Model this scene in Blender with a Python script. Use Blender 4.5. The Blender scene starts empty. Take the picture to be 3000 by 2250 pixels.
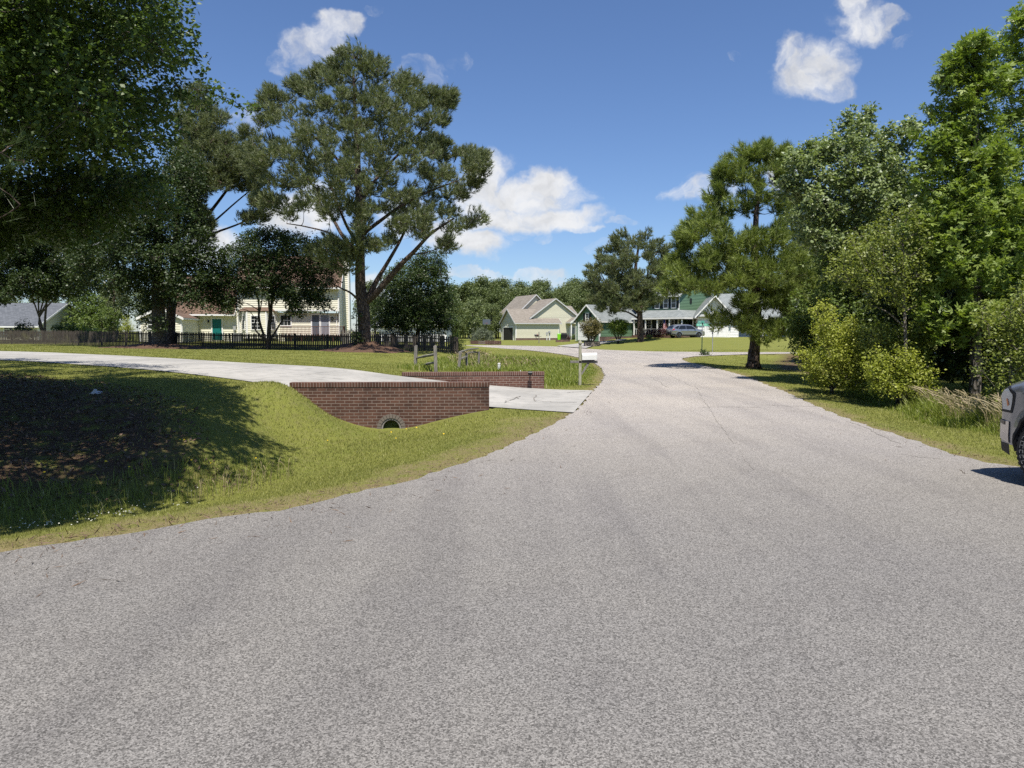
import bpy, bmesh, math, random
import numpy as np
from mathutils import Matrix, Vector

# ------------------------------------------------------------------ camera, world, sun
scene = bpy.context.scene
col = scene.collection
R = math.radians
F, CX, CY, HZ, EYE = 2080.0, 1500.0, 1125.0, 970.0, 1.7
PITCH = math.atan((CY - HZ) / F)
cam_data = bpy.data.cameras.new('camera')
cam = bpy.data.objects.new('camera', cam_data)
col.objects.link(cam)
cam.location = (0, 0, EYE)
cam.rotation_euler = (R(90) - PITCH, 0, 0)
cam_data.sensor_width = 36
cam_data.lens = 36 * F / 3000
cam_data.clip_start = 0.05
cam_data.clip_end = 4000
scene.camera = cam

SUN_EL, SUN_AZ = R(66), R(-5)          # shadows fall away from the camera and a little to the left
sun_vec = Vector((-math.sin(SUN_AZ) * math.cos(SUN_EL), -math.cos(SUN_AZ) * math.cos(SUN_EL), math.sin(SUN_EL)))
sd = bpy.data.lights.new('sun', 'SUN')
sd.energy = 5.0
sd.angle = R(0.5)
sd.color = (1.0, 0.94, 0.85)
sun = bpy.data.objects.new('sun', sd)
col.objects.link(sun)
sun.rotation_euler = sun_vec.to_track_quat('Z', 'Y').to_euler()

scene.view_settings.view_transform = 'Standard'
scene.view_settings.look = 'None'
scene.view_settings.exposure = 0.58
scene.view_settings.gamma = 1.0
scene.cycles.max_bounces = 6
scene.cycles.diffuse_bounces = 3
scene.cycles.glossy_bounces = 2
scene.cycles.transmission_bounces = 4
scene.cycles.transparent_max_bounces = 4
scene.cycles.use_denoising = False
scene.cycles.sample_clamp_indirect = 1.5
scene.cycles.caustics_reflective = False
scene.cycles.caustics_refractive = False

def ray(px, py):
    dx, dy = (px - CX) / F, (CY - py) / F
    return np.array([dx, math.cos(PITCH) + dy * math.sin(PITCH), -math.sin(PITCH) + dy * math.cos(PITCH)])
def P(px, py, Y):
    d = ray(px, py); t = Y / d[1]
    return np.array([d[0] * t, Y, EYE + d[2] * t])
def G(px, py, z=0.0):
    d = ray(px, py); t = (z - EYE) / d[2]
    return np.array([d[0] * t, d[1] * t, z])

class NT:
    def __init__(s, tree):
        s.t = tree; s.n = tree.nodes; s.l = tree.links
    def new(s, typ, **kw):
        n = s.n.new(typ)
        for k, v in kw.items(): setattr(n, k, v)
        return n
    def put(s, sock, v):
        if isinstance(v, bpy.types.NodeSocket): s.l.new(v, sock)
        elif isinstance(v, (tuple, list)) and sock.type == 'RGBA' and len(v) == 3: sock.default_value = (*v, 1)
        else: sock.default_value = v
    def math(s, op, a, b=0.0, c=None, clamp=False):
        n = s.new('ShaderNodeMath', operation=op, use_clamp=clamp)
        s.put(n.inputs[0], a); s.put(n.inputs[1], b)
        if c is not None: s.put(n.inputs[2], c)
        return n.outputs[0]
    def vmath(s, op, a, b=None):
        n = s.new('ShaderNodeVectorMath', operation=op)
        s.put(n.inputs[0], a)
        if b is not None: s.put(n.inputs[1], b)
        return n.outputs['Value'] if op in ('LENGTH', 'DOT_PRODUCT', 'DISTANCE') else n.outputs[0]
    def noise(s, vec, scale, detail=4.0, rough=0.55, out='Fac'):
        n = s.new('ShaderNodeTexNoise')
        if vec is not None: s.put(n.inputs['Vector'], vec)
        n.inputs['Scale'].default_value = scale; n.inputs['Detail'].default_value = detail
        n.inputs['Roughness'].default_value = rough
        return n.outputs[out]
    def voro(s, vec, scale, out='Color', feature='F1'):
        n = s.new('ShaderNodeTexVoronoi', feature=feature)
        if vec is not None: s.put(n.inputs['Vector'], vec)
        n.inputs['Scale'].default_value = scale
        return n.outputs[out]
    def ramp(s, fac, lo, hi, smooth=True):
        n = s.new('ShaderNodeMapRange', interpolation_type='SMOOTHSTEP' if smooth else 'LINEAR')
        s.put(n.inputs['Value'], fac); n.inputs['From Min'].default_value = lo; n.inputs['From Max'].default_value = hi
        return n.outputs[0]
    def mix(s, fac, a, b, blend='MIX'):
        n = s.new('ShaderNodeMix', data_type='RGBA', blend_type=blend)
        s.put(n.inputs[0], fac); s.put(n.inputs[6], a); s.put(n.inputs[7], b)
        return n.outputs[2]
    def bump(s, h, strength=0.3, dist=0.01):
        n = s.new('ShaderNodeBump'); s.put(n.inputs['Height'], h)
        n.inputs['Strength'].default_value = strength; n.inputs['Distance'].default_value = dist
        return n.outputs[0]
    def attr(s, name):
        return s.new('ShaderNodeAttribute', attribute_name=name).outputs['Fac']

# ---- world: physical sky with procedural cumulus
world = bpy.data.worlds.new('World')
scene.world = world
world.use_nodes = True
w = NT(world.node_tree)
w.n.clear()
sky = w.new('ShaderNodeTexSky', sky_type='NISHITA')
sky.sun_disc = False
sky.sun_elevation = SUN_EL
sky.sun_rotation = math.atan2(sun_vec.x, sun_vec.y)
sky.air_density = 1.0
sky.dust_density = 0.25
sky.ozone_density = 3.0
SKY_STRENGTH = 0.070
geo = w.new('ShaderNodeNewGeometry')
inc = w.vmath('SCALE', geo.outputs['Incoming']); inc.node.inputs['Scale'].default_value = -1.0
sep = w.new('ShaderNodeSeparateXYZ'); w.put(sep.inputs[0], inc)
yy = w.math('MAXIMUM', sep.outputs[1], 0.02)
uu = w.math('DIVIDE', sep.outputs[0], yy)
vv = w.math('DIVIDE', sep.outputs[2], yy)
comb = w.new('ShaderNodeCombineXYZ'); w.put(comb.inputs[0], uu); w.put(comb.inputs[1], vv)
uv = comb.outputs[0]
warp = w.noise(uv, 9.0, 5, 0.6, 'Color')
warp = w.vmath('SUBTRACT', warp, (0.5, 0.5, 0.5))
warp = w.vmath('MULTIPLY', warp, (0.11, 0.075, 0.0))
uvw = w.vmath('ADD', uv, warp)
CLOUDS = [(1425,525,85,65,1),(1400,590,100,70,1),(1530,575,165,58,1),(1600,540,80,52,1),(1480,640,150,55,1),(1640,640,110,45,1),(1560,650,120,40,1),(1390,715,100,46,1),(1300,700,90,55,1),(1690,668,55,18,.9),
          (1000,62,80,36,.8),(950,110,75,50,.8),(880,150,75,55,.65),(830,190,55,45,.5),(1240,200,52,42,.55),(1335,168,30,18,.2),(1110,12,36,14,.3),
          (2530,70,85,60,.85),(2500,25,50,45,.85),(2610,50,50,32,.7),(2390,205,115,75,.9),(2330,175,60,55,.8),(2430,255,70,36,.7),(2640,122,26,14,.3),(2140,148,30,16,.25),
          (2060,555,85,38,.75),(2030,530,42,22,.5),(2300,520,60,60,.8),(2450,560,80,50,.5),(1805,655,55,14,.55),(1745,732,34,14,.5),(1400,806,85,17,.75),(1575,808,85,19,.75),(1520,700,35,16,.5),(1600,705,32,16,.4),
          (1660,842,100,12,.35),(900,640,130,70,1),(960,560,70,50,.8),(720,355,45,28,.5),(250,700,150,55,.9),(620,720,110,70,.9),(1180,640,80,60,.8),(520,950,70,30,.5),(1120,840,70,50,.8),(1085,860,60,60,.8),(-350,560,250,130,.9),(3500,400,300,120,.9)]
acc = None
for (cx_, cy_, rx_, ry_, s_) in CLOUDS:
    d_ = ray(cx_, cy_)
    q = w.vmath('SUBTRACT', uvw, (d_[0] / d_[1], d_[2] / d_[1], 0))
    q = w.vmath('MULTIPLY', q, (F / (rx_ * 1.18), F / (ry_ * 1.18), 0))
    e = w.math('SUBTRACT', 1.0, w.vmath('LENGTH', q))
    e = w.math('MINIMUM', w.math('MULTIPLY', e, 1.35), s_ * s_ * 0.80)
    acc = e if acc is None else w.math('MAXIMUM', acc, e)
n1 = w.noise(uvw, 26.0, 7, 0.62)
dens = w.math('ADD', acc, w.math('MULTIPLY', w.math('SUBTRACT', n1, 0.53), 1.25))
dens = w.math('POWER', w.ramp(dens, -0.06, 0.84), 1.15)
n2 = w.noise(uvw, 16.0, 5, 0.6)
lum = w.math('ADD', w.math('MULTIPLY', w.ramp(n2, 0.3, 0.62), 2.0), 6.6)
ccol = w.new('ShaderNodeCombineXYZ'); w.put(ccol.inputs[0], lum); w.put(ccol.inputs[1], w.math('MULTIPLY', lum, 1.005)); w.put(ccol.inputs[2], w.math('MULTIPLY', lum, 1.02))
front = w.ramp(sep.outputs[1], 0.02, 0.15)
up = w.ramp(sep.outputs[2], -0.01, 0.02)
dens = w.math('MULTIPLY', w.math('MULTIPLY', dens, front), up)
dens = w.math('MULTIPLY', dens, 0.96)
skyc = w.mix(1.0, sky.outputs[0], (0.91, 1.03, 1.26), 'MULTIPLY')
mixc = w.mix(dens, skyc, ccol.outputs[0])
bg = w.new('ShaderNodeBackground'); w.put(bg.inputs[0], mixc); bg.inputs[1].default_value = SKY_STRENGTH
wo = w.new('ShaderNodeOutputWorld'); w.l.new(bg.outputs[0], wo.inputs[0])
world.cycles.sampling_method = 'MANUAL'
world.cycles.sample_map_resolution = 512

# ------------------------------------------------------------------ materials
MATS = {}
def pmat(name, colr, rough=0.8, metal=0.0, spec=0.3, nodes=None):
    """nodes(nt, base_col) -> dict of principled inputs"""
    m = bpy.data.materials.new(name); m.use_nodes = True
    t = NT(m.node_tree); b = t.n['Principled BSDF']
    b.inputs['Base Color'].default_value = (*colr, 1)
    b.inputs['Roughness'].default_value = rough
    b.inputs['Metallic'].default_value = metal
    b.inputs['Specular IOR Level'].default_value = spec
    oc = t.new('ShaderNodeTexCoord').outputs['Object']
    if nodes is None:
        n = t.noise(oc, 6.0, 5, 0.6)
        f = t.math('ADD', t.math('MULTIPLY', n, 0.30), 0.85)
        cc = t.new('ShaderNodeVectorMath', operation='SCALE'); cc.inputs[0].default_value = colr; t.put(cc.inputs['Scale'], f)
        t.put(b.inputs['Base Color'], cc.outputs[0])
    else:
        for k, v in nodes(t, oc).items(): t.put(b.inputs[k], v)
    MATS[name] = m
    return m

def leafmat(name, c1, c2, trans=0.3, rough=0.5, c3=None):
    m = bpy.data.materials.new(name); m.use_nodes = True
    t = NT(m.node_tree); b = t.n['Principled BSDF']
    a = t.attr('tint')
    c = t.mix(a, c1, c2)
    if c3 is not None:
        c = t.mix(t.ramp(t.attr('tint2'), 0.86, 0.97), c, c3)
    t.put(b.inputs['Base Color'], c); b.inputs['Roughness'].default_value = rough; b.inputs['Specular IOR Level'].default_value = 0.35
    tr = t.new('ShaderNodeBsdfTranslucent')
    t.put(tr.inputs[0], t.mix(1.0, c, (1.25, 1.35, 0.6), 'MULTIPLY'))
    mx = t.new('ShaderNodeMixShader'); mx.inputs[0].default_value = trans
    t.l.new(b.outputs[0], mx.inputs[1]); t.l.new(tr.outputs[0], mx.inputs[2])
    t.l.new(mx.outputs[0], t.n['Material Output'].inputs[0])
    MATS[name] = m
    return m

def asphalt(t, oc):
    big = t.noise(oc, 0.22, 4, 0.6); mid = t.noise(oc, 1.7, 5, 0.65)
    f1 = t.noise(oc, 170.0, 2, 0.75); vc = t.voro(oc, 135.0)
    sp = t.new('ShaderNodeSeparateColor'); t.put(sp.inputs[0], vc)
    sx = t.new('ShaderNodeSeparateXYZ'); t.put(sx.inputs[0], oc)
    far = t.ramp(t.math('ADD', sx.outputs[1], t.math('MULTIPLY', big, 8.0)), 7.0, 21.0)   # surface gets paler further along
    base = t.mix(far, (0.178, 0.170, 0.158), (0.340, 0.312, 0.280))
    base = t.mix(t.ramp(big, 0.35, 0.65), base, t.mix(1.0, base, (0.86, 0.87, 0.90), 'MULTIPLY'))
    base = t.mix(t.math('MULTIPLY', t.ramp(mid, 0.45, 0.75), 0.5), base, t.mix(1.0, base, (0.85, 0.84, 0.84), 'MULTIPLY'))
    st = t.new('ShaderNodeMapping'); t.put(st.inputs[0], oc); st.inputs['Rotation'].default_value = (0, 0, 0.12); st.inputs['Scale'].default_value = (0.75, 0.06, 1)
    streak = t.noise(st.outputs[0], 1.6, 4, 0.6)
    base = t.mix(t.math('MULTIPLY', t.ramp(streak, 0.45, 0.68), 0.6), base, t.mix(1.0, base, (0.78, 0.78, 0.80), 'MULTIPLY'))
    g = t.math('ADD', t.math('MULTIPLY', t.ramp(sp.outputs[0], 0.0, 1.0, False), 1.15), 0.42)
    g = t.math('MULTIPLY', g, t.math('ADD', t.math('MULTIPLY', t.ramp(f1, 0.3, 0.7), 0.5), 0.75))
    cc = t.new('ShaderNodeVectorMath', operation='SCALE'); t.put(cc.inputs[0], base); t.put(cc.inputs['Scale'], g)
    return {'Base Color': cc.outputs[0], 'Normal': t.bump(t.math('ADD', f1, sp.outputs[0]), 0.5, 0.004)}
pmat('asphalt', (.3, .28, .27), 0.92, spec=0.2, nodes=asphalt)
pmat('crack', (0.20, 0.185, 0.165), 0.95)

def concrete(t, oc):
    big = t.noise(oc, 0.5, 5, 0.6); st = t.noise(oc, 3.0, 6, 0.7); fi = t.noise(oc, 60, 2)
    c = t.mix(t.ramp(big, 0.3, 0.7), (0.40, 0.385, 0.355), (0.27, 0.262, 0.243))
    c = t.mix(t.math('MULTIPLY', t.ramp(st, 0.46, 0.70), 0.75), c, (0.20, 0.195, 0.18))
    c = t.mix(t.math('MULTIPLY', fi, 0.35), c, (0.3, 0.3, 0.28))
    return {'Base Color': c, 'Normal': t.bump(fi, 0.3, 0.003)}
pmat('concrete', (.5, .49, .46), 0.9, nodes=concrete)

def ground(t, oc):
    n = t.noise(oc, 0.6, 5, 0.6); m = t.noise(oc, 7.0, 5, 0.7); f = t.noise(oc, 55.0, 3, 0.8)
    c = t.mix(t.ramp(n, 0.3, 0.7), (0.215, 0.225, 0.050), (0.170, 0.195, 0.042))
    c = t.mix(t.ramp(m, 0.4, 0.75), c, (0.20, 0.19, 0.07))
    c = t.mix(t.math('MULTIPLY', t.ramp(f, 0.35, 0.65), 0.6), c, (0.075, 0.085, 0.022))
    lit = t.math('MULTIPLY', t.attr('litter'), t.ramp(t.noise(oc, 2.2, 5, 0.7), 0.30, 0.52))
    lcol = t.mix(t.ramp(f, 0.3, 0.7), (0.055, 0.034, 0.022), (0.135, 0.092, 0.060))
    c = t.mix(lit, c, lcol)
    dry = t.math('MULTIPLY', t.attr('dry'), t.ramp(t.noise(oc, 5.0, 4, 0.7), 0.30, 0.55))
    c = t.mix(dry, c, t.mix(t.ramp(f, 0.35, 0.65), (0.13, 0.09, 0.055), (0.27, 0.21, 0.13)))
    return {'Base Color': c, 'Normal': t.bump(t.math('ADD', f, m), 0.7, 0.03)}
pmat('ground', (.1, .12, .04), 0.95, spec=0.1, nodes=ground)

def mulch(t, oc):
    f = t.noise(oc, 14.0, 5, 0.8); n = t.noise(oc, 2.0, 4)
    c = t.mix(t.ramp(f, 0.35, 0.65), (0.05, 0.028, 0.018), (0.165, 0.095, 0.060))
    c = t.mix(t.math('MULTIPLY', n, 0.3), c, (0.06, 0.04, 0.03))
    return {'Base Color': c, 'Normal': t.bump(f, 1.0, 0.05)}
pmat('pine_straw', (.2, .1, .06), 0.95, nodes=mulch)

def brickmat(name, c1, c2, mort, bw=0.2032, rh=0.0675, off=0.5, ms=0.007, stain=0.7, axis='xz'):
    def nodes(t, oc):
        s = t.new('ShaderNodeSeparateXYZ'); t.put(s.inputs[0], oc)
        c = t.new('ShaderNodeCombineXYZ')
        if axis == 'xz': t.put(c.inputs[0], t.math('ADD', s.outputs[0], s.outputs[1]))
        t.put(c.inputs[1], s.outputs[2])
        b = t.new('ShaderNodeTexBrick'); b.offset = off; b.offset_frequency = 2
        t.put(b.inputs['Vector'], c.outputs[0])
        for k, v in (('Scale', 1.0), ('Mortar Size', ms), ('Mortar Smooth', 0.1), ('Bias', -0.1), ('Brick Width', bw), ('Row Height', rh)):
            b.inputs[k].default_value = v
        b.inputs['Color1'].default_value = (*c1, 1); b.inputs['Color2'].default_value = (*c2, 1); b.inputs['Mortar'].default_value = (*mort, 1)
        n = t.noise(oc, 1.6, 5, 0.7); f = t.noise(oc, 40, 4, 0.7)
        k = t.mix(t.math('MULTIPLY', t.ramp(n, 0.42, 0.68), stain), b.outputs[0], t.mix(1.0, b.outputs[0], (0.42, 0.42, 0.45), 'MULTIPLY'))
        k = t.mix(t.math('MULTIPLY', t.ramp(f, 0.3, 0.7), 0.5), k, t.mix(1.0, k, (0.65, 0.65, 0.65), 'MULTIPLY'))
        h = t.math('ADD', t.math('MULTIPLY', b.outputs['Fac'], -1.0), t.math('MULTIPLY', f, 0.25))
        return {'Base Color': k, 'Normal': t.bump(h, 0.6, 0.008)}
    return pmat(name, c1, 0.9, nodes=nodes)
brickmat('brick_dark', (0.085, 0.042, 0.030), (0.145, 0.070, 0.048), (0.25, 0.195, 0.165))
brickmat('brick_coping', (0.085, 0.042, 0.030), (0.15, 0.072, 0.050), (0.27, 0.21, 0.18), bw=0.066, rh=0.6, off=0.0)
brickmat('brick_red', (0.115, 0.052, 0.038), (0.170, 0.080, 0.058), (0.30, 0.24, 0.20), stain=0.55)
brickmat('brick_red_coping', (0.105, 0.050, 0.038), (0.165, 0.080, 0.060), (0.30, 0.24, 0.20), bw=0.066, rh=0.6, off=0.0, stain=0.3)
brickmat('brick_base', (0.12, 0.06, 0.045), (0.2, 0.10, 0.08), (0.3, 0.26, 0.23), bw=0.3, rh=0.12, ms=0.012)
pmat('grey_brick', (0.165, 0.14, 0.118), 0.95)
pmat('mortar', (0.34, 0.29, 0.25), 0.95)
pmat('pipe', (0.24, 0.22, 0.20), 0.9)
pmat('soil', (0.05, 0.035, 0.025), 1.0)

def bark(name, c1, c2, sx=7.0, sz=1.6):
    def nodes(t, oc):
        mp = t.new('ShaderNodeMapping'); t.put(mp.inputs[0], oc); mp.inputs['Scale'].default_value = (sx, sx, sz)
        v = t.voro(mp.outputs[0], 1.6, 'Distance', 'DISTANCE_TO_EDGE'); n = t.noise(mp.outputs[0], 3.0, 6, 0.75)
        f = t.math('ADD', t.ramp(v, 0.0, 0.22), t.math('MULTIPLY', t.math('SUBTRACT', n, 0.5), 0.9))
        return {'Base Color': t.mix(f, c1, c2), 'Normal': t.bump(f, 1.0, 0.05)}
    return pmat(name, c1, 0.95, nodes=nodes)
bark('pine_bark', (0.045, 0.030, 0.024), (0.17, 0.125, 0.10))
bark('grey_bark', (0.06, 0.05, 0.04), (0.19, 0.165, 0.14), 9, 2.5)
bark('pale_bark', (0.12, 0.10, 0.08), (0.34, 0.30, 0.25), 12, 6)
bark('dark_bark', (0.025, 0.020, 0.017), (0.085, 0.07, 0.06), 9, 2.5)

leafmat('pine_needles', (0.070, 0.092, 0.042), (0.235, 0.262, 0.125), 0.22)
leafmat('pine_needles_yellow', (0.070, 0.108, 0.026), (0.300, 0.355, 0.085), 0.25)
leafmat('leaf_dark', (0.030, 0.055, 0.020), (0.075, 0.110, 0.030), 0.25, 0.42)
leafmat('leaf_shaded', (0.022, 0.040, 0.015), (0.058, 0.085, 0.024), 0.2, 0.45)  # darker leaves: the shade on these trees is put into the colour
leafmat('leaf_mid', (0.060, 0.100, 0.024), (0.170, 0.225, 0.052), 0.3)
leafmat('leaf_bright', (0.085, 0.145, 0.026), (0.285, 0.350, 0.075), 0.33, 0.45)
leafmat('leaf_silver', (0.110, 0.155, 0.060), (0.310, 0.370, 0.165), 0.25, 0.38, c3=(0.42, 0.46, 0.34))
leafmat('leaf_yellow', (0.170, 0.210, 0.032), (0.400, 0.420, 0.070), 0.33)
leafmat('leaf_olive', (0.095, 0.130, 0.026), (0.250, 0.280, 0.055), 0.3)
leafmat('leaf_near', (0.040, 0.075, 0.020), (0.130, 0.190, 0.045), 0.3, 0.42)
leafmat('leaf_grey', (0.090, 0.115, 0.075), (0.180, 0.205, 0.135), 0.2)
leafmat('leaf_red', (0.050, 0.018, 0.020), (0.120, 0.035, 0.040), 0.2)
leafmat('leaf_rust', (0.10, 0.11, 0.035), (0.20, 0.15, 0.06), 0.25)
leafmat('far_leaf', (0.080, 0.110, 0.042), (0.170, 0.205, 0.075), 0.2)
leafmat('grass_blade', (0.155, 0.175, 0.036), (0.400, 0.385, 0.120), 0.3, 0.55, c3=(0.42, 0.36, 0.19))
leafmat('lush_blade', (0.125, 0.175, 0.028), (0.320, 0.350, 0.075), 0.35, 0.5, c3=(0.42, 0.38, 0.20))
leafmat('seed_blade', (0.160, 0.140, 0.070), (0.360, 0.290, 0.170), 0.25, 0.6)
leafmat('dead_leaf', (0.06, 0.036, 0.024), (0.20, 0.135, 0.09), 0.1, 0.7)
pmat('petal_white', (0.72, 0.72, 0.62), 0.7)
pmat('petal_yellow', (0.75, 0.52, 0.03), 0.7)

pmat('cream_siding', (0.74, 0.72, 0.59), 0.6)
pmat('pale_siding', (0.60, 0.585, 0.455), 0.6)
pmat('green_siding', (0.125, 0.215, 0.130), 0.6)
pmat('white_siding', (0.78, 0.78, 0.78), 0.6)
pmat('white_trim', (0.80, 0.80, 0.78), 0.5)
pmat('grey_trim', (0.55, 0.56, 0.56), 0.6)
def shingles(name, c1, c2):
    def nodes(t, oc):
        b = t.new('ShaderNodeTexBrick'); b.offset = 0.5
        s = t.new('ShaderNodeSeparateXYZ'); t.put(s.inputs[0], oc); c = t.new('ShaderNodeCombineXYZ')
        t.put(c.inputs[0], s.outputs[0]); t.put(c.inputs[1], t.math('MULTIPLY', s.outputs[2], 1.5)); t.put(b.inputs['Vector'], c.outputs[0])
        for k, v in (('Scale', 1.0), ('Mortar Size', 0.012), ('Bias', 0.0), ('Brick Width', 0.35), ('Row Height', 0.17)): b.inputs[k].default_value = v
        b.inputs['Color1'].default_value = (*c1, 1); b.inputs['Color2'].default_value = (*c2, 1)
        b.inputs['Mortar'].default_value = (c1[0] * .55, c1[1] * .55, c1[2] * .55, 1)
        n = t.noise(oc, 0.8, 5, 0.7)
        return {'Base Color': t.mix(t.math('MULTIPLY', n, 0.55), b.outputs[0], c1)}
    return pmat(name, c1, 0.9, nodes=nodes)
shingles('brown_shingle', (0.118, 0.076, 0.054), (0.190, 0.130, 0.095))
shingles('tan_shingle', (0.19, 0.168, 0.140), (0.28, 0.25, 0.215))
shingles('grey_shingle', (0.17, 0.19, 0.19), (0.26, 0.28, 0.28))
shingles('slate_shingle', (0.085, 0.093, 0.105), (0.14, 0.15, 0.165))
pmat('soffit', (0.42, 0.42, 0.42), 0.8)
pmat('glass_dark', (0.012, 0.014, 0.016), 0.06, spec=0.6, nodes=lambda t, oc: {})
pmat('glass_blue', (0.10, 0.12, 0.15), 0.12, spec=0.6, nodes=lambda t, oc: {})
pmat('teal_paint', (0.01, 0.15, 0.14), 0.4)
pmat('door_grey', (0.25, 0.27, 0.31), 0.4)
pmat('shutter', (0.018, 0.022, 0.022), 0.6)
pmat('garage_door', (0.80, 0.80, 0.80), 0.5)
pmat('tan_door', (0.45, 0.43, 0.36), 0.6)
pmat('interior_shade', (0.03, 0.028, 0.026), 0.9)  # shade inside the open garage, put into the colour
pmat('box_grey', (0.34, 0.35, 0.35), 0.5)
pmat('deck_wood', (0.13, 0.055, 0.042), 0.8)
pmat('stair_wood', (0.36, 0.29, 0.20), 0.8)
def weathered(name, c1, c2):
    def nodes(t, oc):
        mp = t.new('ShaderNodeMapping'); t.put(mp.inputs[0], oc); mp.inputs['Scale'].default_value = (9, 9, 1.3)
        n = t.noise(mp.outputs[0], 3.0, 6, 0.7); b = t.noise(oc, 0.9, 4)
        c = t.mix(t.ramp(n, 0.3, 0.7), c1, c2)
        c = t.mix(t.ramp(b, 0.55, 0.75), c, (c2[0], c2[1] * 1.08, c2[2] * 0.8))
        return {'Base Color': c, 'Normal': t.bump(n, 0.5, 0.01)}
    return pmat(name, c1, 0.95, nodes=nodes)
weathered('picket_wood', (0.035, 0.029, 0.025), (0.105, 0.088, 0.072))
weathered('rail_wood', (0.10, 0.095, 0.09), (0.27, 0.25, 0.225))
weathered('post_wood', (0.22, 0.21, 0.15), (0.40, 0.39, 0.30))
pmat('mailbox_white', (0.66, 0.66, 0.63), 0.45)
pmat('black_metal', (0.015, 0.015, 0.016), 0.4, metal=0.0)
pmat('galvanised', (0.42, 0.43, 0.44), 0.45, metal=0.6)
pmat('post_green', (0.03, 0.07, 0.05), 0.6)
pmat('sign_green', (0.16, 0.52, 0.40), 0.4)
pmat('sign_back', (0.36, 0.37, 0.38), 0.5, metal=0.3)
pmat('sign_white', (0.75, 0.82, 0.78), 0.5)
pmat('stop_red', (0.45, 0.02, 0.02), 0.5)
pmat('pvc_white', (0.70, 0.71, 0.69), 0.6)
pmat('bin_green', (0.22, 0.62, 0.02), 0.5)
pmat('flag_red', (0.45, 0.03, 0.04), 0.8); pmat('flag_white', (0.75, 0.72, 0.72), 0.8); pmat('flag_blue', (0.02, 0.04, 0.15), 0.8)
pmat('silver_paint', (0.33, 0.34, 0.36), 0.28, metal=0.75, spec=0.5, nodes=lambda t, oc: {})
pmat('grey_paint', (0.17, 0.18, 0.20), 0.22, metal=0.25, spec=0.6, nodes=lambda t, oc: {})
for k in ('silver_paint', 'grey_paint'):
    MATS[k].node_tree.nodes['Principled BSDF'].inputs['Coat Weight'].default_value = 0.7
pmat('chrome', (0.45, 0.45, 0.46), 0.12, metal=1.0, nodes=lambda t, oc: {})
pmat('rubber', (0.022, 0.022, 0.023), 0.85)
pmat('tyre_letter', (0.22, 0.22, 0.22), 0.8)
pmat('plastic_black', (0.02, 0.02, 0.021), 0.6)
pmat('rim_metal', (0.36, 0.37, 0.39), 0.35, metal=0.8)
pmat('lamp_red', (0.35, 0.01, 0.01), 0.2)
pmat('lamp_clear', (0.50, 0.51, 0.50), 0.12, spec=0.8, nodes=lambda t, oc: {})
pmat('lamp_amber', (0.55, 0.16, 0.03), 0.2)
pmat('plate', (0.65, 0.67, 0.72), 0.5)
pmat('litter_white', (0.7, 0.7, 0.72), 0.7)

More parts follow.
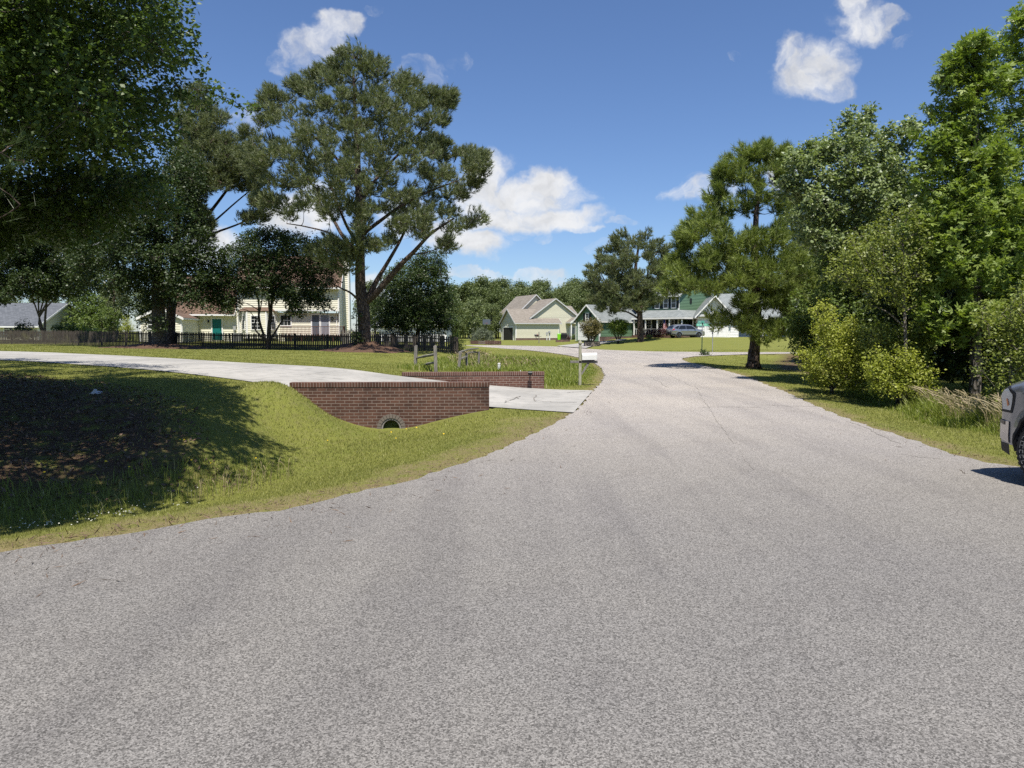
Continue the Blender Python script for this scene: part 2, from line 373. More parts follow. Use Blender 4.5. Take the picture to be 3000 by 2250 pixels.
# ------------------------------------------------------------------ mesh helpers
class MB:
    def __init__(s, xf=None):
        s.v = []; s.f = []; s.m = []; s.xf = xf; s.mi = 0
    def _add(s, pts):
        i = len(s.v)
        for p in pts:
            p = Vector((float(p[0]), float(p[1]), float(p[2])))
            s.v.append(s.xf @ p if s.xf is not None else p)
        return i
    def face(s, pts):
        i = s._add(pts); s.f.append(tuple(range(i, i + len(pts)))); s.m.append(s.mi); return s
    def box(s, c, size, rz=0.0):
        hx, hy, hz = size[0] / 2, size[1] / 2, size[2] / 2
        ca, sa = math.cos(rz), math.sin(rz)
        pts = []
        for dz in (-hz, hz):
            for dx, dy in ((-hx, -hy), (hx, -hy), (hx, hy), (-hx, hy)):
                pts.append((c[0] + dx * ca - dy * sa, c[1] + dx * sa + dy * ca, c[2] + dz))
        i = s._add(pts)
        for q in ((3, 2, 1, 0), (4, 5, 6, 7), (0, 1, 5, 4), (1, 2, 6, 5), (2, 3, 7, 6), (3, 0, 4, 7)):
            s.f.append(tuple(i + k for k in q)); s.m.append(s.mi)
        return s
    def b(s, x0, x1, y0, y1, z0, z1):
        return s.box(((x0 + x1) / 2, (y0 + y1) / 2, (z0 + z1) / 2), (abs(x1 - x0), abs(y1 - y0), abs(z1 - z0)))
    def prism(s, poly, vec):
        """poly: list of 3D points (planar), extruded by vec"""
        n = len(poly); vec = Vector(vec)
        a = [Vector(p) for p in poly]
        i = s._add(a + [p + vec for p in a])
        s.f.append(tuple(i + k for k in range(n))[::-1]); s.f.append(tuple(i + n + k for k in range(n)))
        s.m += [s.mi, s.mi]
        for k in range(n):
            s.f.append((i + k, i + (k + 1) % n, i + n + (k + 1) % n, i + n + k)); s.m.append(s.mi)
        return s
    def tube(s, pts, rad, n=6, caps=True):
        pts = [Vector((float(p[0]), float(p[1]), float(p[2]))) for p in pts]
        if not hasattr(rad, '__len__'): rad = [rad] * len(pts)
        ref = Vector((0.31, 0.17, 0.93)) if abs((pts[-1] - pts[0]).normalized().z) < 0.9 else Vector((1, 0.1, 0))
        i = len(s.v); ring = []
        for k, p in enumerate(pts):
            d = (pts[min(k + 1, len(pts) - 1)] - pts[max(k - 1, 0)])
            d = d.normalized() if d.length > 1e-9 else Vector((0, 0, 1))
            a = d.cross(ref).normalized(); b2 = d.cross(a)
            for j in range(n):
                t = 2 * math.pi * j / n
                ring.append(p + (a * math.cos(t) + b2 * math.sin(t)) * rad[k])
        s._add(ring)
        for k in range(len(pts) - 1):
            for j in range(n):
                s.f.append((i + k * n + j, i + k * n + (j + 1) % n, i + (k + 1) * n + (j + 1) % n, i + (k + 1) * n + j)); s.m.append(s.mi)
        if caps:
            s.f.append(tuple(i + j for j in range(n))[::-1]); s.f.append(tuple(i + (len(pts) - 1) * n + j for j in range(n))); s.m += [s.mi, s.mi]
        return s
    def lathe(s, prof, c, axis='z', n=16):
        """prof: (radius, height) pairs"""
        i = len(s.v); pts = []
        for (r, h) in prof:
            for j in range(n):
                t = 2 * math.pi * j / n
                x, y = r * math.cos(t), r * math.sin(t)
                pts.append((c[0] + x, c[1] + y, c[2] + h) if axis == 'z' else ((c[0] + h, c[1] + x, c[2] + y) if axis == 'x' else (c[0] + x, c[1] + h, c[2] + y)))
        s._add(pts)
        for k in range(len(prof) - 1):
            for j in range(n):
                s.f.append((i + k * n + j, i + k * n + (j + 1) % n, i + (k + 1) * n + (j + 1) % n, i + (k + 1) * n + j)); s.m.append(s.mi)
        s.f.append(tuple(i + j for j in range(n))[::-1]); s.f.append(tuple(i + (len(prof) - 1) * n + j for j in range(n))); s.m += [s.mi, s.mi]
        return s
    def build(s, name, mats, parent=None, loc=None, smooth=False, bevel=0.0):
        if not isinstance(mats, (list, tuple)): mats = [mats]
        me = bpy.data.meshes.new(name)
        org = Vector(ORG[parent.name]) if parent is not None else Vector(loc if loc is not None else base_of(s.v))
        me.from_pydata([tuple(v - org) for v in s.v], [], s.f)
        for m in mats: me.materials.append(MATS[m])
        if any(s.m): me.polygons.foreach_set('material_index', s.m)
        if smooth: me.polygons.foreach_set('use_smooth', [True] * len(me.polygons))
        o = bpy.data.objects.new(name, me); col.objects.link(o)
        if parent is not None: o.parent = parent
        else: o.location = org
        ORG[o.name] = tuple(org)
        if bevel:
            md = o.modifiers.new('bevel', 'BEVEL'); md.width = bevel; md.segments = 2; md.limit_method = 'ANGLE'
        me.validate(verbose=False)
        return o
ORG = {}
def base_of(vs):
    xs = [v[0] for v in vs]; ys = [v[1] for v in vs]; zs = [v[2] for v in vs]
    return ((min(xs) + max(xs)) / 2, (min(ys) + max(ys)) / 2, min(zs))
def empty(name, loc):
    o = bpy.data.objects.new(name, None); col.objects.link(o)
    o.location = tuple(float(c) for c in loc); o.empty_display_size = 0.3
    ORG[o.name] = tuple(float(c) for c in loc); return o
def tag(o, label=None, cat=None, group=None, kind=None):
    if label: o['label'] = label
    if cat: o['category'] = cat
    if group: o['group'] = group
    if kind: o['kind'] = kind
    return o
def npmesh(name, verts, k, mat, parent=None, loc=(0, 0, 0), attrs=None, smooth=False):
    """verts (N*k,3) as N separate k-gons"""
    verts = np.asarray(verts, dtype=np.float32).reshape(-1, 3)
    nf = len(verts) // k
    org = np.array(ORG[parent.name]) if parent is not None else np.array(loc, dtype=float)
    me = bpy.data.meshes.new(name)
    me.vertices.add(len(verts)); me.vertices.foreach_set('co', (verts - org.astype(np.float32)).ravel())
    me.loops.add(len(verts)); me.loops.foreach_set('vertex_index', np.arange(len(verts), dtype=np.int32))
    me.polygons.add(nf); me.polygons.foreach_set('loop_start', np.arange(0, len(verts), k, dtype=np.int32))
    me.polygons.foreach_set('loop_total', np.full(nf, k, dtype=np.int32))
    me.update(calc_edges=True)
    for an, av in (attrs or {}).items():
        a = me.attributes.new(an, 'FLOAT', 'FACE'); a.data.foreach_set('value', np.asarray(av, dtype=np.float32))
    me.materials.append(MATS[mat])
    o = bpy.data.objects.new(name, me); col.objects.link(o)
    if parent is not None: o.parent = parent
    else: o.location = tuple(org)
    ORG[o.name] = tuple(org)
    return o
def norm(a): return a / np.maximum(np.linalg.norm(a, axis=-1, keepdims=True), 1e-9)
# ------------------------------------------------------------------ ground plan (metres, from photograph points on the ground)
def g2(px, py, z=0.0):
    p = G(px, py, z); return (float(p[0]), float(p[1]))
ROAD_LEFT = [(-30, 1.0), (-9, 3.6)] + [g2(*q) for q in [(0,1614),(130,1598),(271,1578),(400,1557),(542,1530),(680,1512),(814,1494),(950,1466),(1085,1436),(1190,1410),(1288,1380),(1380,1350),(1465,1315),(1540,1282),(1600,1252),(1650,1226),(1680,1209),
              (1712,1178),(1737,1144),(1762,1120),(1772,1100),(1762,1078),(1740,1062),(1712,1051),(1666,1041),(1605,1032),(1544,1025.5),(1467,1020.5),(1414,1017),(1351,1014.2)]] + [(-30, 84)]
ROAD_FAR = [(-30, 91)] + [g2(*q) for q in [(1351,1011.3),(1467,1011.6),(1540,1013),(1630,1015),(1687,1019.5),(1750,1023.5),(1793,1025.5),(1913,1029.5),(2100,1031.5),(2348,1031.6)]] + [(60, 60)]
ROAD_RIGHT = [(60, 52.5)] + [g2(*q) for q in [(2348,1035.5),(2191,1037.5),(2095,1041),(2034,1044),(2000,1049),(1998,1053),(2012,1060),(2046,1067.5),(2119,1084),(2191,1104),(2239,1124),(2300,1147),(2378,1184),(2496,1232),(2590,1263),(2692,1294),(2790,1329),(2887,1355),(2997,1370)]] + [(8.5, 8.5), (20, 7.6), (20, -16), (-30, -16)]
ROAD = np.array(ROAD_LEFT + ROAD_FAR + ROAD_RIGHT)
DN = np.array([(1.28,14.8),(-.5,15.6),(-2.5,15.68),(-4.8,15.72),(-6.6,16.8),(-9.9,19.6),(-13.7,22.3),(-17.6,24.5),(-24,27.3),(-40,33)])
DF = np.array([(2.25,20.3),(.89,20.45),(-1.2,20.2),(-3.1,20.05),(-5.6,22.1),(-9.6,24.6),(-13.9,27.9),(-18.7,31.0),(-25.4,35.4),(-45,44)])
DN[0] = g2(1680, 1209); DF[0] = g2(1737, 1144)
DZ = np.array([0.0,.03,.2,.42,.56,.62,.66,.7,.7,.7])
def resample(a, n):
    """n points per span with catmull-rom"""
    out = []
    L = len(a)
    for i in range(L - 1):
        p0 = a[max(i - 1, 0)]; p1 = a[i]; p2 = a[i + 1]; p3 = a[min(i + 2, L - 1)]
        for k in range(n):
            t = k / n
            out.append(0.5 * ((2 * p1) + (-p0 + p2) * t + (2 * p0 - 5 * p1 + 4 * p2 - p3) * t * t + (-p0 + 3 * p1 - 3 * p2 + p3) * t ** 3))
    out.append(a[-1]); return np.array(out)
DNs, DFs, DZs = resample(DN, 8), resample(DF, 8), resample(DZ[:, None], 8)[:, 0]
DRIVE = np.vstack([DNs, DFs[::-1]])
# driveway of the far green house
FD = np.array([(*g2(1630,1014.6), 0.0, *g2(1716,1021), 0.0), (*g2(1716,1005,.25), .25, *g2(1760,1008,.2), .2), (*g2(1800,997.5,.6), .6, *g2(1822,998,.58), .58), (*g2(1812,994,.72), .72, *g2(1838,994,.72), .72)])

def inside(poly, x, y):
    r = np.zeros(x.shape, bool); n = len(poly); j = n - 1
    for i in range(n):
        xi, yi = poly[i]; xj, yj = poly[j]
        c = ((yi > y) != (yj > y)) & (x < (xj - xi) * (y - yi) / (yj - yi + 1e-12) + xi)
        r ^= c; j = i
    return r
def pdist(poly, x, y, closed=True):
    d = np.full(x.shape, 1e9); n = len(poly)
    for i in range(n if closed else n - 1):
        ax, ay = poly[i]; bx, by = poly[(i + 1) % n]
        vx, vy = bx - ax, by - ay
        t = np.clip(((x - ax) * vx + (y - ay) * vy) / (vx * vx + vy * vy + 1e-12), 0, 1)
        d = np.minimum(d, np.hypot(x - ax - t * vx, y - ay - t * vy))
    return d
def sstep(x, a, b):
    t = np.clip((x - a) / (b - a), 0, 1); return t * t * (3 - 2 * t)

CP = []
def cp(px, py, z): p = G(px, py, z); CP.append((p[0], p[1], z))
# ditch bottom on the near left and its bank
for q in [(1148,1262,-.44),(1000,1300,-.46),(850,1370,-.52),(678,1412,-.55),(452,1462,-.57),(226,1497,-.58),(0,1528,-.58)]: cp(*q)
for x, y, z in [(-9,5.6,-.6),(-14,3.5,-.6),(-22,1,-.5),(-12,8.5,.0),(-18,6,.1),(-16,11,.35),(-24,12,.5)]: CP.append((x, y, z))
for q in [(0,1400,-.25),(0,1300,.02),(0,1200,.32),(0,1120,.52),(226,1380,-.25),(226,1280,.05),(226,1180,.38),(226,1110,.55),(452,1370,-.25),(452,1270,.1),(452,1180,.42),(452,1110,.58),
          (678,1340,-.3),(678,1270,-.02),(678,1200,.28),(678,1140,.52),(800,1290,-.25),(830,1230,.0),(860,1180,.28),(850,1135,.5),(930,1260,-.25),(960,1215,-.05),(1040,1262,-.38)]: cp(*q)
# in front of the near wall
for x, z in [(-4.8,.42),(-4.4,.12),(-4.0,-.10),(-3.5,-.30),(-3.0,-.42),(-2.6,-.45),(-2.2,-.42),(-1.7,-.30),(-1.2,-.18),(-.8,-.08),(-.4,.0)]: CP.append((x, 15.33, z))
for q in [(1431,1200,.0),(1300,1262,-.30),(1300,1320,-.12),(1200,1345,-.2),(1100,1380,-.12),(1480,1230,-.02),(1400,1260,-.12),(900,1440,-.15),(600,1490,-.15),(300,1535,-.18),(60,1580,-.18)]: cp(*q)
# behind the far wall: swale round the bend
for x, z in [(-3.1,.30),(-2.2,.05),(-1.2,-.15),(-.3,-.2),(.5,-.12),(.9,0)]: CP.append((x, 20.75, z))
for q in [(1300,1085,.0),(1420,1075,-.15),(1500,1080,-.2),(1600,1090,-.15),(1660,1110,-.05),(1700,1080,-.02),(1600,1060,-.1),(1450,1050,-.15),(1380,1045,-.1),(1250,1050,.1),(1350,1032,.1),(1450,1035,.0)]: cp(*q)
# lawn up to the picket fence
for q in [(1100,1070,.3),(900,1060,.45),(1000,1040,.38),(700,1045,.55),(400,1030,.62),(100,1020,.66),(1200,1045,.25)]: cp(*q)
for x, y, z in [(-44,61,.6),(-33,57,.55),(-22,52.5,.42),(-15,51.5,.35),(-8,51,.28),(-4.5,50,.2),(-30,70,.72),(-18,70,.7),(-8,65,.4),(-50,75,.7),(-5,75,.2),(-12,100,.3)]: CP.append((x, y, z))
# far lawns
for x, y, z in [(0,122,.12),(8,124,.15),(-8,112,.05),(0,100,.03),(6,98,.1),(14,96,.72),(20,92,.85),(20,89,.90),(25,89,.92),(31,90,.9),(38,88,.8),(26,75,.5),(18,78,.35),(33,75,.45),(9,90,.1),(45,70,.2),(30,64,.12),(55,85,.7),(12,85,.2),(11,76,.15)]: CP.append((x, y, z))
# right verge, ditch behind the pine, woodland floor
for q in [(2200,1045,-.15),(2300,1060,-.45),(2330,1085,-.5),(2400,1100,-.25),(2100,1055,-.1),(2210,1080,-.05)]: cp(*q)
for x, y, z in [(10.5,24,-.1),(9.6,20,-.12),(8.8,16,-.12),(8.4,12.5,-.08),(10.5,19,-.45),(9.8,14,-.4),(11.5,14,-.3),(13,20,-.2),(16,30,-.2),(20,40,-.3),(25,45,-.4),(14,12,-.1),(24,20,0),(30,30,0),(16,38,-.5),(40,45,-.2)]: CP.append((x, y, z))
for i in range(0, len(ROAD), 2):
    CP.append((ROAD[i][0], ROAD[i][1], 0.0))
for i in range(0, len(DNs), 4):
    if DNs[i][0] < -5.2 : CP.append((DNs[i][0], DNs[i][1] - .05, DZs[i] - .02))
    if DFs[i][0] < -3.6 : CP.append((DFs[i][0], DFs[i][1] + .05, DZs[i] - .02))
for x, y in [(200,0),(-200,0),(0,300),(200,300),(-200,300),(0,-100),(-60,-30),(40,-30),(90,60),(-90,60),(-90,120),(90,120),(0,160)]: CP.append((x, y, 0.1))
CP = np.array(CP)
_seen = []; _keep = []
for i, c in enumerate(CP):
    if all((c[0] - s[0]) ** 2 + (c[1] - s[1]) ** 2 > 0.04 for s in _seen): _seen.append(c); _keep.append(i)
CP = CP[_keep]
def kern(r2): return np.sqrt(r2 + 0.35)
_A = kern((CP[:, None, 0] - CP[None, :, 0]) ** 2 + (CP[:, None, 1] - CP[None, :, 1]) ** 2)
_n = len(CP)
_M = np.zeros((_n + 1, _n + 1)); _M[:_n, :_n] = _A + np.eye(_n) * -0.02; _M[_n, :_n] = 1; _M[:_n, _n] = 1
_W = np.linalg.solve(_M, np.append(CP[:, 2], 0))
def rawh(x, y):
    out = np.full(x.shape, _W[-1])
    for i in range(_n): out += _W[i] * kern((x - CP[i, 0]) ** 2 + (y - CP[i, 1]) ** 2)
    return np.clip(out, -.75, 1.1)
def drive_z(x, y):
    best = np.full(x.shape, 1e9); out = np.zeros(x.shape)
    for i in range(len(DNs) - 1):          # stations of the slab: quads between cross lines
        a, b_, c, d_ = DNs[i], DFs[i], DNs[i + 1], DFs[i + 1]
        def sdist(p, q):
            v = q - p; n = np.array([-v[1], v[0]]) / np.hypot(*v); return (x - p[0]) * n[0] + (y - p[1]) * n[1]
        s0, s1 = sdist(a, b_), sdist(c, d_); den = s0 - s1; den = np.where(np.abs(den) < 1e-9, 1e-9, den)
        t = s0 / den; far = np.hypot(x - (a + b_ + c + d_)[0] / 4, y - (a + b_ + c + d_)[1] / 4) * .02 + np.abs(t - .5)
        tc = np.clip(t, 0, 1); m = far < best; best = np.where(m, far, best); out = np.where(m, DZs[i] * (1 - tc) + DZs[i + 1] * tc, out)
    return out
def height(x, y):
    x = np.asarray(x, float); y = np.asarray(y, float)
    h = rawh(x, y)
    near = (np.abs(x) < 75) & (y < 130) & (y > -20)
    h = h * (1 - sstep(np.hypot(x, y - 40), 130, 300))
    dr = pdist(ROAD, x, y); ir = inside(ROAD, x, y)
    h = h * sstep(dr, 0.1, 1.2) + (1 - sstep(dr, 0.1, 1.2)) * -0.012
    h = h + 0.02 * sstep(dr, 0.3, 1.5) * (np.sin(x * 1.9 + y * .7) * np.sin(y * 1.3 - x * .4))
    m = (x < 3.5) & (x > -50) & (y > 13) & (y < 50)
    if m.any():
        xm, ym = x[m], y[m]
        dd = pdist(DRIVE, xm, ym); idr = inside(DRIVE, xm, ym); dz = drive_z(xm, ym)
        wallzone = ((ym < 15.62) & (xm > -4.95) & (xm < -.35)) | ((ym > 20.1) & (xm > -3.2) & (xm < .95))
        k = 1 - sstep(dd, 0.0, 0.7)
        hm = np.where(wallzone & ~idr, h[m], h[m] * (1 - k) + (dz - .015) * k)
        h[m] = np.where(idr, np.where(dd > .35, dz - 0.07, dz - .012), hm)
    for A, in ((FD,),):
        c = (A[:, :2] + A[:, 3:5]) / 2; poly = np.vstack([A[:, :2], A[::-1, 3:5]])
        m = (x > 2) & (x < 20) & (y > 60) & (y < 110)
        if m.any():
            dd = pdist(poly, x[m], y[m]); ii = inside(poly, x[m], y[m])
            h[m] = np.where(ii, h[m] - 0.12, h[m])
    return np.where(ir, -0.06, h)
def hz(x, y): return float(height(np.array([x]), np.array([y]))[0])

def axis(segs):
    out = [segs[0][0]]
    for a, b_, s0, s1 in segs:
        x = a
        n = max(2, int(round((b_ - a) / ((s0 + s1) / 2)))); ts = np.linspace(0, 1, n + 1)[1:]
        st = s0 + (s1 - s0) * ts; cs = np.cumsum(st); out += list(a + (b_ - a) * cs / cs[-1])
    return np.array(out)
gx = axis([(-1500,-120,200,20),(-120,-30,8,1.2),(-30,-14,.9,.2),(-14,12,.13,.13),(12,30,.2,.9),(30,120,1.2,8),(120,1500,20,200)])
gy = axis([(-600,-30,150,15),(-30,4,6,.3),(4,24,.13,.13),(24,60,.15,.7),(60,130,.8,3),(130,400,5,40),(400,3000,60,500)])
X, Yg = np.meshgrid(gx, gy)
Hh = height(X.ravel(), Yg.ravel())
nx, ny = len(gx), len(gy)
me = bpy.data.meshes.new('ground')
co = np.stack([X.ravel(), Yg.ravel(), Hh], 1).astype(np.float32)
me.vertices.add(len(co)); me.vertices.foreach_set('co', co.ravel())
ii, jj = np.meshgrid(np.arange(ny - 1), np.arange(nx - 1), indexing='ij')
q = np.stack([ii * nx + jj, ii * nx + jj + 1, (ii + 1) * nx + jj + 1, (ii + 1) * nx + jj], -1).reshape(-1, 4).astype(np.int32)
me.loops.add(q.size); me.loops.foreach_set('vertex_index', q.ravel())
me.polygons.add(len(q)); me.polygons.foreach_set('loop_start', np.arange(0, q.size, 4, dtype=np.int32)); me.polygons.foreach_set('loop_total', np.full(len(q), 4, dtype=np.int32))
me.update(calc_edges=True)
me.polygons.foreach_set('use_smooth', np.ones(len(q), bool))
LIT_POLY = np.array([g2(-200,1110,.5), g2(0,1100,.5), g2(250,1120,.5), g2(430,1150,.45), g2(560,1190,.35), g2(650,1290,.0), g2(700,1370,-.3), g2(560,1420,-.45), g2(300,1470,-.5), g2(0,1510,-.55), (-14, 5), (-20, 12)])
DITCH_SHADE = np.array([g2(2235,1056,-.3), g2(2300,1044,-.3), g2(2420,1044,-.3), g2(2480,1120,-.3), g2(2400,1118,-.3), g2(2330,1104,-.3), g2(2260,1086,-.3)])  # brown litter that also darkens the ditch in place of deep shade
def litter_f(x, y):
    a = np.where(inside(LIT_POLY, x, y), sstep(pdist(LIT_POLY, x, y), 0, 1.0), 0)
    return np.maximum(a, np.where(inside(DITCH_SHADE, x, y), sstep(pdist(DITCH_SHADE, x, y), 0, 1.2), 0))
def dry_f(x, y):
    d = pdist(ROAD, x, y)
    nz = .5 + .5 * np.sin(x * 2.3 + 1.7 * np.sin(y * 1.9)) * np.sin(y * 2.9 + np.sin(x * 3.7)); d = d / (.35 + 1.3 * nz)
    a = (1 - sstep(d, .05, .55)) * .75
    left = ((x < 2) & (y < 14)) * (1 - sstep(d, .1, 1.3)) * .65
    return np.maximum(a, left)
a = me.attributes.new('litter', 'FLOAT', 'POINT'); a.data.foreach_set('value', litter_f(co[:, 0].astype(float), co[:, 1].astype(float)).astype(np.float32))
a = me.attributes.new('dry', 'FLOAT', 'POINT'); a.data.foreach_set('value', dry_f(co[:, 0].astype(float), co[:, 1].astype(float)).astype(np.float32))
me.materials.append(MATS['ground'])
o = bpy.data.objects.new('ground', me); col.objects.link(o); tag(o, kind='structure')

# road: one flat sheet with a ragged edge; the cracks are thin strips of the same mesh
rng = np.random.default_rng(5)
pts = []
for i in range(len(ROAD)):
    a_, b_ = ROAD[i], ROAD[(i + 1) % len(ROAD)]
    L = np.hypot(*(b_ - a_)); n = int(np.clip(L / .14, 1, 60)) if L < 14 else 1
    nrm = np.array([-(b_ - a_)[1], (b_ - a_)[0]]) / (L + 1e-9)
    for k in range(n):
        p = a_ + (b_ - a_) * k / n
        pts.append(p + nrm * (rng.normal() * .018 + .03 * math.sin(i * 2.1 + k * .9)))
bm = bmesh.new()
vs = [bm.verts.new((p[0], p[1], 0.0)) for p in pts]
f = bm.faces.new(vs)
if f.normal.z < 0: f.normal_flip()
bmesh.ops.triangulate(bm, faces=[f], ngon_method='EAR_CLIP')
def strip(path, w, z=0.004, mi=1):
    prev = None
    for k, p in enumerate(path):
        d = path[min(k + 1, len(path) - 1)] - path[max(k - 1, 0)]; d = d / (np.hypot(*d) + 1e-9)
        n = np.array([-d[1], d[0]]) * w * (0.4 + rng.random()) * .5
        a1 = bm.verts.new((p[0] + n[0], p[1] + n[1], z)); b1 = bm.verts.new((p[0] - n[0], p[1] - n[1], z))
        if prev:
            fc = bm.faces.new((prev[0], prev[1], b1, a1)); fc.material_index = mi
            if fc.normal.z < 0: fc.normal_flip()
        prev = (a1, b1)
def wiggle(a_, b_, n, amp):
    a_ = np.array(a_); b_ = np.array(b_); d = b_ - a_; nn = np.array([-d[1], d[0]]) / np.hypot(*d)
    off = np.cumsum(rng.normal(size=n + 1)) * amp; off -= np.linspace(off[0], off[-1], n + 1)
    return np.array([a_ + d * k / n + nn * off[k] for k in range(n + 1)])
for (p1, p2, ww) in [((2040,1135),(2080,1195),.008),((1950,1095),(2045,1140),.008),((2075,1190),(2150,1300),.008),((2150,1310),(2200,1380),.005),((2060,1193),(2230,1193),.028),((2230,1186),(2330,1190),.028),((2330,1190),(2390,1191),.022),
                     ((2480,1235),(2640,1300),.014),((2640,1330),(2760,1345),.015),((1760,1025),(1830,1040),.05),((1780,1041),(1812,1041),.09),((1905,1105),(1960,1135),.02)]:
    strip(wiggle(g2(*p1), g2(*p2), 26, .018), ww)
me = bpy.data.meshes.new('road'); bm.to_mesh(me); bm.free()
me.materials.append(MATS['asphalt']); me.materials.append(MATS['crack'])
o = bpy.data.objects.new('road', me); col.objects.link(o); tag(o, kind='structure')

# concrete driveway (slabs with joints and cracks)
mb = MB()
nd = len(DNs); nc = 8
for i in range(nd - 1):
    for k in range(nc):
        def pt(ii_, kk):
            p = DNs[ii_] * (1 - kk / nc) + DFs[ii_] * kk / nc; return (p[0], p[1], DZs[ii_] + .006)
        mb.face([pt(i, k), pt(i + 1, k), pt(i + 1, k + 1), pt(i, k + 1)][::-1])
mb.mi = 1
def dstrip(path, w):
    for k in range(len(path) - 1):
        a_, b_ = path[k], path[k + 1]; d = (b_ - a_) / (np.hypot(*(b_ - a_)) + 1e-9); n = np.array([-d[1], d[0]]) * w * (.5 + .5 * rng.random()) / 2
        za, zb = [float(drive_zi(*q)) + .014 for q in (a_, b_)]
        mb.face([(a_[0] - n[0], a_[1] - n[1], za), (b_[0] - n[0], b_[1] - n[1], zb), (b_[0] + n[0], b_[1] + n[1], zb), (a_[0] + n[0], a_[1] + n[1], za)])
def drive_zi(x, y):
    c = (DNs + DFs) / 2; best = None
    for i in range(len(c) - 1):
        v = c[i + 1] - c[i]; t = np.clip(np.dot(np.array([x, y]) - c[i], v) / np.dot(v, v), 0, 1); q = c[i] + v * t
        d = np.hypot(x - q[0], y - q[1])
        if best is None or d < best[0]: best = (d, DZs[i] * (1 - t) + DZs[i + 1] * t)
    return best[1]
for i in (12, 20, 30, 36, 42, 48, 54, 60, 66):
    dstrip(np.array([DNs[i] * (1 - t) + DFs[i] * t for t in np.linspace(.01, .99, 9)]), .02)
for p1, p2 in [((1477,1185),(1523,1165)),((1523,1165),(1520,1172)),((1570,1160),(1568,1178)),((1568,1176),(1640,1180)),((1640,1182),(1690,1180)),((1660,1152),(1735,1146))]:
    dstrip(wiggle(g2(*p1), g2(*p2), 12, .02), .03)
o = mb.build('driveway', ['concrete', 'crack'], loc=(0, 0, 0)); tag(o, kind='structure')
# driveway of the green house
mb = MB()
fa, fb = resample(FD[:, :3], 6), resample(FD[:, 3:], 6)
for i in range(len(fa) - 1): 
    mb.face([(*fa[i][:2], hz(*fa[i][:2]) * 0 + fa[i][2] + .05), (*fb[i][:2], fb[i][2] + .05), (*fb[i + 1][:2], fb[i + 1][2] + .05), (*fa[i + 1][:2], fa[i + 1][2] + .05)])
o = mb.build('path', 'concrete', loc=(0, 0, 0)); tag(o, kind='structure')

# ------------------------------------------------------------------ brick culvert walls
def brick_wall(x0, x1, y0, y1, yth, ztop, zbot, mats, label, hole=None):
    """wall from (x0,y0) to (x1,y1)"""
    ang = math.atan2(y1 - y0, x1 - x0); L = math.hypot(x1 - x0, y1 - y0)
    xf = Matrix.Translation((x0, y0, 0)) @ Matrix.Rotation(ang, 4, 'Z')
    root = empty('brick_wall', ((x0 + x1) / 2, (y0 + y1) / 2, zbot)); tag(root, label, 'wall')
    m = MB(xf); pl = [(0, 0, zbot)]
    if hole:
        hx, hzc, hr = hole
        a0 = -50
        for k in range(25):
            t = R(180 + 50 - k * (280 / 24)); pl.append((hx + hr * math.cos(t), 0, hzc + hr * math.sin(t)))
        pl.insert(1, (pl[1][0], 0, zbot)); pl.append((pl[-1][0], 0, zbot))
    pl += [(L, 0, zbot), (L, 0, ztop - .105), (0, 0, ztop - .105)]
    m.prism(pl[::-1], (0, yth, 0))
    me_ = m.build('wall_body', mats[0], root)
    c = MB(xf); c.b(-.008, L + .008, -.012, yth + .012, ztop - .105, ztop); c.build('coping', mats[1], root, bevel=.006)
    return root, xf
CULV_X, CULV_Z, CULV_R = 0, -.40, .255
cul = P(1147, 1246, 15.45)
hx = float(cul[0]) + 4.82
wall_a, xfa = brick_wall(-4.82, -.50, 15.36, 15.50, .21, .585, -.75, ('brick_dark', 'brick_coping'), 'dark brown brick retaining wall with a round culvert opening at its foot, in front of the driveway', hole=(hx, -.42, .222))
m = MB(xfa)
for k in range(17):
    t0, t1 = R(-35 + k * (250 / 17) + 1.0), R(-35 + (k + 1) * (250 / 17) - 1.0)
    pr = []
    for (r_, t_) in ((.224, t0), (.224, t1), (.312, t1), (.312, t0)): pr.append((hx + r_ * math.cos(t_), -.018, -.42 + r_ * math.sin(t_)))
    m.prism(pr, (0, .03, 0))
m.build('brick_arch', 'grey_brick', wall_a)
m = MB(xfa); ringp = []
for k in range(24):
    t0, t1 = 2 * math.pi * k / 24, 2 * math.pi * (k + 1) / 24
    for (ra, rb, ya, yb) in ((.217, .217, 0.02, 1.6), (.182, .182, 1.6, .0), (.182, .217, .0, .0)):
        m.face([(hx + ra * math.cos(t0), ya, -.42 + ra * math.sin(t0)), (hx + ra * math.cos(t1), ya, -.42 + ra * math.sin(t1)), (hx + rb * math.cos(t1), yb, -.42 + rb * math.sin(t1)), (hx + rb * math.cos(t0), yb, -.42 + rb * math.sin(t0))])
m.face([(hx + .21 * math.cos(2 * math.pi * k / 24), 1.6, -.42 + .21 * math.sin(2 * math.pi * k / 24)) for k in range(24)])
m.build('culvert_pipe', 'pipe', wall_a)
wall_b, xfb = brick_wall(-3.12, .93, 20.12, 20.47, .2, .53, -.55, ('brick_red', 'brick_red_coping'), 'reddish brick wall on the far side of the driveway with a small lamp near its right end')
p = P(1553, 1094, 20.38)
lm = MB(); lm.tube([(p[0] - .06, 20.27, p[2] + .02), (p[0] + .06, 20.27, p[2] + .02)], .055, 10); lm.b(p[0] - .02, p[0] + .02, 20.25, 20.42, p[2] - .05, p[2] + .0)
o = lm.build('wall_lamp', 'black_metal', smooth=False); tag(o, 'small black lamp fixed on the reddish brick wall beside the driveway', 'lamp')

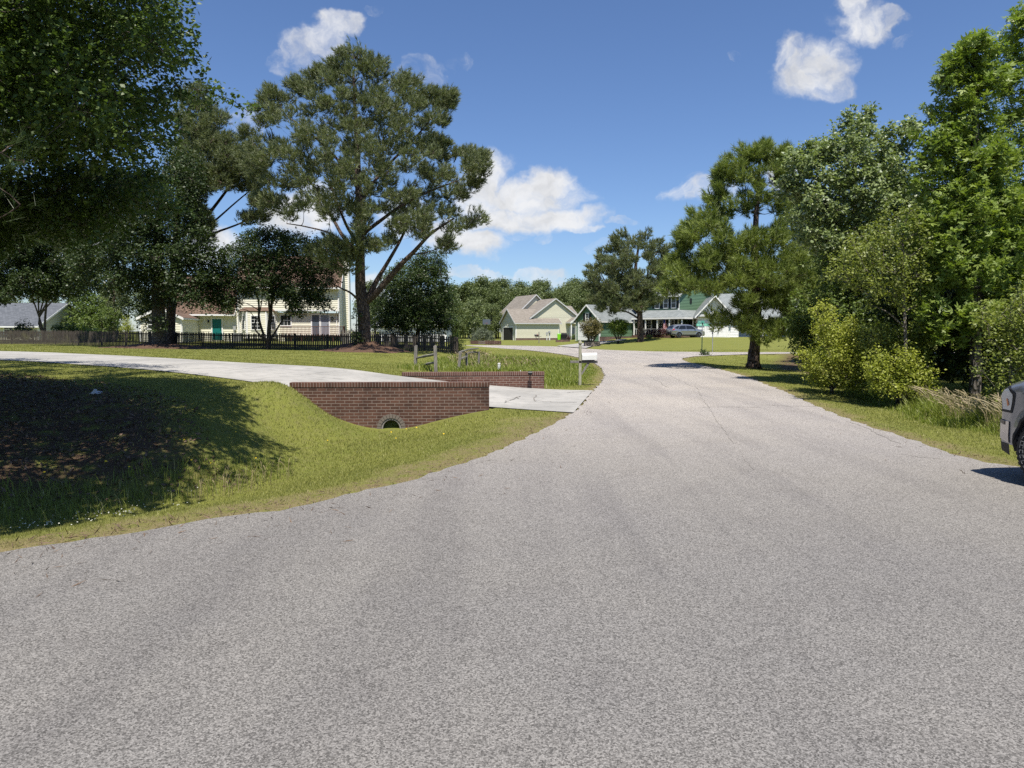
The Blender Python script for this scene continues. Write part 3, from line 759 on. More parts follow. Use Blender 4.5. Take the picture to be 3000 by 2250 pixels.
# ------------------------------------------------------------------ mulch mounds
def mound(px, py, Y, rx, ry, h, label):
    p = P(px, py, Y); x0, y0 = float(p[0]), Y; m = MB(); n = 28; rings = 9
    rg = np.random.default_rng(int(px))
    grid = []
    for k in range(rings + 1):
        r_ = k / rings; row = []
        for j in range(n):
            t = 2 * math.pi * j / n; rr = r_ * (1 + .10 * math.sin(3 * t + px) + .06 * math.sin(7 * t))
            x, y = x0 + rx * rr * math.cos(t), y0 + ry * rr * math.sin(t)
            row.append((x, y, hz(x, y) + h * (1 - sstep(np.array(r_), 0, 1)) * (1 + .1 * rg.normal()) - (.06 if k == rings else -.02)))
        grid.append(row)
    for k in range(rings):
        for j in range(n): m.face([grid[k][j], grid[k + 1][j], grid[k + 1][(j + 1) % n], grid[k][(j + 1) % n]])
    o = m.build('mulch_mound', 'pine_straw', loc=(x0, y0, hz(x0, y0))); tag(o, label, 'mulch'); return x0, y0
MX, MY = mound(1068, 1020, 48.6, 3.3, 2.6, .62, 'mound of brown pine straw round the trunk of the large pine')
LX, LY = mound(466, 1020, 49.6, 4.6, 2.4, .34, 'low brown pine straw bed round the flared trunk of the big leafy tree')

# ------------------------------------------------------------------ picket fence
def picket_fence(path, label, seed, ph=1.18, mat='picket_wood'):
    """path: world xy corner points"""
    rg = np.random.default_rng(seed)
    root = empty('picket_fence', (path[0][0], path[0][1], hz(*path[0]))); tag(root, label, 'fence')
    for a_, b_ in zip(path[:-1], path[1:]):
        a_ = np.array(a_, float); b_ = np.array(b_, float); L = np.hypot(*(b_ - a_)); nb = max(1, int(round(L / 2.44)))
        d = (b_ - a_) / L; ang = math.atan2(d[1], d[0])
        for i in range(nb):
            s0, s1 = L * i / nb, L * (i + 1) / nb
            pm = MB(); rm = MB()
            n = int((s1 - s0) / .142)
            for k in range(n):
                s = s0 + (k + .5) * (s1 - s0) / n; c = a_ + d * s; z = hz(*c) - .02 + rg.normal() * .012
                hh = ph + rg.normal() * .018; lean = rg.normal() * .006; w2 = .050
                xf = Matrix.Translation((c[0], c[1], z)) @ Matrix.Rotation(ang, 4, 'Z') @ Matrix.Rotation(lean * 2, 4, 'Y')
                pm.xf = xf
                pm.prism([(-w2, -.03, .02), (w2, -.03, .02), (w2, -.03, hh - .09), (w2 * .55, -.03, hh - .075), (w2 * .8, -.03, hh - .05), (0, -.03, hh), (-w2 * .8, -.03, hh - .05), (-w2 * .55, -.03, hh - .075), (-w2, -.03, hh - .09)], (0, .02, 0))
            pm.xf = None
            c0, c1 = a_ + d * s0, a_ + d * s1
            for zr in (.28, .92):
                rm.prism([(c0[0], c0[1], hz(*c0) + zr), (c1[0], c1[1], hz(*c1) + zr), (c1[0], c1[1], hz(*c1) + zr + .085), (c0[0], c0[1], hz(*c0) + zr + .085)], (-d[1] * .038, d[0] * .038, 0))
            pm.build('picket_panel', mat, root); rm.build('rail', mat, root)
            po = MB(); po.box((c0[0] - d[1] * .09, c0[1] + d[0] * .09, hz(*c0) + .55), (.09, .09, 1.2), ang); po.build('post', mat, root)
F0 = P(-260, 1005, 64); F1 = P(590, 1018, 53.5); F2 = P(960, 1026, 51.2); F3 = P(1342, 1030, 49.8)
picket_fence([F0[:2], F1[:2], F2[:2], F3[:2]], 'long weathered dark picket fence running behind the lawn from the left edge to the bend', 3)
F4 = P(1352, 1010, 60); F5 = P(1110, 1010, 63)
picket_fence([(F3[0], F3[1]), (F4[0] - 1.0, 60.0)], 'short return of the picket fence seen end-on beside the yellow-green shrub', 4)
picket_fence([(P(1005, 980, 62.5)[0], 62.5), (P(1300, 980, 62.5)[0], 62.5)], 'pale picket fence across the back yard behind the large pine', 6, ph=1.28, mat='rail_wood')

# ------------------------------------------------------------------ split-rail fences
def split_rail(posts, rails, label, group='old split-rail fence pieces by the ditch'):
    root = empty('split_rail_fence', (*posts[0][0][:2], hz(*posts[0][0][:2]))); tag(root, label, 'fence', group)
    for (c, h, lean, w_) in posts:
        m = MB(Matrix.Translation((c[0], c[1], hz(c[0], c[1]) - .1)) @ Matrix.Rotation(lean, 4, 'Y'))
        m.box((0, 0, (h + .1) / 2), (w_, w_ * .8, h + .1)); m.prism([(-w_ / 2, -w_ * .4, h + .1), (w_ / 2, -w_ * .4, h + .1), (w_ * .1, -w_ * .4, h + .14)], (0, w_ * .8, 0))
        m.build('post', 'rail_wood', root, bevel=.008)
    for (p0, p1, r_) in rails:
        m = MB(); p0 = np.array(p0); p1 = np.array(p1); mid = (p0 + p1) / 2 + np.array([0, 0, .01])
        m.tube([p0, mid, p1], [r_ * .7, r_, r_ * .75], 5); m.build('rail', 'rail_wood', root)
a_ = G(1217, 1079, .12); b_ = P(1277, 1060, 25.6)
split_rail([((a_[0], a_[1]), .95, .03, .14), ((b_[0], b_[1]), .98, -.02, .12)],
           [(P(1221, 1049, a_[1] + .02), P(1277, 1038, b_[1]), .058), (P(1236, 1070, a_[1] + .6), P(1278, 1062, b_[1]), .055)], 'weathered two-rail fence section leaning at the near left of the ditch')
c1 = P(1342, 1052, 31.0); c2 = P(1367, 1040, 33.5); c3 = P(1402, 1034, 36.0)
split_rail([((c1[0], c1[1]), .80, .12, .12), ((c2[0], c2[1]), .74, .0, .11), ((c3[0], c3[1]), .78, .02, .11)],
           [(P(1344, 1033, 31), P(1367, 1025, 33.5), .045), (P(1368, 1024, 33.5), P(1401, 1021, 36), .05), (P(1352, 1051, 31.5), P(1367, 1044, 33.5), .06), (P(1372, 1033, 33.5), P(1398, 1032, 36), .045)],
           'tumbledown split-rail fence with three crooked posts further along the ditch')
def post_obj(name, px, py, Y, h, r_, mat, label, cat, n=12, cap=None):
    p = P(px, py, Y); z = hz(p[0], Y); m = MB(); m.lathe([(r_, -.1), (r_, h - .03), (r_ * (cap or 1.0), h - .03), (r_ * (cap or 1.0), h), (r_ * .6, h + .012)], (p[0], Y, z), 'z', n)
    o = m.build(name, mat, loc=(p[0], Y, z), smooth=False); tag(o, label, cat)
post_obj('cleanout_pipe', 1462, 1050, 31.5, .40, .062, 'pvc_white', 'short white plastic pipe standing in the tall grass', 'pipe', cap=1.12)
post_obj('marker_stake', 1525, 1080, 22.0, .55, .012, 'pvc_white', 'thin white stake standing behind the reddish brick wall', 'stake', 6)
post_obj('globe_light', 1377, 1018, 44.0, .18, .10, 'pvc_white', 'small round white globe on the grass by the end of the picket fence', 'garden light')

# ------------------------------------------------------------------ mailboxes
def mailbox_white():
    p = P(1699, 1121, 22.3); x, y = float(p[0]), 22.3; z = hz(x, y)
    root = empty('mailbox', (x, y, z)); tag(root, 'white mailbox on a weathered post with a finial, standing in the grass of the bend', 'mailbox')
    m = MB(); m.box((x, y, z + .33), (.085, .085, .86)); m.box((x, y, z + 1.0), (.085, .085, .50)); m.box((x, y, z + 1.255), (.06, .06, .04)); 
    m.build('post', 'post_wood', root, bevel=.006)
    f = MB(); f.lathe([(.028, 0), (.05, .02), (.062, .06), (.055, .10), (.02, .125), (.03, .14), (.0, .17)], (x, y, z + 1.27), 'z', 12); f.build('finial', 'post_wood', root, smooth=True)
    a = MB(); a.box((x + .12, y, z + .74), (.86, .085, .075)); a.build('crossarm', 'rail_wood', root, bevel=.005)
    a = MB(); a.prism([(x + .03, y - .04, z + .36), (x + .07, y - .04, z + .34), (x + .30, y - .04, z + .70), (x + .22, y - .04, z + .70)], (0, .07, 0)); a.build('brace', 'rail_wood', root)
    a = MB(); a.prism([(x + .05, y - .09, z + .775), (x + .05, y + .09, z + .775), (x + .05, y + .09, z + .89), (x + .05, y - .09, z + .89)], (.46, 0, 0)); 
    bxm = MB(); w2 = .095; prof = [(-w2, 0), (-w2, .14)] + [(w2 * -math.cos(t), .14 + .075 * math.sin(t)) for t in np.linspace(.25, math.pi - .25, 9)] + [(w2, .14), (w2, 0)]
    bxm.prism([(x + .055, y + q[0], z + .80 + q[1]) for q in prof], (.45, .0, .012)); bxm.build('box', 'mailbox_white', root)
    dm = MB(); dm.prism([(x + .507, y + q[0] * 1.04, z + .812 + q[1] * 1.02) for q in prof], (.014, 0, 0)); dm.build('door', 'mailbox_white', root)
    bm_ = MB(); bm_.prism([(x + .05, y - .075, z + .80), (x + .05, y - .075, z + .745), (x + .40, y - .075, z + .745), (x + .46, y - .075, z + .80)], (0, .15, 0)); bm_.build('bracket', 'black_metal', root)
mailbox_white()
def mailbox_dark():
    p = P(1579, 1010, 97); x, y = float(p[0]), 97.0; z = hz(x, y)
    root = empty('mailbox', (x, y, z)); tag(root, 'black mailbox on a dark wooden post in front of the far cream house', 'mailbox')
    m = MB(); m.box((x, y, z + .75), (.11, .11, 1.6)); m.build('post', 'rail_wood', root)
    m = MB(); m.box((x - .1, y, z + .88), (.85, .1, .09)); m.prism([(x - .05, y, z + .5), (x - .02, y, z + .42), (x - .42, y, z + .84), (x - .5, y, z + .84)], (0, .06, 0)); m.build('crossarm', 'rail_wood', root)
    w2 = .12; prof = [(-w2, 0), (-w2, .16)] + [(w2 * -math.cos(t), .16 + .11 * math.sin(t)) for t in np.linspace(.25, math.pi - .25, 7)] + [(w2, .16), (w2, 0)]
    m = MB(); m.prism([(x - .62, y + q[0], z + .95 + q[1]) for q in prof], (.55, 0, 0)); m.build('box', 'black_metal', root)
    m = MB(); m.box((x - .2, y - .14, z + 1.18), (.04, .02, .2)); m.build('flag', 'stop_red', root)
mailbox_dark()

# ------------------------------------------------------------------ signs at the corner
def street_sign():
    p = P(2056, 1039, 50.5); x, y = float(p[0]), 50.5; z = hz(x, y)
    root = empty('street_sign', (x, y, z)); tag(root, 'green street name sign with two crossed blades on a slim post at the corner', 'street sign')
    m = MB(); m.tube([(x, y, z - .1), (x, y, z + 1.35)], .035, 8); m.build('lower_post', 'post_green', root)
    m = MB(); m.tube([(x, y, z + 1.35), (x, y, z + 2.28)], .030, 8); m.build('upper_post', 'galvanised', root)
    def blade(ang, z0, L, off, letters):
        xf = Matrix.Translation((x, y, z0)) @ Matrix.Rotation(ang, 4, 'Z')
        b = MB(xf); b.b(-L / 2 + off, L / 2 + off, -.006, .006, 0, .17); o = b.build('name_blade', 'sign_green', root)
        xx = -L / 2 + off + .09
        for ch in letters:
            t = MB(xf)
            if ch == ' ': xx += .09; continue
            t.b(xx, xx + .016, -.009, -.0065, .045, .13)
            if ch in 'RPEICB': t.b(xx + .016, xx + .05, -.009, -.0065, .115, .13)
            if ch in 'EBC': t.b(xx + .016, xx + .05, -.009, -.0065, .045, .06)
            if ch in 'RP': t.b(xx + .04, xx + .052, -.009, -.0065, .08, .115)
            xx += .08
            t.build('letter', 'sign_white', o)
    blade(R(6), z + 2.12, .95, .05, 'E RICE B')
    blade(R(-58), z + 2.32, .62, -.12, 'RPE')
    m = MB(); m.tube([(x, y, z + 2.25), (x, y, z + 2.36)], .045, 8); m.build('bracket', 'black_metal', root)
street_sign()
def stop_sign():
    p = P(2087, 1031, 58.5); x, y = float(p[0]), 58.5; z = hz(x, y)
    root = empty('stop_sign', (x, y, z)); tag(root, 'stop sign seen nearly edge-on, on a thin metal post by the side street', 'stop sign')
    m = MB(); m.b(x - .03, x + .03, y - .02, y + .02, z - .1, z + 2.1); m.build('post', 'galvanised', root)
    xf = Matrix.Translation((x + .02, y - .02, z + 1.74)) @ Matrix.Rotation(R(70), 4, 'Z')
    pl = [(.39 * math.cos(R(22.5 + 45 * k)), .0, .39 * math.sin(R(22.5 + 45 * k))) for k in range(8)]
    m = MB(xf); m.prism(pl, (0, .006, 0)); m.build('sign_plate', 'sign_back', root)
    m = MB(xf); m.prism([(q[0] * .95, -.002, q[2] * .95) for q in pl], (0, -.004, 0)) if False else m.prism([(q[0] * .95, .0085, q[2] * .95) for q in pl], (0, .003, 0)); m.build('sign_face', 'stop_red', root)
stop_sign()
# ------------------------------------------------------------------ house kit (local frame: +x along the front, +y to the back)
def span(poly, z):
    """u-range of convex polygon at height z"""
    us = []
    n = len(poly)
    for i in range(n):
        (u0, z0), (u1, z1) = poly[i], poly[(i + 1) % n]
        if abs(z1 - z0) < 1e-9:
            if abs(z - z0) < 1e-6: us += [u0, u1]
        elif min(z0, z1) - 1e-9 <= z <= max(z0, z1) + 1e-9:
            us.append(u0 + (u1 - u0) * (z - z0) / (z1 - z0))
    return (min(us), max(us)) if us else None
def siding(m, p0, p1, poly, course=.20, out=.032):
    """lap siding on the wall p0->p1 (outward to the right of the direction); poly in (distance, z)"""
    p0 = np.array(p0, float); p1 = np.array(p1, float); d = (p1 - p0) / np.hypot(*(p1 - p0)); nrm = np.array([d[1], -d[0]])
    zs = sorted(set([round(z, 4) for _, z in poly])); z0, z1 = zs[0], zs[-1]
    lv = list(np.arange(z0, z1, course)) + [z1]
    lv = sorted(set([round(float(a), 4) for a in lv] + zs))
    lv = [a for i, a in enumerate(lv) if i == 0 or a - lv[i - 1] > .004]
    def pt(u, z, o): q = p0 + d * u + nrm * o; return (q[0], q[1], z)
    for a, b_ in zip(lv[:-1], lv[1:]):
        e = (b_ - a) * 1e-4
        s0, s1 = span(poly, a + e), span(poly, b_ - e)
        if not s0 or not s1: continue
        m.face([pt(s0[0], a, out), pt(s0[1], a, out), pt(s1[1], b_, 0.004), pt(s1[0], b_, 0.004)])
        m.face([pt(s0[0], a, 0.0), pt(s0[1], a, 0.0), pt(s0[1], a, out), pt(s0[0], a, out)])
def slab(m, a, b_, c, d, t=.14):
    """roof plane given by eave a->b and ridge c (above b), d (above a); thickness downwards"""
    a, b_, c, d = [Vector([float(k) for k in q]) for q in (a, b_, c, d)]
    n = (b_ - a).cross(d - a).normalized()
    if n.z < 0: n = -n
    lo = [q - n * t for q in (a, b_, c, d)]
    m.face([a, b_, c, d]); m.face([lo[3], lo[2], lo[1], lo[0]])
    for p_, q_, r_, s_ in ((a, b_, lo[1], lo[0]), (b_, c, lo[2], lo[1]), (c, d, lo[3], lo[2]), (d, a, lo[0], lo[3])): m.face([p_, s_, r_, q_])
class House:
    def __init__(s, name, origin, ang, label, cat='house'):
        s.xf = Matrix.Translation(Vector([float(k) for k in origin])) @ Matrix.Rotation(ang, 4, 'Z')
        s.root = empty(name, origin); tag(s.root, label, cat)
    def mb(s): return MB(s.xf)
    def part(s, name, mat, fn, parent=None, label=None, **kw):
        m = s.mb(); fn(m); o = m.build(name, mat, parent or s.root, **kw)
        if label: o['label'] = label
        return o
    def wall(s, mat, walls, corner='white_trim', name='wall', cw=.10):
        """walls: (p0,p1,poly)"""
        o = s.part(name, mat, lambda m: [siding(m, *w_) for w_ in walls])
        if corner:
            for (p0, p1, poly) in walls:
                p0 = np.array(p0, float); p1 = np.array(p1, float); L = np.hypot(*(p1 - p0)); d = (p1 - p0) / L; n = np.array([d[1], -d[0]]); ang = math.atan2(d[1], d[0])
                zs = [z for _, z in poly]; e = (max(zs) - min(zs)) * 1e-3
                for u in (0, L):
                    col_z = [z for (uu_, z) in poly if abs(uu_ - u) < 1e-3]
                    if len(col_z) > 1:
                        zc0, zc1 = min(col_z), max(col_z); uu2 = u + (cw / 2 if u == 0 else -cw / 2)
                        q = p0 + d * uu2 + n * .03
                        s.part('corner_board', corner, lambda m: m.box((q[0], q[1], (zc0 + zc1) / 2), (cw, .05, zc1 - zc0 - .004), ang))
        return o
    def window(s, p, ang_out, w_, h, grid=(3, 2), frame='white_trim', glass='glass_dark', shutters=None, name='window', fw=.09):
        """p: bottom centre on wall plane, ang_out: direction of wall run (local)"""
        ca, sa = math.cos(ang_out), math.sin(ang_out)
        xf = s.xf @ Matrix.Translation((p[0], p[1], p[2])) @ Matrix.Rotation(ang_out, 4, 'Z')
        m = MB(xf)
        m.b(-w_ / 2 - fw, -w_ / 2, -.075, 0, -fw, h + fw); m.b(w_ / 2, w_ / 2 + fw, -.075, 0, -fw, h + fw)
        m.b(-w_ / 2, w_ / 2, -.072, 0, h, h + fw); m.b(-w_ / 2, w_ / 2, -.085, 0, -fw, 0)
        nx_, ny_ = grid
        for i in range(1, nx_): m.b(-w_ / 2 + w_ * i / nx_ - .014, -w_ / 2 + w_ * i / nx_ + .014, -.056, -.03, 0, h)
        for j in range(1, ny_): m.b(-w_ / 2, w_ / 2, -.058, -.03, h * j / ny_ - (.025 if j == ny_ // 2 else .014), h * j / ny_ + (.025 if j == ny_ // 2 else .014))
        o = m.build(name, frame, s.root)
        g = MB(xf); g.b(-w_ / 2, w_ / 2, -.045, -.034, 0, h); g.build('pane', glass, o)
        if shutters:
            for sg in (-1, 1):
                k = MB(xf); x0 = sg * (w_ / 2 + fw + .02); k.b(min(x0, x0 + sg * .36), max(x0, x0 + sg * .36), -.07, -.028, -.05, h + .05)
                for q in range(10): k.b(min(x0 + sg * .05, x0 + sg * .31), max(x0 + sg * .05, x0 + sg * .31), -.076, -.07, h * q / 10 + .03, h * q / 10 + .07)
                k.build('shutter', shutters, s.root)
        return o
    def door(s, p, ang_out, w_, h, mat, frame='white_trim', glass=None, name='door'):
        xf = s.xf @ Matrix.Translation((p[0], p[1], p[2])) @ Matrix.Rotation(ang_out, 4, 'Z')
        m = MB(xf); m.b(-w_ / 2 - .12, -w_ / 2, -.08, 0, 0, h + .12); m.b(w_ / 2, w_ / 2 + .12, -.08, 0, 0, h + .12); m.b(-w_ / 2, w_ / 2, -.078, 0, h, h + .12)
        f = m.build('door_frame', frame, s.root)
        d = MB(xf); d.b(-w_ / 2, w_ / 2, -.055, -.03, 0, h)
        o = d.build(name, mat, s.root)
        k = MB(xf); k.b(w_ / 2 - .12, w_ / 2 - .07, -.09, -.055, .95, 1.08); k.build('handle', 'black_metal', o)
        if glass: g = MB(xf); g.b(-w_ / 2 + .12, w_ / 2 - .12, -.062, -.055, glass[0], glass[1]); g.build('pane', 'glass_dark', o)
        return o
    def gable_roof(s, x0, x1, y0, y1, ze, zr, axis_='x', over=.35, mat='tan_shingle', trim='white_trim', t=.12, name='roof', end=.3):
        """gable roof over the rectangle; ridge along axis_"""
        def swap(q): return q if axis_ == 'x' else (q[1], q[0], q[2])
        a0, a1, b0, b1 = (x0, x1, y0, y1) if axis_ == 'x' else (y0, y1, x0, x1)
        bm_ = (b0 + b1) / 2; sl = (zr - ze) / (bm_ - b0); e0, e1 = a0 - end, a1 + end
        zo = ze - over * sl
        def f(m):
            for (bo, sg) in ((b0 - over, 1), (b1 + over, -1)):
                q = [swap((e0, bo, zo + t)), swap((e1, bo, zo + t)), swap((e1, bm_, zr + t)), swap((e0, bm_, zr + t))]
                slab(m, *q, t=t)
        o = s.part(name, mat, f)
        def tr(m):
            for ea in (e0 - .03, e1):
                for (bo, sg) in ((b0 - over - .02, 1), (b1 + over + .02, -1)):
                    pl = [(ea, bo, zo - .10), (ea, bm_ - sg * 0.004, zr - .06), (ea, bm_ - sg * 0.004, zr + t + .012), (ea, bo, zo + t + .012)]
                    m.prism([swap(q) for q in pl], swap((.03, 0, 0)))
            for bo in (b0 - over - .045, b1 + over + .02):
                pl = [(e0 + .003, bo, zo - .06), (e1 - .003, bo, zo - .06), (e1 - .003, bo, zo + t * .8), (e0 + .003, bo, zo + t * .8)]
                m.prism([swap(q) for q in pl], swap((0, .025, 0)))
            for (bi, bo) in ((b0, b0 - over), (b1, b1 + over)):
                pl = [(e0 + .004, bi, zo - .055), (e1 - .004, bi, zo - .055), (e1 - .004, bo, zo - .055), (e0 + .004, bo, zo - .055)]
                m.prism([swap(q) for q in pl], (0, 0, .02))
        s.part('trim', trim, tr, parent=o)
        return o
def rect(L, z0, z1): return [(0, z0), (L, z0), (L, z1), (0, z1)]
def gab(L, z0, ze, zr, mid=None): return [(0, z0), (L, z0), (L, ze), (L / 2 if mid is None else mid, zr), (0, ze)]

# ------------------------------------------------------------------ large cream house behind the fence
Yh = 70.0
def lx(px, Y=Yh): return float(P(px, 950, Y)[0])
def lz(py, Y=Yh): return float(P(1500, py, Y)[2])
GZ = .70
H = House('cream_house', (-24, 72, GZ), 0, 'large two-storey cream house with brown roof behind the picket fence and trees')
H.xf = Matrix.Translation((-24, 72, 0)) @ Matrix.Rotation(R(9), 4, 'Z') @ Matrix.Translation((24, -72, 0))
XR, XL2, XL1 = lx(979), lx(692), lx(545)
zj, ze2, zr2 = lz(911), lz(835), lz(752, 74.5)
# lower storey (set back) and jettied upper storey
H.wall('cream_siding', [((XL2, 70.5), (XR, 70.5), rect(XR - XL2, GZ, zj - .02)),
                        ((XL2, 70.0), (XR, 70.0), rect(XR - XL2, zj + .16, ze2)),
                        ((XR, 70.0), (XR, 79.5), [(0, zj), (.5, zj), (.5, GZ), (9.5, GZ), (9.5, ze2), (4.75, zr2), (0, ze2)][0:0] or [(0, GZ), (9.5, GZ), (9.5, ze2), (4.75, zr2), (0, ze2)]),
                        ((XL2, 79.5), (XL2, 70.0), [(0, GZ + 4), (9.5, GZ + 4), (9.5, ze2), (4.75, zr2), (0, ze2)])])
H.part('jetty', 'white_trim', lambda m: m.b(XL2, XR + .03, 69.97, 70.5, zj, zj + .16))
H.gable_roof(XL2, XR, 70.0, 79.5, ze2, zr2, 'x', .45, 'brown_shingle')
# chimney chase on the right gable
cx0 = XR; 
H.wall('cream_siding', [((XR, 73.7), (XR + .75, 73.7), rect(.75, GZ, zr2 + .25)), ((XR + .75, 73.7), (XR + .75, 75.6), rect(1.9, GZ, zr2 + .25)), ((XR + .75, 75.6), (XR, 75.6), rect(.75, GZ, zr2 + .25))], name='chimney')
H.part('chimney_cap', 'grey_trim', lambda m: (m.b(XR - .05, XR + .85, 73.6, 75.7, zr2 + .25, zr2 + .38), m.b(XR + .2, XR + .55, 74.3, 75.0, zr2 + .38, zr2 + .6)))
# one-storey wing with the teal door
zew, zrw = lz(909), lz(812, 74)
H.wall('cream_siding', [((XL1, 70.3), (XL2, 70.3), rect(XL2 - XL1, GZ, zew)), ((XL1, 78.0), (XL1, 70.3), gab(7.7, GZ, zew, zrw))])
H.gable_roof(XL1 - 1.2, XL2 - .25, 70.3, 78.0, zew, zrw, 'x', .55, 'brown_shingle', end=.02)
# small gabled wing / store room in front
XS0, XS1 = lx(397, 65), lx(509, 65)
zs, zsr = lz(932, 65), lz(905, 65)
H.wall('cream_siding', [((XS0, 65), (XS1, 65), gab(XS1 - XS0, GZ, zs, zsr)), ((XS1, 65), (XS1, 70.2), rect(5.2, GZ, zs)), ((XS0, 70.2), (XS0, 65), rect(5.2, GZ, zs))])
H.gable_roof(XS0, XS1, 65, 70.2, zs, zsr, 'y', .2, 'brown_shingle', end=.25)
H.window((lx(427, 65), 65, lz(963, 65)), 0, .55, .72, (1, 2))
# bay
bx0, bx1 = lx(712, 69.2), lx(768, 69.2)
H.wall('cream_siding', [((bx0 - .75, 70.5), (bx0, 69.2), rect(1.5, GZ + .3, zj)), ((bx0, 69.2), (bx1, 69.2), rect(bx1 - bx0, GZ + .3, zj)), ((bx1, 69.2), (bx1 + .75, 70.5), rect(1.5, GZ + .3, zj))], name='bay')
H.window((lx(738, 69.2), 69.2, lz(965)), 0, .80, 1.28, (3, 4))
H.window((bx1 + .375, 69.85, lz(965)), R(60), .7, 1.28, (3, 4)); H.window((bx0 - .375, 69.85, lz(965)), R(-60), .5, 1.28, (2, 4))
H.part('bay_roof', 'brown_shingle', lambda m: slab(m, (bx0 - .85, 69.1, zj - .02), (bx1 + .85, 69.1, zj - .02), (bx1 + .3, 70.0, zj + .35), (bx0 - .3, 70.0, zj + .35), .08))
H.window((lx(824), 70.5, lz(953, 70.5)), 0, .95, .98, (3, 2))
H.door((lx(632), 70.3, GZ + .15), 0, .86, 2.03, 'teal_paint')
H.door((lx(560), 70.3, GZ + .05), 0, .85, 2.05, 'tan_door', frame='cream_siding')
H.door((lx(915, 70.5), 70.5, GZ + .6), 0, .75, 2.0, 'glass_blue'); H.door((lx(940, 70.5), 70.5, GZ + .6), 0, .82, 2.0, 'door_grey')
H.part('wall_lamp', 'black_metal', lambda m: m.lathe([(.03, 0), (.09, .05), (.07, .25), (.02, .3)], (lx(609), 70.15, lz(946)), 'z', 8))
H.part('meter_box', 'box_grey', lambda m: (m.b(lx(677), lx(685), 70.12, 70.26, lz(968), lz(955)), m.b(lx(680.4), lx(681.6), 70.16, 70.24, GZ, lz(968))))
def oval(m):
    c = (lx(962, 70.5), 70.44, lz(933)); m.tube([(c[0] + .09 * math.cos(t), c[1], c[2] + .17 * math.sin(t)) for t in np.linspace(0, 2 * math.pi, 15)], .035, 5)
H.part('wreath', 'black_metal', oval)
H.part('downspout', 'white_trim', lambda m: (m.b(XR - .06, XR + .04, 69.90, 69.965, zj, ze2), m.b(XR - .30, XR - .22, 70.38, 70.46, GZ, zj)))
H.part('vent', 'box_grey', lambda m: m.b(XR + .005, XR + .09, 72.2, 72.6, GZ + .6, GZ + 1.1))
# deck
dk0, dk1 = lx(806, 68.5), lx(985, 68.5)
def deck(m):
    m.b(dk0, dk1, 68.0, 70.42, GZ + .42, GZ + .55)
    for k in range(7): m.b(dk0 + (dk1 - dk0) * k / 6 - .05, dk0 + (dk1 - dk0) * k / 6 + .05, 68.02, 68.12, GZ - .05, GZ + .42)
def rails(m):
    for k in range(47):
        x = dk0 + (dk1 - dk0) * k / 46; m.b(x - .018, x + .018, 68.03, 68.07, GZ + .55, GZ + 1.42)
    m.b(dk0, dk1, 67.98, 68.12, GZ + 1.42, GZ + 1.47)
    for k in range(14):
        y = 68.2 + 2.2 * k / 14; m.b(dk1 - .06, dk1 - .02, y, y + .04, GZ + .55, GZ + 1.42)
    m.b(dk1 - .1, dk1 + .04, 68.12, 70.4, GZ + 1.421, GZ + 1.471)
H.part('deck_floor', 'deck_wood', deck); H.part('deck_railing', 'deck_wood', rails)
ac = MB(); q = P(697, 985, 67.6); ac.box((q[0], 67.6, GZ + .42), (.75, .75, .75)); ac.box((q[0], 67.6, GZ + .80), (.8, .8, .04))
o = ac.build('air_conditioner', 'box_grey'); tag(o, 'grey air conditioning unit beside the bay of the large cream house', 'air conditioner')

# ------------------------------------------------------------------ neighbours at the far left (grey roofs)
def low_house(x0, x1, y0, y1, zg, ze, zr, label, ang=0, wallm='pale_siding'):
    h = House('bungalow', (x0, y0, 0), ang, label); L, D = x1 - x0, y1 - y0
    h.wall(wallm, [((0, 0), (L, 0), rect(L, zg, ze)), ((L, 0), (L, D), gab(D, zg, ze, zr)), ((0, D), (0, 0), gab(D, zg, ze, zr))])
    h.gable_roof(0, L, 0, D, ze, zr, 'x', .5, 'slate_shingle'); return h
xa, xb = float(P(-160, 950, 84)[0]), float(P(112, 950, 84)[0])
hA = low_house(xa, xb, 84, 95, .6, float(P(0, 952, 84)[2]), float(P(0, 890, 89)[2]), 'low house with a broad grey roof at the far left, behind the picket fence')
hA.window((xb - xa - 3.5, 0, 1.4), 0, 1.0, 1.0, (2, 2))
xa, xb = float(P(118, 950, 92)[0]), float(P(240, 950, 92)[0])
hB = low_house(xa, xb, 92, 100, .6, float(P(0, 958, 92)[2]), float(P(0, 925, 96)[2]), 'second grey-roofed house, seen between the multi-stemmed tree and the shrubs')
hB.window((2.5, 0, 1.4), 0, 1.0, 1.0, (2, 2))
xa, xb = float(P(1075, 950, 88)[0]), float(P(1290, 950, 88)[0])
hC = low_house(xa, xb, 96, 104, .3, 2.6, 3.6, 'low white house glimpsed behind the pear tree and the picket fence', wallm='white_siding')
hC.window((3.5, 0, 1.2), 0, 1.0, .9, (2, 2))

# ------------------------------------------------------------------ far cream house on the bend
O = P(1511, 997, 122); zb = hz(O[0], 122) - .05
A23 = R(23)
H2 = House('cream_house', (O[0], 122, zb), A23, 'pale cream house with tan roofs and an open garage, beyond the bend of the road')
GW, GL = 6.4, 9.4
def z2(py, Y=123): return float(P(1500, py, Y)[2]) - zb
zeA, zrA = z2(944, 122), z2(906, 124)
H2.wall('pale_siding', [((0, 0), (8.3, 0), rect(8.3, .45, zeA)), ((0, GW), (0, 0), gab(GW, .02, zeA, zrA)), ((8.3, 0), (8.3, .6), rect(.6, .45, zeA))])
H2.part('foundation', 'brick_base', lambda m: (m.b(.0, 8.28, -.01, .1, -.6, .45),))
H2.gable_roof(0, 8.3, 0, GW, zeA, zrA, 'x', .35, 'tan_shingle', 'grey_trim', end=.35)
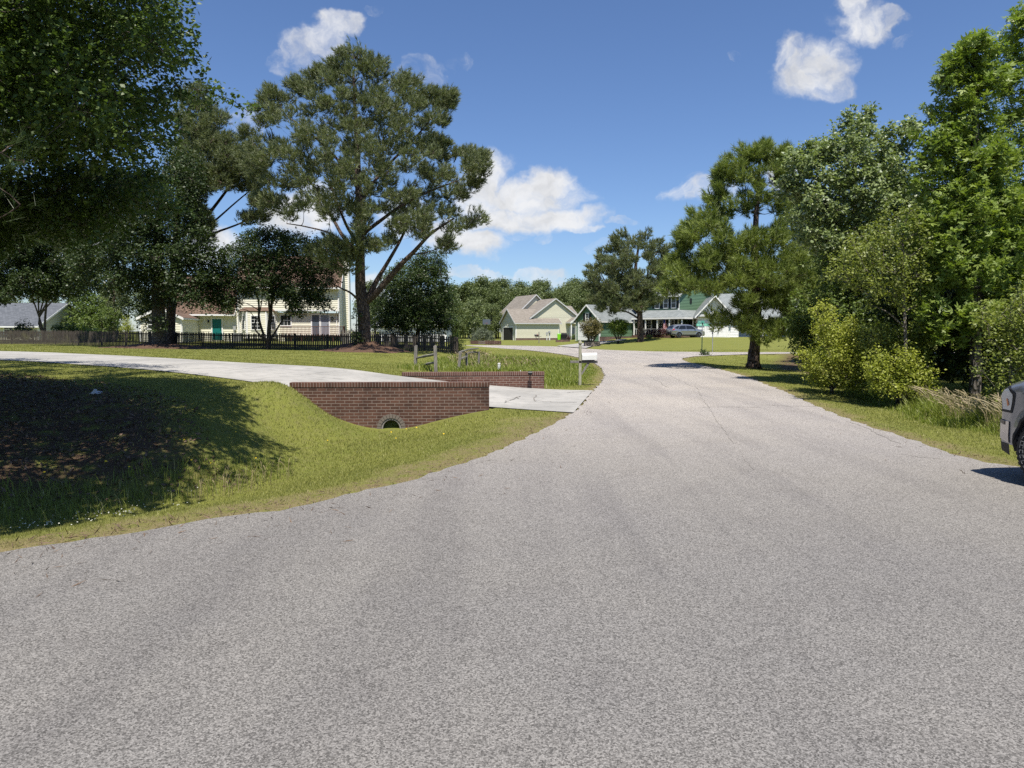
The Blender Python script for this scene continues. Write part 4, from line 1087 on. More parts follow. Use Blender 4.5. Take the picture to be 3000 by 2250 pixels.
# open garage in the left gable: flat panel coloured as its inner shade
def gdoor(m):
    m.b(-.05, -.01, 1.0, 5.6, 0.02, 2.35)
H2.part('garage_shade_panel', 'interior_shade', lambda m: m.b(-.04, .0, 1.1, 5.5, .02, 2.25))
H2.part('garage_frame', 'white_trim', lambda m: (m.b(-.08, 0, .9, 1.1, .0, 2.45), m.b(-.08, 0, 5.5, 5.7, .0, 2.45), m.b(-.078, 0, 1.1, 5.5, 2.25, 2.45)))
# main gable block
m0, m1, mf = 3.3, 12.6, .9
zeB, zrB = z2(929, 124), z2(876, 126)
H2.wall('pale_siding', [((m0, mf), (m1, mf), gab(m1 - m0, .45, zeB, zrB)), ((m1, mf), (m1, 11), rect(10.1, .45, zeB)), ((m0, 11), (m0, mf), rect(10.1, zeA, zeB))])
H2.part('foundation', 'brick_base', lambda m: m.b(8.35, m1, mf - .02, mf + .1, -.9, .45))
H2.gable_roof(m0, m1, mf, 11, zeB, zrB, 'y', .35, 'tan_shingle', 'grey_trim', end=.35)
n0, n1, nf = 3.7, 10.7, 7.5
zeC, zrC = z2(915, 129), z2(864, 131)
H2.wall('pale_siding', [((n0, nf), (n1, nf), gab(n1 - n0, zeA, zeC, zrC)), ((n0, 16), (n0, nf), rect(8.5, zeA - 2, zeC))])
H2.gable_roof(n0, n1, nf, 16, zeC, zrC, 'y', .35, 'tan_shingle', 'grey_trim', end=.4)
H2.gable_roof(10.5, 14.5, 4, 12, zeB - .2, zeB + 2.2, 'x', .3, 'tan_shingle', 'grey_trim')
# entry porch gable
e0, e1 = 10.2, 12.4
zeP, zrP = z2(944, 124), z2(931, 124)
H2.gable_roof(e0, e1, -.9, mf, zeP, zrP, 'y', .15, 'tan_shingle', 'white_trim', end=.1)
H2.part('porch_post', 'white_trim', lambda m: m.b(e0, e0 + .18, -.85, -.67, -.6, zeP)); H2.part('porch_post', 'white_trim', lambda m: m.b(e1 - .18, e1, -.85, -.67, -.6, zeP))
H2.part('porch_gable', 'pale_siding', lambda m: siding(m, (e0, -.78), (e1, -.78), gab(e1 - e0, zeP - .25, zeP, zrP)))
H2.door((11.3, mf - .03, .3), 0, .95, 2.05, 'door_grey')
H2.part('step', 'brick_base', lambda m: m.b(10.5, 12.2, -.6, mf - .05, -.9, .25))
H2.part('security_light', 'white_trim', lambda m: m.lathe([(.02, 0), (.07, .06), (.05, .2)], (-.12, 3.3, 2.6), 'z', 6))
def simple(name, px, py, Y, fn, mat, label, cat):
    p = P(px, py, Y); z = hz(p[0], Y); m = MB(Matrix.Translation((p[0], Y, z))); fn(m); o = m.build(name, mat, loc=(p[0], Y, z)); tag(o, label, cat); return o
# wheelie bin
p = P(1638, 994, 120); z = hz(p[0], 120)
root = empty('wheelie_bin', (p[0], 120, z)); tag(root, 'bright green wheelie bin by the corner of the far cream house', 'bin')
m = MB(Matrix.Translation((p[0], 120, z))); m.prism([(-.25, -.28, .05), (.25, -.28, .05), (.31, -.34, 1.0), (-.31, -.34, 1.0)], (0, .6, 0)); m.build('bin_body', 'bin_green', root)
m = MB(Matrix.Translation((p[0], 120, z))); m.prism([(-.33, -.37, 1.0), (.33, -.37, 1.0), (.31, -.30, 1.09), (-.31, -.30, 1.09)], (0, .68, 0)); m.build('lid', 'bin_green', root)
for sx in (-.3, .3):
    m = MB(Matrix.Translation((p[0] + sx, 120.3, z))); m.lathe([(.11, -.03), (.11, .03)], (0, 0, .11), 'x', 10); m.build('wheel', 'rubber', root)
p = P(1652, 994, 119.6); z = hz(p[0], 119.6)
root = empty('gas_grill', (p[0], 119.6, z)); tag(root, 'black box-shaped grill standing between the green bin and the entry porch', 'grill')
m = MB(Matrix.Translation((p[0], 119.6, z))); m.b(-.55, .55, -.3, .3, .55, .95); m.prism([(-.5, -.28, .95), (.5, -.28, .95), (.42, -.2, 1.2), (-.42, -.2, 1.2)], (0, .5, 0)); m.build('grill_body', 'black_metal', root)
m = MB(Matrix.Translation((p[0], 119.6, z))); m.b(-.5, .5, -.25, .25, .02, .54); m.build('cabinet', 'plastic_black', root)
p = P(1606, 997, 119.5); z = hz(p[0], 119.5)
root = empty('utility_pedestal', (p[0], 119.5, z)); tag(root, 'grey utility meter pedestal in front of the long wall of the far cream house', 'utility meter')
m = MB(Matrix.Translation((p[0], 119.5, z))); m.b(-.3, -.15, -.06, .06, -.1, 1.0); m.b(.12, .34, -.08, .08, -.1, 1.1); m.build('pedestal_post', 'grey_trim', root)
m = MB(Matrix.Translation((p[0], 119.5, z))); m.b(-.38, -.02, -.16, .0, .9, 1.35); m.b(.0, .36, -.18, .0, 1.1, 1.55); m.lathe([(.13, -.12), (.13, 0)], (.2, -.18, 1.35), 'y', 10); m.build('meter_box', 'box_grey', root)
def planter(px, py, Y, w_, d_, h, mat, label):
    p = P(px, py, Y); x = float(p[0]); z = hz(x, Y); m = MB(Matrix.Translation((x, Y, z)))
    root = empty('planter', (x, Y, z)); tag(root, label, 'planter')
    m.b(-w_ / 2, w_ / 2, -d_ / 2, -d_ / 2 + .12, -.2, h); m.b(-w_ / 2, w_ / 2, d_ / 2 - .12, d_ / 2, -.2, h); m.b(-w_ / 2, -w_ / 2 + .12, -d_ / 2 + .121, d_ / 2 - .121, -.2, h - .003); m.b(w_ / 2 - .12, w_ / 2, -d_ / 2 + .121, d_ / 2 - .121, -.2, h - .003)
    m.build('planter_wall', mat, root); s_ = MB(Matrix.Translation((x, Y, z))); s_.b(-w_ / 2 + .12, w_ / 2 - .12, -d_ / 2 + .12, d_ / 2 - .12, -.1, h - .08); s_.build('soil', 'soil', root)
planter(1649, 1010, 100, 1.95, 1.1, .26, 'brick_base', 'low dark brick planter with a red flower on the lawn of the far cream house')
planter(1734, 1014, 76, 1.62, 1.2, .60, 'grey_brick', 'grey block planter ring holding the round crape myrtle beside the driveway')
# brick edging wall by the big grey-green shrub
pa, pb, pc_ = P(1378, 1009, 92), P(1421, 1009, 90), P(1466, 1009, 89)
root = empty('garden_wall', (pb[0], 90, hz(pb[0], 90))); tag(root, 'low brick garden wall below the grey-green shrub on the far side of the road', 'wall')
for (a_, b_, hh, nm) in ((pa, pb, .42, 'wall_section'), (pb, pc_, .50, 'wall_section')):
    ang = math.atan2(b_[1] - a_[1], b_[0] - a_[0]); L = math.hypot(b_[0] - a_[0], b_[1] - a_[1]); m = MB(Matrix.Translation((a_[0], a_[1], hz(a_[0], a_[1]))) @ Matrix.Rotation(ang, 4, 'Z'))
    m.b(0, L - .003, 0, .25, -.3, hh); m.build(nm, 'brick_base', root)
# basketball hoop
p = P(1425, 1000, 112); x = float(p[0]); z = hz(x, 112)
root = empty('basketball_hoop', (x, 112, z)); tag(root, 'dark basketball backboard on a pole behind the grey-green shrub', 'basketball hoop')
m = MB(); m.tube([(x, 112, z), (x, 112, z + 2.6), (x + .2, 111.6, z + 3.0)], .06, 6); m.build('pole', 'black_metal', root)
m = MB(); m.b(x - .55, x + .65, 111.5, 111.56, z + 2.65, z + 3.45); m.build('backboard', 'glass_blue', root)
m = MB(); m.tube([(x + .22 * math.cos(t), 111.2 + .22 * math.sin(t), z + 2.85) for t in np.linspace(0, 6.28, 13)], .015, 4); m.build('rim', 'stop_red', root)

# ------------------------------------------------------------------ green house (seen corner-on)
O = P(1687, 994, 95)
gb = .70
A3 = R(-45)
H3 = House('green_house', (O[0], 95, gb), A3, 'green sided house with grey roofs and a wide white-posted porch behind the parked silver car')
gw, gd_ = 4.0, 9.0
ge, gr = 2.45, 4.35
H3.wall('green_siding', [((0, 0), (gw, 0), gab(gw, -.3, ge, gr)), ((gw, 0), (gw, gd_), rect(gd_, .30, ge)), ((0, gd_), (0, 0), rect(gd_, -.3, ge))])
H3.part('foundation', 'brick_base', lambda m: m.b(gw - .1, gw + .012, .06, gd_, -.6, .30))
H3.gable_roof(0, gw, 0, gd_ + 1.5, ge, gr, 'y', .3, 'grey_shingle', 'white_trim', end=.35)
H3.window((1.95, 0, 2.35), 0, .42, .95, (2, 3), shutters='shutter')
def gdoor3(m):
    m.b(.55, 2.9, -.075, -.045, -.2, 2.0)
    for k in range(1, 4): m.b(.57, 2.88, -.082, -.075, 2.1 * k / 4 - .212, 2.1 * k / 4 - .188)
H3.part('garage_door', 'garage_door', gdoor3); H3.part('door_frame', 'white_trim', lambda m: (m.b(.40, .55, -.09, 0, -.2, 2.14), m.b(2.9, 3.05, -.09, 0, -.2, 2.14), m.b(.55, 2.9, -.088, 0, 2.0, 2.14)))
def stair(m):
    for k in range(4): m.b(gw + .1 + 1.2 - .3 * k, gw + .1 + 1.5 - .3 * k, 7.6, 8.7, -.05, .18 * (k + 1))
def stair_rail(m):
    for sy in (7.55, 8.75):
        m.prism([(gw + 1.6, sy, .75), (gw + .1, sy, 1.5), (gw + .1, sy, 1.62), (gw + 1.6, sy, .87)], (0, .06, 0))
        for k in range(6): x_ = gw + 1.55 - .28 * k; m.b(x_, x_ + .05, sy, sy + .06, 0, .76 + .13 * k)
H3.part('steps', 'stair_wood', stair); H3.part('stair_railing', 'stair_wood', stair_rail)
# two-storey block, its near corner at (cu, cv)
cu, cv = 10.2, 8.8
LU, LV = 6.6, 8.0
zp0, zp1, zE = 2.80, 3.80, 5.85
H3.wall('green_siding', [((cu - LU, cv), (cu, cv), rect(LU, .5, zE)), ((cu, cv), (cu, cv + LV), gab(LV, .5, zE, zE + 2.6)), ((cu - LU, cv + LV), (cu - LU, cv), gab(LV, .5, zE, zE + 2.6))])
H3.gable_roof(cu - LU, cu, cv, cv + LV, zE, zE + 2.6, 'x', .45, 'grey_shingle', 'white_trim', end=.35)
PW = 2.1
H3.part('porch_roof', 'grey_shingle', lambda m: (slab(m, (gw + .2, cv - PW, zp0), (cu + PW, cv - PW, zp0), (cu + .05, cv - .05, zp1), (gw + .2, cv - .05, zp1), .1),
                                                slab(m, (cu + PW, cv - PW, zp0 + .003), (cu + PW, cv + LV, zp0 + .003), (cu + .05, cv + LV, zp1 + .003), (cu + .05, cv - .05, zp1 + .003), .1)))
H3.part('fascia', 'white_trim', lambda m: (m.b(gw + .2, cu + PW - .003, cv - PW - .035, cv - PW - .005, zp0 - .24, zp0 - .02), m.b(cu + PW + .005, cu + PW + .035, cv - PW, cv + LV, zp0 - .24, zp0 - .02)))
H3.part('porch_ceiling', 'soffit', lambda m: (m.b(gw + .25, cu + PW - .1, cv - PW + .1, cv - .06, zp0 - .20, zp0 - .16), m.b(cu + .06, cu + PW - .1, cv - .05, cv + LV, zp0 - .203, zp0 - .163)))
H3.part('porch_floor', 'brick_base', lambda m: (m.b(gw + .2, cu + PW - .1, cv - PW + .1, cv - .03, -.4, .45), m.b(cu + .03, cu + PW - .1, cv - .02, cv + LV, -.4, .447)))
for k in range(5):
    t = gw + .5 + k * (cu + PW - gw - .9) / 4
    H3.part('porch_post', 'white_trim', lambda m: m.b(t - .07, t + .07, cv - PW + .12, cv - PW + .26, .45, zp0 - .2))
for k in range(1, 5):
    t = cv - PW + .2 + k * (LV + PW - .4) / 4
    H3.part('porch_post', 'white_trim', lambda m: m.b(cu + PW - .3, cu + PW - .16, t - .07, t + .07, .45, zp0 - .2))
H3.part('porch_railing', 'white_trim', lambda m: [m.b(gw + .6, cu + PW - .35, cv - PW + .16, cv - PW + .21, 1.25, 1.31), m.b(cu + PW - .25, cu + PW - .20, cv - PW + .4, cv + LV, 1.25, 1.31)] + [m.b(gw + .6 + k * .28, gw + .63 + k * .28, cv - PW + .17, cv - PW + .2, .55, 1.25) for k in range(27)])
for s_ in (1.0, 2.6, 4.6, 6.0): H3.window((cu - s_, cv, 1.0), 0, .75, 1.45, (2, 4), shutters='shutter', frame='grey_trim')
H3.door((cu - 3.6, cv, .45), 0, .95, 2.05, 'shutter')
for s_ in (.75, 1.95, 3.3): H3.window((cu - s_, cv, zp1 + .30), 0, .62, 1.25, (1, 2), shutters='shutter')
H3.window((cu, cv + 2.9, zp1 + 1.0), R(90), .3, .5, (1, 1), frame='shutter')
H3.window((cu, cv + 4.5, 1.0), R(90), .8, 1.3, (2, 2), frame='grey_trim')
# white garage beside it
H4 = House('white_garage', P(2044, 991, 91).tolist()[:2] + [gb - .08], R(-8), 'white double garage with a steep front gable beside the green house porch')
def z4(py, Y=90.0): return float(P(1500, py, Y)[2]) - gb + .08
gwid = (2128 - 2044) / F * 91.5 + .25
e4, r4 = z4(919), z4(868)
H4.wall('white_siding', [((0, 0), (gwid, 0), gab(gwid, -.1, e4, r4)), ((gwid, 0), (gwid, 7), rect(7, -.1, e4)), ((0, 7), (0, 0), rect(7, -.1, e4))])
H4.gable_roof(0, gwid, 0, 8, e4, r4, 'y', .45, 'grey_shingle', 'white_trim', end=.75)
H4.part('frieze', 'grey_trim', lambda m: m.b(-.1, gwid + .1, -.62, -.03, e4 - .35, e4 - .05))
def gd4(m):
    m.b(.95, gwid - .35, -.07, -.035, -.08, 2.15)
    for k in range(1, 4): m.b(.97, gwid - .37, -.078, -.07, 2.15 * k / 4 - .085, 2.15 * k / 4 - .065)
gd = H4.part('garage_door', 'garage_door', gd4)
H4.part('handle', 'black_metal', lambda m: m.b(1.75, 1.83, -.1, -.078, .75, 1.15), parent=gd)
H4.part('door_pane', 'glass_dark', lambda m: [m.b(1.3 + k * .55, 1.62 + k * .55, -.085, -.078, 1.75, 1.98) for k in range(3)], parent=gd)
H4.part('door_frame', 'white_trim', lambda m: (m.b(.8, .95, -.09, -.03, -.08, 2.32), m.b(gwid - .35, gwid - .2, -.09, -.03, -.08, 2.32), m.b(.95, gwid - .35, -.088, -.03, 2.15, 2.32)))
H4.wall('white_siding', [((gwid + .004, 1.5), (gwid + 1.3, 1.5), rect(1.3, .3, e4 - .3)), ((gwid + 1.3, 1.5), (gwid + 1.3, 5), rect(3.5, .3, e4 - .3)), ((gwid + 1.3, 5), (gwid + 8, 5), rect(6.7, .3, e4 - .3))])
H4.gable_roof(gwid - .5, gwid + 9, 1.5, 9.5, e4 - .3, r4 + .5, 'x', .4, 'grey_shingle', 'white_trim')
H4.part('steps', 'brick_base', lambda m: (m.b(gwid + 1.4, gwid + 4.4, .8, 1.5, -.2, .3), m.b(gwid + 1.4, gwid + 4.4, .3, .8, -.2, .12)))
H4.part('porch_post', 'white_trim', lambda m: m.b(gwid + 4.2, gwid + 4.4, 1.2, 1.4, .3, e4 - .6))
H4.window((gwid + 3, 5, 1.0), 0, .8, 1.3, (2, 2))

# ------------------------------------------------------------------ flag on the porch
p = P(1944, 935, 93.2); root = empty('flag', (p[0], 93.2, p[2] - 1.6)); tag(root, 'striped flag hanging limp from a slanted pole on the porch', 'flag')
m = MB(); m.tube([(p[0] + .75, 93.9, p[2] - .95), (p[0] - .12, 93.2, p[2] + .12)], .02, 6); m.build('flag_pole', 'white_trim', root)
def fpt(u, v):
    return (p[0] - .08 + u * .42 + .06 * math.sin(v * 5 + u * 3) + v * .12, 93.2 + .10 * math.sin(u * 9 + v * 2), p[2] - v * 1.42 + .02 * math.sin(u * 8) - u * .1 + .05)
m = MB(); nu, nv = 13, 16
for i in range(nu):
    for j in range(nv):
        m.mi = 2 if (j < 7 and i < 7) else (0 if i % 2 == 0 else 1)
        m.face([fpt(i / nu, j / nv), fpt((i + 1) / nu, j / nv), fpt((i + 1) / nu, (j + 1) / nv), fpt(i / nu, (j + 1) / nv)])
m.build('cloth', ['flag_red', 'flag_white', 'flag_blue'], root)

# ------------------------------------------------------------------ vehicles
def interp(pts, x): return float(np.interp(x, [q[0] for q in pts], [q[1] for q in pts]))
class Veh:
    """body lofted from side profile; local x lateral, y along (front +y), z up"""
    def __init__(s, xf, top, bottom, W, belt, tumble, L, wheels, wr, arch, plan):
        s.__dict__.update(locals())
    def bot(s, y):
        b = interp(s.bottom, y)
        for wy in s.wheels:
            d = abs(y - wy)
            if d < s.arch: b = max(b, s.wr + math.sqrt(s.arch ** 2 - d ** 2) * 1.0)
        return b
    def wid(s, y, z):
        w_ = s.W * interp(s.plan, y)
        zt = interp(s.top, y)
        if z > s.belt: w_ -= s.tumble * (z - s.belt)
        if z < .5: w_ -= .12 * (.5 - z)
        bulge = .0
        edge = (zt - z)
        w_ -= .10 * max(0, 1 - edge / .09) ** 2
        w_ += .025 * math.exp(-((z - s.belt * .86) / .12) ** 2)
        for wy in s.wheels:
            d = math.hypot(y - wy, z - s.wr) - s.arch
            if 0 <= d < .09: w_ += .02 * (1 - d / .09)
        return w_
    def body(s, parent, mat, name='body'):
        ys = np.linspace(-s.L / 2, s.L / 2, 190); nz_, nx_ = 16, 10; m = MB(s.xf); rings = []
        for y in ys:
            b_, t_ = s.bot(y), interp(s.top, y); b_ = min(b_, t_ - .02); ring = []
            zs_ = [b_ + (t_ - b_) * (k / nz_) for k in range(nz_ + 1)]
            for z in zs_: ring.append((-s.wid(y, z), y, z))
            wt = s.wid(y, t_)
            for k in range(1, nx_): ring.append((-wt + 2 * wt * k / nx_, y, t_ + .035 * math.sin(math.pi * k / nx_)))
            for z in zs_[::-1]: ring.append((s.wid(y, z), y, z))
            rings.append(ring)
        n = len(rings[0])
        i0 = m._add([q for r_ in rings for q in r_])
        for i in range(len(rings) - 1):
            for j in range(n):
                m.f.append((i0 + i * n + j, i0 + i * n + (j + 1) % n, i0 + (i + 1) * n + (j + 1) % n, i0 + (i + 1) * n + j)); m.m.append(0)
        m.f.append(tuple(i0 + j for j in range(n))); m.f.append(tuple(i0 + (len(rings) - 1) * n + j for j in range(n))[::-1]); m.m += [0, 0]
        o = m.build(name, mat, parent, smooth=True)
        try:
            o.data.set_sharp_from_angle(angle=R(38))
        except Exception: pass
        return o
    def side_patch(s, poly, mat, name, parent, sides=(-1, 1), off=.006, label=None):
        """poly (y,z) convex"""
        for sg in sides:
            m = MB(s.xf); zs_ = [q[1] for q in poly]; z0, z1 = min(zs_), max(zs_); N, K = 8, 12
            for i in range(N):
                za, zb_ = z0 + (z1 - z0) * i / N + 1e-4, z0 + (z1 - z0) * (i + 1) / N - 1e-4
                ra, rb = span(poly, za), span(poly, zb_)
                if not ra or not rb: continue
                for k in range(K):
                    q = []
                    for (r_, z_, t_) in ((ra, za, k / K), (ra, za, (k + 1) / K), (rb, zb_, (k + 1) / K), (rb, zb_, k / K)):
                        y_ = r_[0] + (r_[1] - r_[0]) * t_; q.append((sg * (s.wid(y_, z_) + off), y_, z_))
                    m.face(q if sg > 0 else q[::-1])
            m.build(name, mat, parent, smooth=True)
    def top_patch(s, y0, y1, w0, w1, mat, name, parent, off=.008):
        m = MB(s.xf); N, K = 10, 8
        for i in range(N):
            ya, yb = y0 + (y1 - y0) * i / N, y0 + (y1 - y0) * (i + 1) / N
            for k in range(K):
                q = []
                for (y_, t_) in ((ya, k / K), (ya, (k + 1) / K), (yb, (k + 1) / K), (yb, k / K)):
                    ww = w0 + (w1 - w0) * (y_ - y0) / (y1 - y0); x_ = ww * (2 * t_ - 1); wt = s.wid(y_, interp(s.top, y_))
                    q.append((x_, y_ , interp(s.top, y_) + .035 * math.sin(math.pi * (x_ / wt + 1) / 2) + off))
                m.face(q)
        m.build(name, mat, parent, smooth=True)
    def wheel(s, wy, sg, parent, tr=.34, rr=.23, tw=.22, spokes=5, lettering=False, steer=0.0, inset=.0):
        c = (sg * (s.W - tw / 2 - .01 + inset), wy, s.wr)
        xf = s.xf @ Matrix.Translation(c) @ Matrix.Rotation(steer, 4, 'Z')
        m = MB(xf); h = tw / 2
        m.lathe([(rr, -h * .9), (tr * .93, -h), (tr, -h * .6), (tr, h * .6), (tr * .93, h), (rr, h * .9)], (0, 0, 0), 'x', 40)
        for k in range(44):
            t = 2 * math.pi * k / 44
            for sx in (-.55, 0, .55):
                tt = t + (.07 if sx == 0 else 0); m.xf = xf @ Matrix.Rotation(tt, 4, 'X'); m.box((sx * h, 0, tr - .002), (h * .42, .034, .012))
        m.xf = xf
        w_ = m.build('wheel', 'rubber', parent, smooth=False)
        m = MB(xf); o_ = sg * h * .9
        m.lathe([(rr, o_), (rr * .95, o_ - sg * .02), (rr * .9, o_ - sg * .07), (.02, o_ - sg * .07)] if sg < 0 else [(.02, o_ - .07), (rr * .9, o_ - .07), (rr * .95, o_ - .02), (rr, o_)], (0, 0, 0), 'x', 28)
        for k in range(spokes):
            m.xf = xf @ Matrix.Rotation(2 * math.pi * k / spokes, 4, 'X'); m.box((o_ - sg * .03, 0, rr * .5), (.03, .055, rr * .98))
        m.xf = xf; m.lathe([(.05, o_ - sg * .05), (.05, o_ - sg * .01), (.03, o_)] if True else [], (0, 0, 0), 'x', 12)
        m.build('rim', 'rim_metal', w_)
        if lettering:
            m = MB(xf); rg = np.random.default_rng(2); t = 0
            while t < 2 * math.pi:
                wv = rg.choice([.07, .09, .10]); m.xf = xf @ Matrix.Rotation(t, 4, 'X'); rm_ = (rr + tr) / 2 * 1.02; hh = .018
                for (dy, dz, sy, sz) in ((0, hh, .034, .005), (0, -hh, .034, .005), (-.015, 0, .005, .036)):
                    m.box((sg * (h + .001), dy, rm_ + dz), (.004, sy, sz))
                t += wv * 1.9 if rg.random() > .12 else .35
            m.build('sidewall_lettering', 'tyre_letter', w_)
        return w_
# silver SUV parked on the far lawn edge, facing right
pc0, pc1 = P(1957, 988, 88.3), P(2063, 988, 88.3)
sx, sy = float(pc0[0] + pc1[0]) / 2, 88.6
svz = hz(sx, sy - .9)
root = empty('parked_car', (sx, sy, svz)); tag(root, 'silver sport utility car parked beside the red hedge, facing right', 'car')
xf = Matrix.Translation((sx, sy, svz)) @ Matrix.Rotation(R(-90 + 14), 4, 'Z')
V = Veh(xf, top=[(-2.29, .72), (-2.27, .98), (-2.22, 1.10), (-1.98, 1.42), (-1.80, 1.56), (-1.4, 1.63), (-.6, 1.67), (0, 1.655), (.45, 1.57), (1.02, 1.22), (1.25, 1.10), (1.9, 1.00), (2.15, .88), (2.27, .72), (2.29, .60)],
        bottom=[(-2.29, .42), (-2.1, .30), (0, .24), (2.1, .26), (2.29, .38)], W=.92, belt=1.0, tumble=.30, L=4.58, wheels=(-1.33, 1.33), wr=.35, arch=.40, plan=[(-2.29, .86), (-2.1, .95), (-1.7, 1), (1.6, 1), (2.05, .93), (2.29, .74)])
bd = V.body(root, 'silver_paint')
V.side_patch([(-1.45, 1.08), (-.42, 1.08), (-.42, 1.52), (-1.1, 1.52)], 'glass_dark', 'side_window', root)
V.side_patch([(-.36, 1.08), (.95, 1.08), (.42, 1.46), (.18, 1.52), (-.36, 1.53)], 'glass_dark', 'side_window', root)
V.side_patch([(-1.95, 1.20), (-1.52, 1.10), (-1.2, 1.5), (-1.55, 1.46)], 'glass_dark', 'side_window', root)
V.top_patch(.50, 1.04, .58, .70, 'glass_dark', 'windshield', root); V.top_patch(-2.19, -1.88, .66, .56, 'glass_dark', 'rear_window', root, off=.012)
V.side_patch([(-2.24, .94), (-1.98, .96), (-1.92, 1.16), (-2.1, 1.10)], 'lamp_red', 'tail_light', root, off=.012)
V.side_patch([(1.85, .80), (2.22, .72), (2.16, .84), (1.9, .93)], 'lamp_clear', 'headlight', root, off=.012)
V.side_patch([(-.95, .25), (.93, .25), (.93, .40), (-.95, .40)], 'plastic_black', 'sill_trim', root, off=.012)
V.side_patch([(-2.26, .40), (-1.78, .32), (-1.80, .50), (-2.26, .55)], 'plastic_black', 'bumper_trim', root, off=.010)
m = MB(xf); m.b(-.26, .26, -2.315, -2.292, .80, .93); m.build('licence_plate', 'plate', root)
m = MB(xf); m.b(-.7, .7, -2.33, -2.28, .44, .56); m.build('rear_bumper', 'chrome', root)
for sg in (-1, 1):
    m = MB(xf); m.b(sg * .93 - .0, sg * 1.08, .72, .86, 1.06, 1.2); m.build('mirror', 'silver_paint', root, bevel=.02)
    m = MB(xf); m.b(sg * .94, sg * .965, -.25, -.05, .98, 1.01); m.b(sg * .94, sg * .965, -1.12, -.92, 1.0, 1.03); m.build('door_handle', 'chrome', root)
    m = MB(xf); m.b(sg * .915, sg * .955, -.90, .90, .415, .435); m.build('sill_strip', 'chrome', root)
    for wy in (-1.33, 1.33): V.wheel(wy, sg, root, inset=.01)
# grey pickup at the right edge, heading away
txf_c = (6.85, 5.60)
root = empty('pickup_truck', (txf_c[0], txf_c[1], 0)); tag(root, 'dark grey pickup truck at the right edge, only its front corner in view', 'pickup truck')
TA = R(5)
xf = Matrix.Translation((txf_c[0], txf_c[1], .004)) @ Matrix.Rotation(TA, 4, 'Z')
T = Veh(xf, top=[(-2.9, 1.28), (-.95, 1.30), (-.94, 1.62), (-.80, 1.86), (-.5, 1.92), (.55, 1.90), (.95, 1.72), (1.38, 1.33), (1.55, 1.24), (2.35, 1.17), (2.62, 1.10), (2.70, 1.02), (2.74, .74), (2.88, .72), (2.9, .70)],
        bottom=[(-2.9, .52), (-2.5, .45), (2.3, .42), (2.62, .40), (2.9, .46)], W=1.0, belt=1.18, tumble=.28, L=5.8, wheels=(-1.75, 1.95), wr=.40, arch=.47, plan=[(-2.9, .97), (-2.5, 1), (2.3, 1), (2.5, .975), (2.7, .92), (2.9, .76)])
V2 = T
V2.body(root, 'grey_paint')
V2.side_patch([(.05, 1.30), (1.28, 1.30), (.78, 1.76), (.05, 1.80)], 'glass_dark', 'side_window', root); V2.side_patch([(-.78, 1.30), (-.05, 1.30), (-.05, 1.80), (-.72, 1.76)], 'glass_dark', 'side_window', root)
V2.top_patch(.85, 1.42, .62, .80, 'glass_dark', 'windshield', root)
V2.side_patch([(2.50, .80), (2.67, .80), (2.69, 1.00), (2.54, 1.05), (2.44, .98)], 'lamp_clear', 'headlight', root, off=.010)
V2.side_patch([(2.48, .77), (2.69, .77), (2.71, 1.02), (2.54, 1.08), (2.40, 1.0)], 'plastic_black', 'lamp_bezel', root, off=.006)
V2.side_patch([(2.52, .86), (2.56, .84), (2.57, .93), (2.54, .93)], 'lamp_amber', 'indicator', root, off=.016)
V2.side_patch([(2.52, .42), (2.88, .44), (2.88, .705), (2.52, .68)], 'chrome', 'front_bumper', root, off=.012)
V2.side_patch([(2.52, .28), (2.80, .34), (2.86, .43), (2.52, .41)], 'plastic_black', 'air_dam', root, off=.004)
V2.side_patch([(2.60, .62), (2.84, .66), (2.86, .695), (2.60, .67)], 'glass_dark', 'bumper_recess', root, off=.017)
def arc_trim(sg):
    for wy in (1.95, -1.75):
        m = MB(xf)
        pts_ = [(sg * (V2.wid(wy + .47 * math.cos(t), .40 + .47 * math.sin(t)) + .004), wy + .455 * math.cos(t), .40 + .455 * math.sin(t)) for t in np.linspace(-.1, math.pi + .1, 17)]
        m.tube(pts_, .024, 5); m.build('wheel_arch_trim', 'plastic_black', root)
for sg in (-1, 1):
    arc_trim(sg)
    m = MB(xf); m.b(sg * 1.0, sg * 1.24, 1.0, 1.12, 1.22, 1.46); m.build('mirror', 'plastic_black', root, bevel=.03)
    for wy in (-1.75, 1.95): V2.wheel(wy, sg, root, tr=.40, rr=.23, tw=.27, lettering=(sg < 0 and wy > 0), steer=R(14) if wy > 0 else 0, spokes=6)
m = MB(xf); m.b(-.86, .86, -1.35, -.98, 1.27, 1.30); m.b(-.70, .70, 2.71, 2.76, .75, 1.0); m.build('grille', 'plastic_black', root)
m = MB(xf); m.b(-.85, .85, -2.85, 2.3, .42, .55); m.b(-.7,.7,1.2,2.6,.5,.9); m.build('chassis', 'plastic_black', root)
# a bit of white litter on the bank
p = G(280, 1157, .44); m = MB(Matrix.Translation((p[0], p[1], hz(p[0], p[1])+.01)) @ Matrix.Rotation(.4, 4, 'X')); m.prism([(-.10, -.05, 0), (.08, -.06, .0), (.12, .04, .0), (-.04, .08, .0)], (0, 0, .02)); m.prism([(-.05,-.04,.02),(.03,-.05,.02),(.02,.05,.06),(-.03,.04,.06)], (0,0,.01))
o = m.build('crumpled_paper', 'litter_white'); tag(o, 'crumpled white paper lying on the shaded bank', 'litter')
